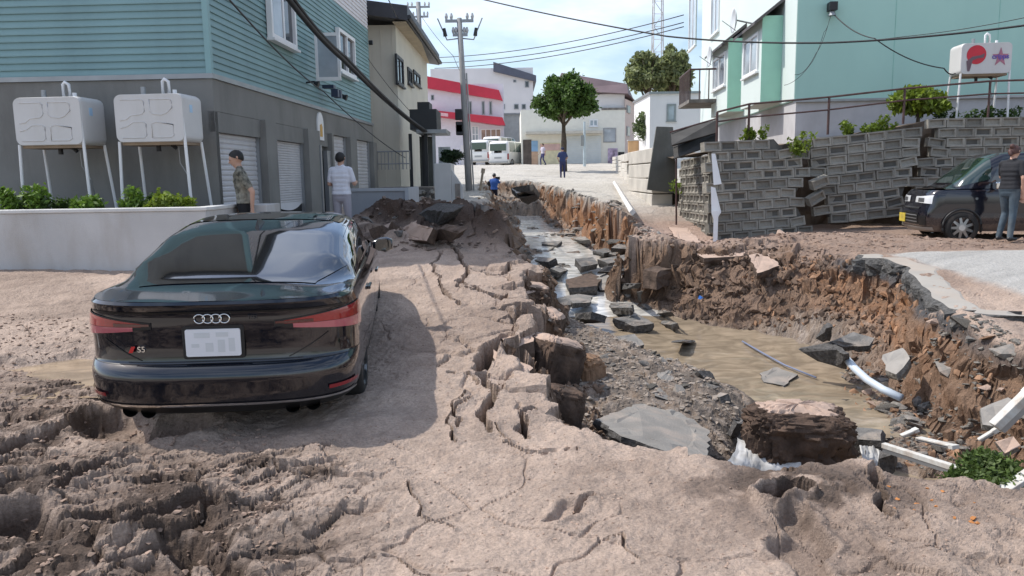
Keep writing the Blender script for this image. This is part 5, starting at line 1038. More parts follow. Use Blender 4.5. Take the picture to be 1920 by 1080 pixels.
# tail lights
for sd in (1, -1):
    lamp = car.patch('tail_light', M_TAIL, .335, car.qx(.8, .50), lambda f: .798+.014*f, lambda f: .888-.055*f**2, .010, sd, 22)
    car.patch('clear_lens', M_TAILC, .33, car.qx(.8, .56), lambda f: .712+.07*f, lambda f: .795+.014*f, .009, sd, 22, parent=lamp)
    car.patch('inner_lens', mat('tail_dark', (.07, .004, .006), .12, coat=1), car.qx(.8, .70), car.qx(.8, .44), lambda f: .812+.004*f, lambda f: .835-.004*f, .014, sd, 10, parent=lamp)
    car.patch('lamp_surround', M_TRIM, .335, car.qx(.8, .43), lambda f: .706+.09*f, lambda f: .892-.055*f*f, .006, sd, 22, parent=lamp)
    car.patch('reflector', mat('reflector_red', (.25, .01, .015), .25, coat=1), .30, car.qx(.35, .80), .335, .362, .012, sd, 10)
    car.patch('bumper_groove', M_TRIM, car.qx(.6, .52), car.qx(.6, .80), lambda f: .575+.15*f, lambda f: .582+.15*f, .004, sd, 8)
    for k, xx in enumerate((.50, .64)):
        c = car.S(car.qx(.21, xx/.9), .215, 0, sd); mb = MB(); mb.tube([(c.x, c.y-.005, c.z), (c.x, c.y+.2, c.z)], .05, 18, cap=False); mb.tube([(c.x, c.y+.08, c.z), (c.x, c.y+.1, c.z)], .048, 14); mb.build('exhaust_tip', mat('dark_chrome', (.10, .095, .09), .3, metal=.9), ct, smooth=True)
mb = MB()
strip = car.patch('chrome_strip', M_CHROME, -car.qx(.27, .985), car.qx(.27, .985), lambda f: .266+.030*abs(2*f-1)**6*0, lambda f: .284, .012, 1, 40)
car.patch('diffuser', M_TRIM, -.30, .30, .172, .262, .006, 1, 30)
car.patch('lid_seam', M_TRIM, -car.qx(.57, .62), car.qx(.57, .62), .566, .572, .003, 1, 30)
car.patch('spoiler_shadow_gap', M_TRIM, -car.qx(.9, .92), car.qx(.9, .92), .898, .912, .003, 1, 40)
car.patch('bumper_seam', M_TRIM, -.33, .33, .553, .5565, .003, 1, 40)
# plate (characters unreadable), rings emblem, badge
c = car.S(0, .69, .0); PM = Matrix.Translation((0, c.y-.022, .700)) @ Matrix.Rotation(math.pi/2, 4, 'X')
mb = MB(); mb.prism(rounded(.355, .185, .012, 2), 0, .012, M=PM); pt = mb.build('licence_plate', M_PLATE, ct)
mb = MB(); mb.prism(rounded(.40, .225, .02, 3), -.012, -.001, M=PM); mb.build('plate_holder', M_TRIM, pt)
for x0, x1, z0, z1 in ((-.12, -.02, .035, .07), (.02, .10, .04, .07), (-.05, .0, -.06, .0), (.03, .075, -.065, .02), (.10, .14, -.06, .03), (-.14, -.09, -.03, -.005)): mb = MB(); mb.prism([(x0, z0), (x1, z0), (x1, z1), (x0, z1)], .0125, .0135, M=PM); mb.build('faded_mark', M_PLG, pt)
c = car.S(0, .86, .0)
for k in range(4):
    mb = MB(); q = [Vector((-.08+.0535*k+.034*math.cos(a), c.y-.012, .862+.030*math.sin(a))) for a in np.linspace(0, 2*math.pi, 22)]; mb.tube(q, .0052, 6, cap=False); mb.build('emblem_ring', M_CHROME, ct, smooth=True)
c = car.S(car.qx(.68, .55), .665, .0, -1); BM = Matrix.Translation((-.515, c.y-.012, .655)) @ Matrix.Rotation(math.pi/2, 4, 'X')
mb = MB(); mb.prism([(-.045, -.02), (-.02, -.02), (.0, .022), (-.025, .022)], 0, .006, M=BM); bd = mb.build('badge', mat('badge_red', (.55, .02, .02), .3), ct)
text_mesh('S5', 'badge_letters', M_CHROME, bd, .055, BM @ Matrix.Translation((.038, 0, .004)), .003)
text_mesh('TFSI', 'model_letters', mat('smoked_chrome', (.10, .11, .13), .2, metal=.9), ct, .036, Matrix.Translation((.26, car.S(car.qx(.86, .28), .86, .004).y-.004, .862)) @ Matrix.Rotation(math.pi/2, 4, 'X') @ Matrix.Rotation(R(2), 4, 'Y'), .003)
# antenna fin, mirrors, handles, wheels
mb = MB(); z_ = car.roofz(1.66); mb.add([(-.018, 1.60, z_-.01), (.018, 1.60, z_-.01), (.024, 1.85, z_+.02), (-.024, 1.85, z_+.02), (0, 1.64, z_+.065), (0, 1.70, z_+.07)], [(0,1,4),(1,2,5,4),(2,3,5),(3,0,4,5)]); mb.build('antenna_fin', M_TRIM, ct)
for sd in (1, -1):
    mb = MB(); rows = []
    for f, s_ in ((0, .5), (.06, .9), (.14, 1.0), (.2, .72)): rows.append([(sd*(.875+f), 2.92+.07*s_*math.cos(a), 1.02+.075*s_*math.sin(a)) for a in np.linspace(0, 2*math.pi, 14, endpoint=False)])
    mb.grid(rows, close=True); mb.f.append(tuple(range(3*14, 4*14))); mb.m.append(0); mr_ = mb.build('door_mirror', PA, ct, smooth=True); mb = MB(); mb.prism(rounded(.16, .12, .04), 0, .006, M=Matrix.Translation((sd*.985, 2.845, 1.02)) @ Matrix.Rotation(math.pi/2, 4, 'X')); mb.build('mirror_glass', M_CGLASS, mr_)
    for yy in (1.55, 2.55): mb = MB(); mb.span((sd*.915, yy-.1, .80), (sd*.945, yy+.1, .83)); mb.build('door_handle', PA, ct, bevel=.008)
    car.wheel(sd*.788, .98, .345, .25); car.wheel(sd*.735, 3.78, .345, .25)
    car.patch('sill', M_TRIM, .30, .70, .20, .27, .006, sd, 12)
    car.patch('door_seam', M_TRIM, .44, .4415, .30, .97, .003, sd, 2); car.patch('door_seam', M_TRIM, .535, .5365, .30, .96, .003, sd, 2)

# --- black small hatchback, right
kt = thing('parked_car', 'small black boxy hatchback with yellow plate below the block wall', 'car', (0, 0, 0)); PK = paint('car_paint_black', (.010, .010, .018), .15, .2, dust=.35)
lvk = [(.20, .15, .10, .66), (.26, .08, .05, .70), (.33, .05, .02, .725), (.45, .03, .0, .735), (.58, .03, .01, .738), (.66, .03, .04, .738), (.72, .03, .06, .738), (.82, .04, .07, .735), (.90, .05, .10, .73), (.96, .06, .17, .71)]
kar = Car(kt, 3.39, lvk, .30, .30, 4.2, [(0, .96), (2.0, .96), (2.6, .98), (3.39, .96)], [(0, 1.0), (.12, 1.45), (.3, 1.58), (1.2, 1.64), (2.05, 1.62), (2.28, 1.52), (2.80, 1.08), (2.92, 1.02), (3.39, .97)], [(1.0, 0), (.99, .12), (.97, .35), (.94, .6), (.90, .8), (.85, .92), (.75, .975), (.5, .99), (.3, .995), (0, 1.0)], .03)
kar.body(PK); kar.upper(PK, .07, 3.0, 50)
kar.upatch('windscreen', mat('green_glass', (.02, .042, .036), .04, coat=1.0, spec=.9), lambda f, g: (2.26+.56*f, (g*2-1)*.80), .006, both=True, n=14)
for sd in (1, -1):
    kar.upatch('side_window', M_CGLASS, lambda f, g: (1.25+1.05*g-.25*f*g, .10+.42*f), .005, side=sd, n=10); kar.upatch('rear_side_window', M_CGLASS, lambda f, g: (.35+.82*g, .10+.42*f), .005, side=sd, n=10)
    hl = kar.patch('headlight', mat('headlight_clear', (.72, .74, .76), .1, coat=1.0), .74, kar.qxf(.7, .22), lambda f: .715+.02*f, lambda f: .875-.03*f, .012, sd, 12); kar.patch('indicator', mat('lamp_silver', (.45, .46, .48), .15, metal=.8), kar.qxf(.7, .75), kar.qxf(.7, .42), .745, .82, .016, sd, 8, parent=hl)
    kar.patch('fog_recess', M_TRIM, kar.qxf(.4, .92), kar.qxf(.4, .66), .32, .50, .008, sd, 8)
    mb = MB(); mb.span((sd*.735, 2.16, .96), (sd*.92, 2.26, 1.10)); mb.build('door_mirror', M_CHROME, kt, bevel=.03)
    for yy in (.55, 2.72): kar.wheel(sd*.675, yy, .285, .18, 9)
    for yy in (.55, 2.72): mb = MB(); mb.tube([(sd*.737, yy+.33*math.cos(a), .28+.33*math.sin(a)) for a in np.linspace(-.3, math.pi+.3, 16)], .02, 6); mb.build('wheel_arch_lip', M_TRIM, kt, smooth=True)
    for yy in (.95, 1.85): mb = MB(); mb.span((sd*.737, yy-.09, .80), (sd*.765, yy+.09, .83)); mb.build('door_handle', PK, kt, bevel=.006)
    mb = MB(); mb.tube([(sd*.742, 2.50, .80), (sd*.752, 2.50, .80)], .025, 8); mb.build('side_marker', M_CHROME, kt)
kar.patch('grille_bar', M_CHROME, -kar.qxf(.65, .7) if False else kar.qxf(.65, .0), kar.qxf(.65, .62), .625, .655, .014, 1, 10, mirror=True)
for zz_ in (.37, .43, .49): kar.patch('grille_slat', M_STEEL, kar.qxf(.4, .0), kar.qxf(.4, .58), zz_, zz_+.018, .014, 1, 8, mirror=True)
kar.patch('grille_opening', M_TRIM, kar.qxf(.4, .0), kar.qxf(.4, .62), .33, .54, .007, 1, 8, mirror=True)
kar.patch('bumper_lip', mat('dusty_trim', (.30, .28, .26), .7), kar.qxf(.3, .0), .70, .225, .29, .012, 1, 14, mirror=True)
y_ = 3.39+.012; mb = MB(); mb.prism(rounded(.33, .165, .01, 2), 0, .012, M=Matrix.Translation((.34, y_, .43)) @ Matrix.Rotation(-math.pi/2, 4, 'X')); mb.build('licence_plate', mat('plate_yellow', (.60, .47, .07), .5, var=.08), kt)
for k in (-.06, .0, .06): mb = MB(); mb.prism([(k-.015, -.05), (k+.012, -.05), (k+.012, .03), (k-.015, .03)], .013, .0145, M=Matrix.Translation((.34, y_, .43)) @ Matrix.Rotation(-math.pi/2, 4, 'X')); mb.build('faded_mark', mat('plate_mark', (.45, .36, .10), .6), kt)
KP = Vector((7.66, 14.15, 0)); fw = Vector((-.985, .17, 0)); KA = math.atan2(fw.y, fw.x)-math.pi/2
ctr = KP - fw*3.39 + Vector((.0, .74, 0)); kt.location = (ctr.x, ctr.y, h(8.1, 14.1)-.05); kt.rotation_euler = (R(-.5), 0, KA)

# --- white vans, far street
def van(label, px, py, Y, yaw, sc_=1.0):
    p = PY(px, py, Y); t = thing('parked_van', label, 'van', p, yaw, 'white vans at the far kerb'); PWH = paint('van_white', (.72, .72, .71), .3, 0, dust=.1)
    lvv = [(.25, .08, .05, .80), (.35, .03, .0, .83), (.6, .0, .0, .845), (.8, .0, .05, .85), (1.0, .01, .25, .85), (1.05, .015, .3, .845)]
    v = Car(t, 4.5, lvv, .18, .35, 4.0, [(0, 1.05), (4.5, 1.05)], [(0, 1.2), (.06, 1.85), (.2, 1.97), (3.3, 1.97), (3.6, 1.85), (4.1, 1.15), (4.5, 1.06)], [(1.0, 0), (.995, .12), (.985, .35), (.965, .6), (.94, .8), (.9, .92), (.8, .975), (.5, .99), (.3, .995), (0, 1.0)], .03)
    v.body(PWH); v.upper(PWH, .016, 4.15, 40)
    v.upatch('windscreen', M_GLASS, lambda f, g: (3.62+.42*f, (g*2-1)*.8), .008, both=True)
    for sd in (1, -1):
        for a, b_ in ((.35, 1.45), (1.55, 2.65), (2.75, 3.45)): v.upatch('side_window', mat('van_glass', (.10, .14, .13), .08, coat=1), lambda f, g, a=a, b_=b_: (a+(b_-a)*g, .08+.45*f), .008, side=sd, n=6)
        v.patch('tail_light', M_TAIL, .335, v.qx(.8, .90), .55, 1.0, .012, sd, 4); v.patch('headlight', MATS['headlight_clear'], .70, v.qxf(.7, .6), .65, .82, .012, sd, 6)
        for yy in (.8, 3.5): v.wheel(sd*.77, yy, .31, .18, 6)
    mb = MB(); mb.span((-.68, -.012, 1.22), (.68, .06, 1.75)); mb.build('rear_window', mat('van_rear_glass', (.03, .07, .065), .06, coat=1), t, bevel=.02)
    mb = MB(); mb.span((-.3, -.015, .62), (.3, .0, .76)); mb.build('plate_panel', M_STEEL, t); mb = MB(); mb.span((-.8, -.06, .30), (.8, .02, .44)); mb.build('bumper', M_STEEL, t, bevel=.02); return t
van('white van nearest the road, rear to the camera, by the red building', 934, 313, 60, R(-24))
van('white van farther left, half hidden behind the utility pole', 897, 310, 61, R(-22))
van('white high roofed van parked behind the other two', 921, 300, 66, R(-22))
# ------------------------------------------------------------------ people
def capsule(mb, p0, p1, r0, r1, n=10):
    p0, p1 = Vector(p0), Vector(p1); d = p1-p0
    if d.length < 1e-4: d = Vector((0, 0, 1e-3)); p1 = p0+d
    u = d.normalized(); pts = []; rs = []
    for a in (-85, -60, -30): pts.append(p0+u*(r0*math.sin(R(a)))); rs.append(r0*math.cos(R(a)))
    pts += [p0, p1]; rs += [r0, r1]
    for a in (30, 60, 85): pts.append(p1+u*(r1*math.sin(R(a)))); rs.append(r1*math.cos(R(a)))
    mb.tube(pts, rs, n)
SKIN = mat('skin', (.50, .30, .22), .6, var=.08); HAIR = mat('black_hair', (.012, .010, .009), .6, var=.3); BHAIR = mat('brown_hair', (.07, .03, .025), .6, var=.3)
def person(label, loc, yaw, hgt, cloth, arms, legs=None, lean=0.0, head=(0, 0), voxel=.011, hair=HAIR, hairlen=0, extra=None, cap=None):
    """arms: ((elbow, wrist) right, left) in local metres; legs likewise (knee, ankle)"""
    t = thing('person', label, 'person', loc, yaw); k = hgt/1.70
    top, bot, shoe = cloth; Sg = []      # p0, p1, r0, r1, material index: 0 skin 1 top 2 bottom 3 shoe
    ln = Matrix.Rotation(-lean, 4, 'X'); PV = Vector((0, 0, .93))
    def T(p): p = Vector(p); return PV + ln @ (p-PV)
    Sg += [((-.075, 0, .94), (.075, 0, .94), .112, .112, 2), ((-.06, .0, .86), (.06, 0, .86), .10, .10, 2)]
    for z, w, r in ((1.02, .07, .105), (1.10, .065, .102), (1.18, .075, .108), (1.26, .085, .112), (1.33, .09, .10)): Sg.append((T((-w, 0, z)), T((w, 0, z)), r, r, 1))
    Sg.append((T((-.15, -.005, 1.385)), T((.15, -.005, 1.385)), .062, .062, 1)); Sg.append((T((-.05, -.01, 1.42)), T((.05, -.01, 1.42)), .055, .055, 1))
    Sg.append((T((0, -.005, 1.42)), T((0, .015, 1.52)), .054, .052, 0))
    hd = T((0, .02, 1.585)); HM = Matrix.Translation(hd) @ Matrix.Rotation(head[0], 4, 'Z') @ Matrix.Rotation(head[1], 4, 'X')
    Hp = lambda *p: HM @ Vector(p)
    Sg += [(Hp(0, -.015, .0), Hp(0, .0, .035), .082, .080, 0), (Hp(0, .03, -.05), Hp(0, .035, .01), .058, .07, 0), (Hp(0, .05, -.085), Hp(0, .05, -.075), .036, .04, 0), (Hp(0, .10, -.005), Hp(0, .112, -.028), .010, .016, 0), (Hp(-.018, .085, -.058), Hp(.018, .085, -.058), .012, .012, 0), (Hp(-.04, .082, .02), Hp(.04, .082, .02), .014, .014, 0)]
    for s in (-1, 1): Sg.append((Hp(s*.078, -.01, -.012), Hp(s*.084, -.018, .018), .015, .02, 0))
    for s, (el, wr) in zip((1, -1), arms):
        sh = T((s*.175, -.005, 1.375)); el = Vector(el); wr = Vector(wr); mid = sh.lerp(el, .72)
        Sg += [(sh, mid, .062, .056, 1), (mid, el, .046, .040, 0), (el, wr, .040, .027, 0)]
        d = (wr-el).normalized(); side = d.cross(Vector((0, 1, 0)));
        if side.length < .2: side = d.cross(Vector((1, 0, 0)))
        side.normalize(); nrm = d.cross(side); pc = wr+d*.075; Sg.append((wr, pc, .028, .034, 0)); Sg.append((wr+side*.018+d*.03, pc+side*.02, .02, .02, 0)); Sg.append((wr-side*.018+d*.03, pc-side*.02, .02, .02, 0))
        for i, fl in enumerate((.070, .078, .072, .056)):
            b = pc+side*(.030-.020*i)+d*.012; m1 = b+d*fl*.55+nrm*.012; Sg += [(b, m1, .0105, .010, 0), (m1, m1+d*fl*.42+nrm*.022, .010, .0085, 0)]
        b = wr+side*.03+d*.025; Sg += [(b, b+side*.030+d*.028, .013, .012, 0), (b+side*.030+d*.028, b+side*.034+d*.06, .012, .010, 0)]
    legs = legs or (((.10, .02, .49), (.10, -.01, .09)), ((-.10, .02, .49), (-.10, -.01, .09)))
    for s, (kn, an) in zip((1, -1), legs):
        kn, an = Vector(kn), Vector(an); Sg += [((s*.09, 0, .90), kn, .092, .064, 2), (kn, kn.lerp(an, .35), .064, .062, 2), (kn.lerp(an, .35), an, .062, .050, 2), (an+Vector((0, -.03, -.045)), an+Vector((s*.02, .14, -.055)), .040, .034, 3)]
    mb = MB()
    for p0, p1, r0, r1, m in Sg: capsule(mb, Vector(p0)*k, Vector(p1)*k, r0*k, r1*k, 10)
    me = bpy.data.meshes.new('tmp'); me.from_pydata(mb.v, [], mb.f); o = bpy.data.objects.new('tmp', me); COL.objects.link(o)
    md = o.modifiers.new('r', 'REMESH'); md.mode = 'VOXEL'; md.voxel_size = voxel; md.use_smooth_shade = True
    sm = o.modifiers.new('s', 'SMOOTH'); sm.factor = .5; sm.iterations = 5
    dg = bpy.context.evaluated_depsgraph_get(); nm = bpy.data.meshes.new_from_object(o.evaluated_get(dg)); bpy.data.objects.remove(o)
    nf = len(nm.polygons); C = np.empty(nf*3); nm.polygons.foreach_get('center', C); C = C.reshape(-1, 3); best = np.full(nf, 9.); mi = np.zeros(nf, int)
    for p0, p1, r0, r1, m in Sg:
        a = np.array(Vector(p0)*k); b = np.array(Vector(p1)*k); ab = b-a; tt = np.clip(((C-a)@ab)/(ab@ab+1e-9), 0, 1); d = np.linalg.norm(C-a-tt[:, None]*ab, axis=1)-(r0+(r1-r0)*tt)*k
        n = d < best-.0005; best = np.where(n, d, best); mi = np.where(n, m, mi)
    zc_ = C[:, 2]/k; mi = np.where((mi == 2) & (zc_ > .93) & (zc_ < 1.1), 1, mi)
    nm.materials.clear()
    for m in (SKIN, top, bot, shoe): nm.materials.append(m)
    nm.polygons.foreach_set('material_index', mi.astype(np.int32)); nm.polygons.foreach_set('use_smooth', [True]*nf)
    bo = bpy.data.objects.new('body', nm); COL.objects.link(bo); bo.parent = t
    if cap is None:
        mb = MB(); rows = []; rgx = random.Random(3)
        for i in range(9):
            ph = R(4+i*(17.0+hairlen)); row = []
            for j in range(22):
                a = 2*math.pi*j/22; lim = .40+.60*(0.5-0.5*math.sin(a))**.8; p2 = ph*(lim if i > 3 else (.9*lim+.1) if i > 1 else 1)
                rr = .099*(1+.06*(rgx.random()-.5)); row.append(Hp(rr*.95*math.sin(p2)*math.cos(a), rr*1.10*math.sin(p2)*math.sin(a)-.010, .018+rr*1.08*math.cos(p2))*k)
            rows.append(row)
        mb.grid(rows, close=True); mb.build('hair', hair, t, smooth=True)
    else:
        mb = MB(); capsule(mb, Hp(0, -.01, .03)*k, Hp(0, .01, .05)*k, .097*k, .085*k); mb.tube([Hp(0, .06, .04)*k, Hp(0, .17, .03)*k], [.06*k, .05*k], 8); mb.build('cap', cap, t, smooth=True)
    for s in (-1, 1):
        mb = MB(); capsule(mb, Hp(s*.032, .088, .005)*k, Hp(s*.032, .09, .005)*k, .009*k, .009*k, 6); mb.build('eye', M_BLK, t)
    if extra: extra(t, k, Hp)
    return t
def cl(name, c, var=.1, **kw): return mat(name, c, .85, var=var, bump=.25, bscale=22, **kw)
# man by the first shutter, facing left
p = PY(452, 282, 11.7); zg = p.z-1.72
person('man in patterned olive and cream shirt and black trousers by the first garage shutter', (p.x, 11.7, zg), R(104), 1.72, (mat('camo_shirt', (.16, .15, .12), .85, var=.75, vscale=16, detail=3, bump=.2, stain=(.42, .39, .31), sscale=5), cl('black_trousers', (.012, .012, .014)), M_BLK),
    (((.22, -.10, 1.10), (.17, .06, .88)), ((-.23, -.14, 1.10), (-.19, -.12, .84))), head=(R(6), R(-18)), lean=R(5))
p = PY(637, 286, 14.6); zg = p.z-1.70
person('man seen from behind in white T-shirt and pale grey trousers', (p.x, 14.6, zg), R(-8), 1.70, (cl('white_tee', (.70, .70, .76)), cl('grey_trousers', (.36, .34, .38)), M_BLK), (((.25, .02, 1.12), (.20, .24, 1.14)), ((-.23, .0, 1.12), (-.17, .20, 1.10))), legs=(((.11, .02, .49), (.12, -.02, .09)), ((-.10, .03, .49), (-.11, .02, .09))))
def cam_bag(t, k, Hp):
    mb = MB(); mb.span((-.32, -.02, 1.05), (-.14, .16, 1.30)); mb.build('camera_bag', M_BLK, t, bevel=.03); mb = MB(); mb.span((.02, .22, 1.36), (.22, .36, 1.50)); mb.tube([(.12, .36, 1.43), (.12, .52, 1.43)], .05, 10); mb.build('camera', M_BLK, t, bevel=.01)
p = PY(927, 392, 36.5)
person('photographer in bright blue jacket and dark cap standing in the far channel', (p.x, 36.5, p.z), R(-12), 1.66, (cl('blue_jacket', (.03, .10, .36)), cl('navy_trousers', (.012, .014, .03)), M_BLK), (((.27, .10, 1.22), (.14, .26, 1.40)), ((-.27, .06, 1.15), (-.16, .22, 1.20))), voxel=.02, cap=M_BLK, extra=cam_bag, lean=R(6))
p = PY(1055, 335, 41)
person('man in dark navy uniform with cap standing on the far street below the tree', (p.x, 41, p.z), R(10), (PY(1055, 276, 41).z-p.z), (cl('navy_uniform', (.03, .045, .13)), cl('navy_uniform_trousers', (.03, .035, .10)), M_BLK), (((.28, .02, 1.14), (.20, .12, 1.0)), ((-.28, .02, 1.14), (-.20, .12, 1.0))), voxel=.022, cap=cl('navy_cap', (.02, .025, .06)))
p = PY(1018, 311, 57)
person('distant walker in pale shirt and dark trousers in front of the cream house', (p.x, 57, p.z), R(120), 1.6, (cl('lilac_shirt', (.50, .46, .54)), cl('indigo_trousers', (.05, .05, .14)), M_BLK), (((.24, .08, 1.12), (.2, .2, .95)), ((-.24, -.08, 1.12), (-.2, -.1, .9))), legs=(((.1, .14, .5), (.1, .12, .1)), ((-.1, .04, .5), (-.1, -.2, .14))), voxel=.03)
p = PY(1886, 451, 13.35)
def bun(t, k, Hp):
    mb = MB(); capsule(mb, Hp(0, -.10, .06)*k, Hp(0, -.115, .065)*k, .05*k, .045*k); capsule(mb, Hp(-.02, -.09, -.03)*k, Hp(.0, -.09, -.08)*k, .045*k, .03*k); mb.build('hair_bun', BHAIR, t, smooth=True)
person('woman in black T-shirt and faded jeans beside the black hatchback', (p.x, 13.35, p.z), R(-62), 1.62, (cl('black_tee', (.014, .015, .02)), mat('faded_jeans', (.05, .075, .10), .85, var=.4, vscale=5, bump=.2, stain=(.14, .16, .17), sscale=4), M_BLK), (((.24, -.03, 1.12), (.21, .05, .84)), ((-.22, .10, 1.14), (-.12, .26, 1.12))), legs=(((.10, -.02, .50), (.12, -.10, .09)), ((-.09, .08, .50), (-.10, -.06, .09))), head=(0, R(-22)), hair=BHAIR, hairlen=1.5, extra=bun, lean=R(4))
# ------------------------------------------------------------------ debris
def ragged(poly, seg=.09, amp=.022, seed=1):
    rg = random.Random(seed); out = []
    for (a, b) in zip(poly, poly[1:]+poly[:1]):
        a, b = Vector(a), Vector(b); n = max(1, int((b-a).length/seg)); t = (b-a)/max(1e-6, (b-a).length); nv = t.cross(Vector((0, 0, 1)))
        for i in range(n): out.append(a.lerp(b, i/n)+nv*rg.uniform(-amp, amp)*(0 if i == 0 else 1)+t*rg.uniform(-.3, .3)*seg*(0 if i == 0 else 1))
    return out
def slab(name, label, cat, pts, th, mtop, mside, seed=1, group=None, down=None, amp=.022):
    """broken plate: a ragged outline given by surveyed points, with real thickness"""
    P_ = [PZ(*p) if len(p) == 3 else Vector(p[:3]) for p in pts]; c = sum(P_, Vector())/len(P_); Q = ragged([p-c for p in P_], .09 if c.y < 14 else .2, amp, seed)
    nrm = Vector((0, 0, 0))
    for a, b in zip(Q, Q[1:]+Q[:1]): nrm += a.cross(b)
    nrm.normalize();
    if nrm.z < 0: nrm = -nrm; Q = Q[::-1]
    rg = random.Random(seed+50); n = len(Q); V = list(Q)+[q*1.0-nrm*th*rg.uniform(.35, .6)+q.normalized()*rg.uniform(-.03, .02) for q in Q]+[q*.93-nrm*th*rg.uniform(.85, 1.15) for q in Q]
    inner = [q*.72+nrm*rg.uniform(-.012, .014) for q in Q]; k = 3*n; V += inner
    mb = MB(); mb.add(V, [(i, (i+1) % n, k+(i+1) % n, k+i) for i in range(n)]+[tuple(range(k, k+n))], 0)
    mb.add([], []); base = 0
    fs = [(n+i, n+(i+1) % n, (i+1) % n, i) for i in range(n)]+[(2*n+i, 2*n+(i+1) % n, n+(i+1) % n, n+i) for i in range(n)]+[tuple(range(3*n-1, 2*n-1, -1))]
    mb.f += fs; mb.m += [1]*len(fs)
    o = mb.build(name, [mtop, mside], loc=c); return tag(o, label, cat, group)
M_SLABT = mat('slab_top', (.23, .215, .195), .9, var=.16, vscale=4, bump=.4, bscale=60, stain=(.36, .29, .24), sscale=2.5)
M_MUDT = mat('mud_crust', (.43, .315, .25), .95, var=.12, vscale=4, bump=.6, bscale=22)
M_MUDS = mat('mud_break', (.10, .068, .05), .95, var=.45, vscale=9, bump=1.0, bscale=18)
M_ROCKY = mat('gravelly_break', (.17, .155, .135), .95, var=.5, vscale=26, bump=1.0, bscale=45)
M_EARTHP = mat('brown_plate', (.15, .10, .07), .95, var=.4, vscale=6, bump=1.0, bscale=18, stain=(.24, .15, .09), sscale=3); AS = 'asphalt slab'; CR = 'mud plate'
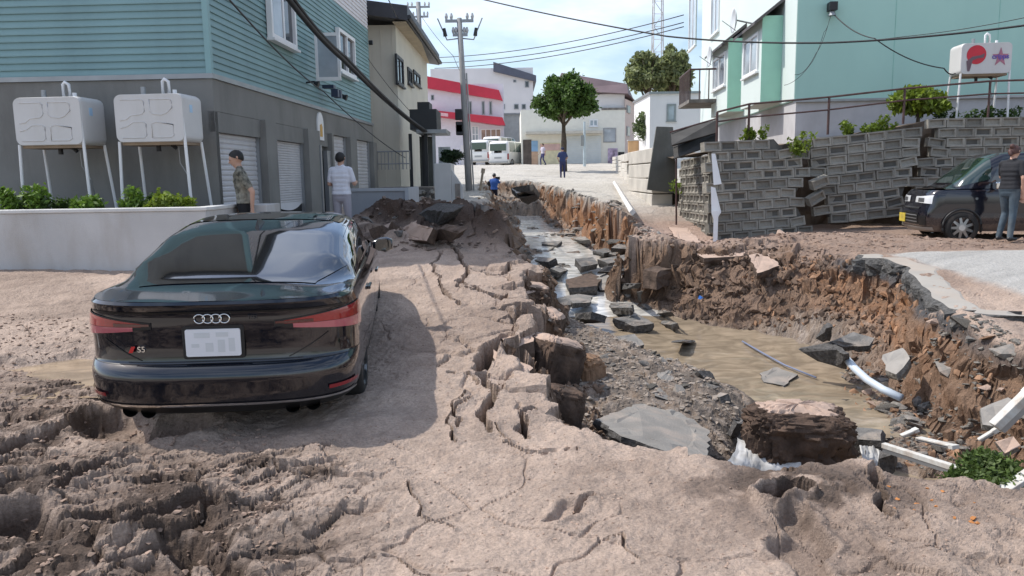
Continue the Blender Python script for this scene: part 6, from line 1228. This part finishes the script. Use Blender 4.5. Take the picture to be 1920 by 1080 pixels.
S_ = [
 ('slab_piece', 'largest flat grey asphalt slab lying at the foot of the near mud edge', AS, [(1116, 786, -.30), (1215, 750, -.48), (1262, 764, -.50), (1330, 806, -.50), (1326, 858, -.40), (1248, 846, -.30), (1165, 818, -.24)], .09, M_SLABT, M_ASPHB),
 ('slab_piece', 'narrow upright grey slab between gravel and the largest slab', AS, [(1232, 700, -.42), (1262, 690, -.46), (1258, 752, -.46), (1228, 742, -.40)], .07, M_SLABT, M_ASPHB),
 ('slab_piece', 'small square grey slab awash in the middle of the brown pool', AS, [(1424, 700, -.69), (1458, 688, -.68), (1496, 702, -.68), (1470, 723, -.70), (1432, 716, -.70)], .08, M_SLABT, M_ASPHB),
 ('slab_piece', 'thick dark slab end jutting from the water right of the earth block', AS, [(1592, 800, -.66), (1655, 806, -.62), (1652, 826, -.64), (1596, 822, -.70)], .14, M_ASPH, M_ASPHB),
 ('slab_piece', 'brown dark slab edge lying across the upper stream', AS, [(1060, 524, -.22), (1108, 512, -.20), (1128, 520, -.2), (1120, 536, -.22), (1066, 540, -.25)], .16, M_MUDS, M_ASPHB),
 ('slab_piece', 'smooth grey slab tilted in the stream beside the brown edge', AS, [(1116, 524, -.22), (1140, 508, -.10), (1170, 520, -.10), (1172, 540, -.3), (1125, 544, -.34)], .10, M_SLABT, M_ASPHB),
 ('slab_piece', 'long thin black slab across the stream, nearest the wall corner', AS, [(1120, 486, -.02), (1180, 476, .05), (1192, 484, .03), (1140, 494, -.05)], .16, M_ASPH, M_ASPHB),
 ('slab_piece', 'dark triangular slab upstream with its tip in the water', AS, [(1078, 485, .02), (1112, 482, -.02), (1122, 494, -.08), (1090, 500, -.1)], .14, M_ASPH, M_ASPHB),
 ('slab_piece', 'curved black slab edge at the left side of the stream', AS, [(1022, 562, -.22), (1058, 556, -.2), (1072, 564, -.24), (1070, 572, -.3), (1030, 572, -.3)], .12, M_ASPH, M_ASPHB),
 ('slab_piece', 'black slab stretching towards the gravel bar below the stream', AS, [(1150, 596, -.40), (1200, 590, -.4), (1226, 606, -.45), (1190, 612, -.5)], .14, M_ASPH, M_ASPHB),
 ('slab_piece', 'dark slab half buried in the gravel bar', AS, [(1155, 630, -.40), (1190, 626, -.42), (1208, 646, -.5), (1180, 656, -.52)], .10, M_SLABT, M_ASPHB),
 ('slab_piece', 'pale broken slab at the foot of the dark right bank cave', AS, [(1196, 548, -.22), (1240, 536, -.15), (1242, 562, -.38), (1200, 566, -.4)], .10, M_SLABT, M_ASPHB),
 ('slab_piece', 'thick brown topped slab block leaning on the right bank', AS, [(1206, 505, .18), (1234, 498, .22), (1238, 530, -.1), (1205, 540, -.12)], .25, M_MUDS, M_MUDS),
 ('slab_piece', 'grey slab leaning out of the brown pool below the cave', AS, [(1232, 588, -.5), (1262, 566, -.4), (1290, 566, -.4), (1270, 592, -.58)], .07, M_SLABT, M_ASPHB),
 ('slab_piece', 'curled asphalt sheet overhanging the pool beside the white pipe', AS, [(1500, 652, -.32), (1560, 640, -.22), (1592, 662, -.25), (1588, 690, -.48), (1540, 676, -.45)], .07, M_MUDT, M_ASPHB),
 ('slab_piece', 'dark upright slab sliver behind the curled sheet', AS, [(1540, 632, -.2), (1556, 606, -.02), (1562, 612, -.02), (1556, 640, -.25)], .08, M_ASPH, M_ASPHB),
 ('slab_piece', 'flat black slab above the curled sheet on the right bank foot', AS, [(1556, 640, -.2), (1600, 622, -.12), (1640, 634, -.15), (1630, 648, -.22), (1580, 650, -.26)], .09, M_ASPH, M_ASPHB),
 ('slab_piece', 'pale cracked concrete slab on the debris slope, left of the white beam', 'concrete slab', [(1838, 766, -.18), (1890, 745, -.10), (1915, 760, -.12), (1870, 800, -.28), (1842, 796, -.28)], .08, mat('pale_slab', (.29, .27, .245), .9, var=.12, vscale=4, bump=.3), M_ROCKY),
 ('slab_piece', 'squarish light rubble slab under the orange scarp', 'concrete slab', [(1655, 665, -.18), (1692, 652, -.12), (1706, 672, -.15), (1680, 702, -.28), (1660, 694, -.28)], .10, MATS['pale_slab'], M_ROCKY),
 ('slab_piece', 'small pinkish slab beside the shrub at the right edge', 'concrete slab', [(1866, 828, -.36), (1900, 818, -.32), (1914, 836, -.36), (1884, 850, -.42)], .06, M_MUDT, M_ROCKY),
 ('slab_piece', 'dark stone slab leaning at the waterfall lip', AS, [(1650, 846, -.66), (1680, 838, -.60), (1682, 872, -.78), (1656, 900, -.92), (1648, 880, -.85)], .12, M_SLABT, M_ASPHB),
 ('plate_piece', 'big tilted mud topped road plate with dark edge, upper left bank', CR, [(905, 556, .28), (1003, 505, .42), (1006, 545, .24), (960, 562, .24)], .30, M_MUDT, M_MUDS),
 ('plate_piece', 'thin mud plate tipped below the big tilted plate', CR, [(918, 598, .19), (998, 588, .24), (1000, 596, .20), (930, 606, .16)], .10, M_MUDT, M_MUDS),
 ('plate_piece', 'long sloping mud plate ending at the left bank edge', CR, [(930, 625, .15), (1000, 604, .19), (1000, 640, .14), (958, 655, .12)], .26, M_MUDT, M_MUDS),
 ('plate_piece', 'pointed mud plate jutting over the left bank', CR, [(925, 655, .12), (1000, 690, .07), (985, 702, .05), (930, 690, .07)], .18, M_MUDT, M_MUDS),
 ('plate_piece', 'dark tipped plate at the left end of the shaded ridge', CR, [(690, 436, .78), (735, 416, .95), (758, 430, .88), (728, 444, .75)], .14, M_MUDT, M_MUDS),
 ('plate_piece', 'pinkish plate leaning in the middle of the shaded ridge', CR, [(742, 446, .72), (772, 416, 1.0), (812, 428, .95), (800, 452, .75)], .14, M_MUDT, M_MUDS),
 ('plate_piece', 'long pale plate on top of the shaded ridge', CR, [(800, 440, .78), (836, 420, 1.0), (880, 426, .98), (862, 446, .78)], .14, M_MUDT, M_MUDS),
 ('plate_piece', 'big dark plate heaved up at the top of the shaded ridge', CR, [(775, 402, 1.05), (822, 380, 1.30), (872, 384, 1.30), (850, 412, 1.0)], .22, M_MUDS, M_ASPHB),
 ('plate_piece', 'highest broken plate of the shaded ridge, tipped to the channel', CR, [(850, 410, 1.02), (884, 376, 1.33), (930, 392, 1.2), (905, 425, .9)], .25, M_ASPH, M_MUDS),
 ('plate_piece', 'long brown plate sliding down the ridge flank into the channel', CR, [(905, 425, .9), (938, 400, 1.1), (988, 452, .56), (962, 472, .5)], .22, M_EARTHP, M_MUDS),
 ('slab_piece', 'grey pavement slab sagging into the far channel head', AS, [(958, 352, 1.35), (1000, 345, 1.5), (1012, 362, 1.15), (990, 374, .95), (968, 362, 1.2)], .18, mat('pale_pavement', (.44, .42, .39), .9, var=.1, vscale=2, bump=.2), M_ASPHB),
 ('plate_piece', 'cracked mud plate at the right bank edge below the white strip', CR, [(1295, 470, .42), (1350, 455, .48), (1402, 462, .46), (1392, 480, .38), (1320, 484, .36)], .12, M_MUDT, M_MUDS),
 ('plate_piece', 'tipped mud plate right of the cracked edge plate', CR, [(1404, 478, .40), (1440, 468, .42), (1462, 498, .28), (1420, 512, .22)], .12, M_MUDT, M_MUDS),
 ('slab_piece', 'pale road strip slab sloping from the side wall to the bank', AS, [(1252, 425, .55), (1290, 428, .55), (1330, 472, .42), (1290, 478, .38)], .10, M_MUDT, M_MUDS)]
for i, a in enumerate(S_): slab(*a, seed=i+1)
# crust along the broken edge of the pale lot: thick gravelly road bed, following the real brink
def brink(p, nn):
    ts = np.linspace(-.9, .9, 60); zz_ = H(p.x+nn.x*ts, p.y+nn.y*ts); z0 = np.interp(p.y, [4, 7, 9, 12, 14], [.30, .33, .42, .55, .6]); k = np.argmax(zz_ < z0-.16); return p+nn*float(ts[k] if zz_[k] < z0-.16 else .2), float(z0)
edge = [(1600, 474, .52), (1690, 492, .49), (1735, 520, .45), (1780, 548, .42), (1825, 572, .40), (1868, 600, .36), (1925, 640, .33)]
E_ = [PZ(*p) for p in edge]; rows = []; rgc = random.Random(4)
for a, b in zip(E_[:-1], E_[1:]):
    d = b-a; nn = Vector((d.y, -d.x, 0)).normalized(); nn = -nn if nn.x > 0 else nn; n = max(3, int(d.length/.07))
    for i in range(n):
        p, z0 = brink(a.lerp(b, i/n), nn); j_ = lambda s_: nn*rgc.uniform(-s_, s_)+Vector((0, 0, rgc.uniform(-s_, s_)*.6)); zt_ = h(p.x-nn.x*.35, p.y-nn.y*.35)
        P3 = lambda o_, dz: Vector((p.x, p.y, zt_))+nn*o_+Vector((0, 0, dz))
        rows.append([P3(-.45, -.05), P3(-.30, .012), P3(.0, .012)+j_(.008), P3(.05, -.02)+j_(.02), P3(.06, -.07)+j_(.03), P3(.05, -.12)+j_(.035), P3(.05, -.17)+j_(.035), P3(.03, -.23)+j_(.04), P3(-.03, -.29)+j_(.03), P3(-.45, -.30)])
for k in range(3):   # the running jitter is softened along the edge
    rows = [rows[0]]+[[(rows[i-1][q]+rows[i][q]*2+rows[i+1][q])/4 if q < 3 else rows[i][q] for q in range(10)] for i in range(1, len(rows)-1)]+[rows[-1]]
mb = MB(); mb.grid(rows); mb.m = [(0 if (i % 9) < 2 else 1) for i in range(len(mb.f))]
tag(mb.build('crust_edge', [mat('lot_top', (.36, .335, .30), .92, var=.10, vscale=2, bump=.2, stain=(.40, .33, .27), sscale=1.2), mat('road_bed', (.085, .083, .08), .95, var=.55, vscale=24, bump=1.0, bscale=35)]), 'thick dark gravelly road bed edge along the pale lot', 'road crust')
# more plates tumbled in the upstream bed
rgs = random.Random(31)
for i, (px, py, z, w_, mt) in enumerate([(1035, 455, .0, 40, 0), (1085, 447, .05, 46, 1), (1140, 452, .08, 44, 0), (1175, 462, .1, 36, 1), (1020, 485, -.1, 30, 1), (1150, 505, -.05, 40, 0), (1050, 505, -.18, 34, 1), (1180, 535, -.15, 34, 0), (1020, 530, -.2, 30, 0), (1085, 560, -.3, 44, 1), (1165, 572, -.36, 44, 0),
        (1110, 590, -.36, 40, 1), (1250, 605, -.52, 34, 0), (1290, 640, -.55, 30, 1), (1215, 470, .12, 36, 1), (1130, 470, 0, 30, 0), (1060, 436, .05, 36, 1), (1110, 430, .1, 32, 0), (1240, 585, -.45, 26, 1), (1320, 700, -.55, 30, 0), (1345, 740, -.55, 26, 1), (1390, 790, -.6, 24, 0)]):
    hh = w_*rgs.uniform(.22, .38); q = []
    for k in range(rgs.choice((4, 5, 5, 6))): pass
    m_ = rgs.choice((4, 4, 5)); a0 = rgs.uniform(0, 6); w_ *= rgs.uniform(1.0, 1.9); hh = w_*rgs.uniform(.16, .30)
    tl = rgs.uniform(-.2, .2); tl2 = rgs.uniform(-.06, .10)
    for k in range(m_): a = a0+6.283*k/m_+rgs.uniform(-.5, .5); q.append((px+w_*.5*math.cos(a), py-hh*.5*math.sin(a), z+tl*math.cos(a)+tl2*math.sin(a)))
    try: slab('slab_piece', 'tumbled asphalt plate among others in the stream bed', AS, q, rgs.uniform(.08, .16), (M_ASPH, M_SLABT)[mt], M_ASPHB, 300+i, 'tumbled plates in the stream bed')
    except Exception: pass
# lumps of earth: displaced blocks
def lump(name, label, cat, c, dims, seed, mats_, rough=.12, top=None, sub=40, boxy=4.0):
    rows = []; nu, nv = sub*2, sub; U = np.linspace(0, 2*np.pi, nu, endpoint=False); Vv = np.linspace(-np.pi/2, np.pi/2, nv)
    u, v = np.meshgrid(U, Vv); f = lambda w: np.sign(w)*np.abs(w)**(2/boxy)
    x = f(np.cos(v))*f(np.cos(u)); y = f(np.cos(v))*f(np.sin(u)); z = f(np.sin(v))
    n = fbm(x*1.6+seed, y*1.6+z*1.3, 4, seed, .55)+.6*fbm(x*5+z*3, y*5-z*4, 3, seed+9); n = n+.5*fbm(u*7, z*11+seed, 4, seed+3, .7)+.22*(plates(u*1.0+z*.6, z*1.2-u*.3, .5, seed+2, 1.0, .8, .6))+.3*fbm(u*16, z*22, 3, seed+5); s = 1+rough*n*(np.cos(v)*.8+.2)
    x, y, z = x*s*dims[0]/2, y*s*dims[1]/2, z*dims[2]/2*(1+rough*.4*n)
    mb = MB(); mb.grid([[(x[i, j], y[i, j], z[i, j]) for j in range(nu)] for i in range(nv)], close=True)
    if top is not None: mb.m = [1 if (np.mean([mb.v[q][2] for q in fc]) > dims[2]*top) else 0 for fc in mb.f]
    o = mb.build(name, mats_, smooth=True); o.modifiers.new('es', 'EDGE_SPLIT').split_angle = R(35); o.location = c; return tag(o, label, cat)
M_EARTH = mat('dark_earth', (.075, .048, .034), .95, var=.5, vscale=7, bump=1.0, bscale=22, stain=(.13, .085, .06), sscale=6); M_EARTHO = mat('orange_earth', (.28, .165, .095), .95, var=.4, vscale=6, bump=1.0, bscale=20, stain=(.14, .085, .055), sscale=3)
a = PZ(1402, 900, -.85); b = PY(1612, 900, a.y); zt_ = PY(1490, 770, a.y).z
eb = lump('earth_block', 'big dark earth block with pale top standing in the brown pool', 'earth block', ((a.x+b.x)/2-.02, a.y+.18, (zt_-.88)/2), ((b.x-a.x)*.93, .55, zt_+.88), 3, [M_EARTH, M_MUDT], .24, .45, 64, 3.6)
eb.rotation_euler = (0, R(3), R(-6))
mat('clay', (.30, .175, .105), .95, var=.3, vscale=8, bump=.9)
for i, (px, py, z, dm, rz_, lab) in enumerate([(985, 570, .02, (.55, .75, .62), .3, 'mud topped earth block breaking from the left bank beside the upper stream'), (1012, 625, -.12, (.5, .7, .62), -.2, 'dark earth block slumping off the left bank below the tipped plate'),
        (1030, 690, -.2, (.52, .6, .66), .5, 'largest brown earth block leaning into the channel from the left bank'), (1085, 700, -.34, (.42, .5, .42), .9, 'orange brown clay lump at the foot of the left bank'), (1052, 770, -.24, (.34, .4, .42), .2, 'small dark earth block beside the largest flat slab'), (1240, 520, -.1, (.5, .6, .7), .1, 'dark earth block fallen from the right bank by the stream')]):
    p = PZ(px, py, z); o = lump('earth_block', lab, 'earth block', p, dm, 40+i, [(M_EARTH, M_EARTH, M_EARTH, M_EARTHO, M_EARTH, M_EARTH, M_EARTHO, M_EARTHO)[i], M_MUDT], .17, .40 if i in (0, 1, 2) else .6, 40, 4.5); o.rotation_euler = (R(-4), R((10, 14, 18, 8, 12, -8, -10, -6)[i]), rz_)
# beams, pipe, hose, drum, stake
def beam(label, p0, p1, w, hh, m, name='fallen_beam', cat='beam', group=None):
    p0, p1 = Vector(p0), Vector(p1); d = p1-p0; t = thing(name, label, cat, p0, 0, group); t.rotation_euler = d.to_track_quat('X', 'Z').to_euler(); L_ = d.length
    mb = MB(); mb.span((0, -w/2, -hh*.1), (L_, w/2, hh*.5)); mb.build('flange', m, t, bevel=.006); mb = MB(); mb.span((.01, -w*.40, -hh*.5), (L_-.01, w*.40, -hh*.102)); mb.build('web', M_STEEL, t); mb = MB(); mb.span((L_-.03, -w*.52, -hh*.52), (L_+.012, w*.52, hh*.52)); mb.build('end_plate', m, t); return t
M_BEAM = mat('white_paint_worn', (.58, .575, .54), .6, var=.12, vscale=6, stain=(.36, .29, .23), sscale=6)
beam('long white painted beam fallen across the near right debris', PZ(1656, 838, -.55), PZ(1812, 888, -.52), .05, .075, M_BEAM)
beam('white beam slanting up at the right picture edge', PZ(1868, 803, -.22), PZ(1935, 738, .05), .08, .11, M_BEAM)
beam('short white beam end beside the shrub at the lower right edge', PZ(1878, 934, -.45), PZ(1945, 890, -.32), .09, .12, M_BEAM)
beam('thin white plank lying behind the long white beam', PZ(1690, 818, -.55), PZ(1718, 806, -.5), .05, .03, M_BEAM, 'plank', 'plank')
beam('second thin white plank above the shrub', PZ(1835, 826, -.4), PZ(1868, 806, -.3), .05, .03, M_BEAM, 'plank', 'plank')
beam('flat pale plank in the debris above the long beam', PZ(1722, 822, -.5), PZ(1790, 838, -.45), .07, .03, M_BEAM, 'plank', 'plank')
pp = [PZ(1588, 674, -.36), PZ(1604, 692, -.42), PZ(1626, 712, -.50), PZ(1655, 730, -.56), PZ(1690, 746, -.60)]
mb = MB(); mb.tube(pp, .042, 14); tag(mb.build('plastic_pipe', mat('pale_blue_pipe', (.58, .66, .74), .35, var=.05), smooth=True), 'pale blue plastic pipe bent out of the bank into the pool', 'pipe')
mb = MB(); mb.tube([PZ(1392, 640, -.61), PZ(1430, 662, -.64), PZ(1470, 684, -.66), PZ(1530, 708, -.68)], .012, 8); tag(mb.build('hose', mat('blue_hose', (.17, .20, .30), .6), smooth=True), 'thin blue hose trailing in the brown pool', 'hose')
mb = MB(); c = PZ(1305, 570, -.35); mb.tube([c, c+Vector((.03, .0, .02)), c+Vector((.10, .02, .10))], [.04, .07, .06], 12); tag(mb.build('blue_can', mat('blue_plastic', (.04, .16, .50), .35), smooth=True), 'small bright blue can at the foot of the dark right bank', 'can')
a = PY(898, 358, 27); b = PY(906, 318, 27); mb = MB(); mb.tube([a-Vector((0, 0, .2)), b], [.05, .045], 6); mb.tube([b-Vector((.02, 0, .12)), b+Vector((.01, 0, .04))], .075, 6); tag(mb.build('wooden_stake', mat('weathered_wood', (.34, .28, .21), .9, var=.3, vscale=6, bump=.4)), 'weathered wooden stake right of the utility pole', 'stake')
# shrub and leaves, lower right
p = PZ(1868, 935, -.5); shrub('fallen_shrub', 'green feathery shrub fallen among the lower right debris', p.x, p.y+.15, -.62, .30, .20, 6500, leaf_mat('feather_leaf', (.085, .135, .035)), .022, 21, lumps=16)
p = PZ(1905, 960, -.3); weed('grass_tuft', 'low yellow green weed tuft at the lower right corner edge', 'plant', p.x+.05, p.y, h(p.x, p.y)-.02, .3, .07, 200, LG3, .02, None, 4)
p = PY(1498, 275, 16.6); weed('wall_weed', 'bright green weed growing from the left crack in the block wall', 'plant', p.x, 16.5, p.z-.18, .16, .5, 260, LG3, .05, None, 5)
p = PY(1415, 248, 17.3); weed('wall_weed', 'low green weed on top of the left wall panel', 'plant', p.x, 17.3, p.z-.2, .5, .28, 380, LG3, .05, None, 6)
p = PY(1640, 236, 17.3); weed('wall_weed', 'strip of green grass on top of the middle wall panel', 'plant', p.x, 17.4, p.z-.2, 1.3, .34, 900, LG3, .05, None, 7)
p = PY(1860, 208, 17.4); weed('wall_weed', 'dark grass tufts behind the railing below the logo tank', 'plant', p.x, 17.9, p.z-.2, 1.8, .3, 700, LG2, .05, None, 8)
p = PY(1269, 345, 19.4); weed('wall_weed', 'tiny green weed beside the side wall edge', 'plant', p.x, 19.3, p.z-.2, .15, .3, 90, LG3, .05, None, 9)
# waterfalls
def fall(name, label, top, bot, seed):
    rg = random.Random(seed); rows = []; T_ = [PZ(*p) for p in top]; B_ = [PZ(*p) for p in bot]; n = 30
    def at(L, f): q = f*(len(L)-1); i = min(int(q), len(L)-2); return L[i].lerp(L[i+1], q-i)
    for k in range(9):
        rows.append([at(T_, j/n).lerp(at(B_, j/n), k/8)+Vector((rg.uniform(-.008, .008), -.05*math.sin(math.pi*k/8)+.006*math.sin(j*.9)+rg.uniform(-.008, .008), rg.uniform(-.01, .01)+0)) for j in range(n+1)])
    mb = MB(); mb.grid(rows); return tag(mb.build(name, WF, smooth=True), kind='structure')
fall('water', '', [(1384, 822, -.55), (1430, 838, -.6), (1500, 868, -.68)], [(1358, 872, -.62), (1420, 888, -.75), (1500, 898, -.82)], 1)
fall('water', '', [(1612, 836, -.70), (1668, 836, -.72)], [(1612, 905, -.96), (1660, 900, -.97)], 2)
# rubble: individual chunks and finer scatter
def hull(seed, flat=.6, n=12):
    rg = random.Random(seed); bm = bmesh.new()
    for i in range(n):
        v = Vector((rg.gauss(0, 1), rg.gauss(0, 1), rg.gauss(0, 1))).normalized(); bm.verts.new((v.x*rg.uniform(.75, 1), v.y*rg.uniform(.6, .95), v.z*flat*rg.uniform(.8, 1)))
    r = bmesh.ops.convex_hull(bm, input=bm.verts); bmesh.ops.delete(bm, geom=list({g for g in r['geom_interior'] if isinstance(g, bmesh.types.BMVert)}), context='VERTS')
    bmesh.ops.triangulate(bm, faces=bm.faces); bm.normal_update(); V = np.array([v.co[:] for v in bm.verts]); ix = {v: i for i, v in enumerate(bm.verts)}; F = np.array([[ix[v] for v in f.verts] for f in bm.faces]); bm.free(); return V, F
HULLS = [hull(i, (.35, .6, .8)[i % 3], 11) for i in range(9)]
def chunk_mesh(k, m): V, F = HULLS[k]; me = bpy.data.meshes.new('chunk'); me.from_pydata(V.tolist(), [], F.tolist()); me.materials.append(m); return me
CM = {(k, j): chunk_mesh(k, (M_ASPH, M_SLABT, M_ROCKY, M_MUDT, M_EARTH, MATS['clay'])[j]) for k in range(9) for j in range(6)}
rg = random.Random(99)
def inside(x, y, poly): return bool(poly_sd(np.array([x]), np.array([y]), poly)[0] > 0)
def chunks(n, poly, smin, smax, kinds, name, label, cat, group, zs=None):
    xs_ = [p[0] for p in poly]; ys_ = [p[1] for p in poly]; pts = []
    while len(pts) < n:
        x, y = rg.uniform(min(xs_), max(xs_)), rg.uniform(min(ys_), max(ys_))
        if inside(x, y, poly): pts.append((x, y))
    Z = H(np.array([p[0] for p in pts]), np.array([p[1] for p in pts]))
    for (x, y), z in zip(pts, Z):
        s = smin+(smax-smin)*rg.random()**2.2; k = rg.randrange(9); o = bpy.data.objects.new(name, CM[(k, rg.choice(kinds))]); COL.objects.link(o)
        o.location = (x, y, z+s*.12); o.scale = (s, s*rg.uniform(.7, 1), s*rg.uniform(.5, .9)); o.rotation_euler = (rg.uniform(-.5, .5), rg.uniform(-.5, .5), rg.uniform(0, 6.3)); tag(o, label, cat, group)
W = lambda *L: [xy(*p) for p in L]
chunks(75, W((1560, 640, -.2), (1700, 640, -.2), (1860, 640, .0), (1930, 720, .0), (1930, 820, -.3), (1800, 850, -.4), (1690, 790, -.6), (1600, 690, -.5)), .05, .17, (0, 1, 2, 2, 5, 3), 'rubble_chunk', 'broken rubble chunk on the debris slope under the orange scarp', 'rubble', 'rubble under the scarp')
chunks(40, W((1680, 830, -.5), (1920, 850, -.4), (1920, 930, -.5), (1700, 920, -.9)), .03, .10, (0, 1, 2, 3), 'rubble_chunk', 'small rubble chunk around the long white beam', 'rubble', 'rubble round the beam')
chunks(60, W((1010, 470, -.1), (1180, 440, 0), (1240, 560, -.3), (1060, 580, -.3)), .06, .22, (0, 1, 1, 2), 'rubble_chunk', 'loose grey asphalt chunk in the upstream bed', 'rubble', 'chunks upstream')
chunks(40, W((1150, 600, -.35), (1340, 640, -.5), (1370, 760, -.55), (1200, 740, -.45), (1130, 700, -.4)), .04, .12, (0, 1, 2, 4), 'rubble_chunk', 'loose stone on the gravel bar in the channel', 'rubble', 'stones on the gravel bar')
chunks(34, W((1350, 625, -.6), (1480, 650, -.66), (1640, 770, -.68), (1560, 760, -.68), (1400, 760, -.6), (1340, 690, -.55)), .03, .13, (0, 1, 1, 2), 'rubble_chunk', 'small stone standing out of the brown pool', 'rubble', 'stones in the pool')
chunks(26, W((1330, 800, -.5), (1400, 760, -.55), (1410, 880, -.5), (1340, 880, -.4)), .04, .12, (0, 0, 1, 4), 'rubble_chunk', 'dark stone between the largest slab and the earth block', 'rubble', 'stones beside the earth block')
chunks(36, [(-3.0, 13.0), (-.2, 12.4), (.0, 14.5), (-2.8, 16)], .06, .24, (0, 3, 4, 4), 'earth_clod', 'dark clod on the shaded ridge below the garden wall', 'clod', 'clods on the ridge')
chunks(40, [(.2, 16), (2.3, 16), (2.0, 26), (.2, 34), (-.6, 34)], .08, .34, (0, 1, 1, 3), 'rubble_chunk', 'grey broken chunk in the far end of the channel', 'rubble', 'chunks far upstream')
chunks(30, [(2.2, 13.6), (5.2, 13.8), (6.6, 14), (5, 15.4), (2.8, 15.2)], .05, .16, (3, 3, 4), 'earth_clod', 'mud clod on the right bank below the block wall', 'clod', 'clods below the block wall')
def bank_scatter(name, n, box, smin, smax, m, seed, lo=.06):
    r = np.random.RandomState(seed); x = r.uniform(box[0], box[1], n*6); y = r.uniform(box[2], box[3], n*6); z, e = H(x, y, True, True); k = (e['fr'] > lo); x, y, z = x[k][:n], y[k][:n], z[k][:n]
    return hull_cloud(name, x, y, z, smin, smax, m, r)
def hull_cloud(name, x, y, z, smin, smax, m, r):
    n = len(x); s = smin+(smax-smin)*r.rand(n)**2.5; VV = []; FF = []; b = 0
    for i in range(n):
        V, F = HULLS[i % 9]; q = V*np.array([1, r.uniform(.6, 1), r.uniform(.6, 1)])*s[i]; M = np.array(Euler(r.uniform(0, 6, 3)).to_matrix()); VV.append(q@M.T+np.array([x[i], y[i], z[i]])); FF.append(F+b); b += len(V)
    me = bpy.data.meshes.new(name); me.from_pydata(np.concatenate(VV).tolist(), [], np.concatenate(FF).tolist()); me.materials.append(m); o = bpy.data.objects.new(name, me); COL.objects.link(o); return tag(o, kind='stuff')
def scatter(name, n, poly, smin, smax, m, seed, mask=None):
    r = np.random.RandomState(seed); P0 = np.min(poly, 0); P1 = np.max(poly, 0); x = r.uniform(P0[0], P1[0], n*3); y = r.uniform(P0[1], P1[1], n*3); k = poly_sd(x, y, poly) > 0; x, y = x[k][:n], y[k][:n]; z = H(x, y); n = len(x)
    s = smin+(smax-smin)*r.rand(n)**3; VV = []; FF = []; b = 0
    for i in range(n):
        V, F = HULLS[i % 9]; a = r.uniform(0, 6.28); c_, s_ = math.cos(a), math.sin(a); q = V*np.array([1, r.uniform(.6, 1), r.uniform(.5, .9)])*s[i]; q = np.stack([q[:, 0]*c_-q[:, 1]*s_+x[i], q[:, 0]*s_+q[:, 1]*c_+y[i], q[:, 2]+z[i]+s[i]*.15], 1); VV.append(q); FF.append(F+b); b += len(V)
    me = bpy.data.meshes.new(name); me.from_pydata(np.concatenate(VV).tolist(), [], np.concatenate(FF).tolist()); me.materials.append(m); o = bpy.data.objects.new(name, me); COL.objects.link(o); return tag(o, kind='stuff')
M_GRAV = leaf_mat('gravel_mix', (.26, .22, .18), .5) if False else mat('gravel_stone', (.27, .225, .185), .9, var=.55, vscale=9)
scatter('gravel', 5200, W((1010, 560, -.2), (1180, 560, -.35), (1330, 610, -.5), (1390, 760, -.55), (1380, 880, -.5), (1120, 800, -.3), (1040, 700, -.2)), .008, .05, M_GRAV, 1)
scatter('gravel', 3000, W((1500, 600, -.2), (1870, 610, .2), (1960, 700, .0), (1960, 900, -.4), (1700, 900, -.6), (1500, 660, -.5)), .008, .06, M_ROCKY, 2)
scatter('mud_clods', 4200, W((-60, 640, .05), (170, 640, .05), (170, 780, 0), (500, 800, 0), (560, 1100, 0), (-60, 1100, 0)), .004, .030, mat('clod_mud', (.27, .19, .145), .95, var=.4, vscale=5), 3)
scatter('mud_crumbs', 4500, W((420, 640, .05), (950, 560, .2), (1000, 800, 0), (1400, 900, 0), (1920, 1000, -.1), (1900, 1100, -.1), (420, 1100, 0)), .003, .014, mat('crumb_mud', (.33, .235, .18), .95, var=.45, vscale=6), 4)
scatter('bank_crumbs', 2600, [(2.0, 12.5), (5.4, 12.0), (10, 13), (10, 15), (5, 16), (2.6, 16)], .01, .06, mat('bank_mud', (.25, .175, .135), .95, var=.45, vscale=4), 5)
scatter('channel_stones', 3200, [(.2, 13), (2.6, 13.5), (3, 17), (2, 27), (.6, 36), (-1, 36), (.1, 20)], .02, .12, M_SLABT, 6)
scatter('ridge_clods', 1600, [(-4.2, 12.6), (.2, 12.0), (.1, 15), (-.4, 20), (-3, 20), (-4.2, 15)], .01, .10, mat('ridge_mud', (.17, .125, .10), .95, var=.4, vscale=4), 7)
bank_scatter('bank_crumbs', 2600, (-.4, 1.3, 4.4, 12.5), .012, .075, mat('bank_brown', (.16, .105, .072), .95, var=.5, vscale=6), 21)
bank_scatter('bank_crumbs', 1500, (1.8, 6.2, 9.5, 16.5), .015, .10, mat('bank_brown2', (.13, .088, .063), .95, var=.5, vscale=5), 22)
bank_scatter('bank_crumbs', 900, (3.6, 6.5, 5.5, 12.5), .012, .08, mat('bank_orange', (.30, .175, .105), .95, var=.5, vscale=5), 23)
bank_scatter('bank_crumbs', 1600, (-2, 3.6, 13, 38), .02, .16, mat('bank_far', (.24, .16, .11), .95, var=.5, vscale=3), 24)
scatter('fallen_leaves', 14, W((1660, 930, -.1), (1860, 960, -.1), (1860, 1040, -.1), (1680, 1010, -.1)), .012, .03, mat('orange_leaf', (.42, .17, .05), .8), 8)
# white kerb in the far street
a, b = PZ(1152, 342, 1.45), PZ(1186, 398, .95); mb = MB(); mb.tube([a, b], .07, 4); tag(mb.build('kerb', mat('kerb_white', (.62, .60, .57), .9)), kind='structure')
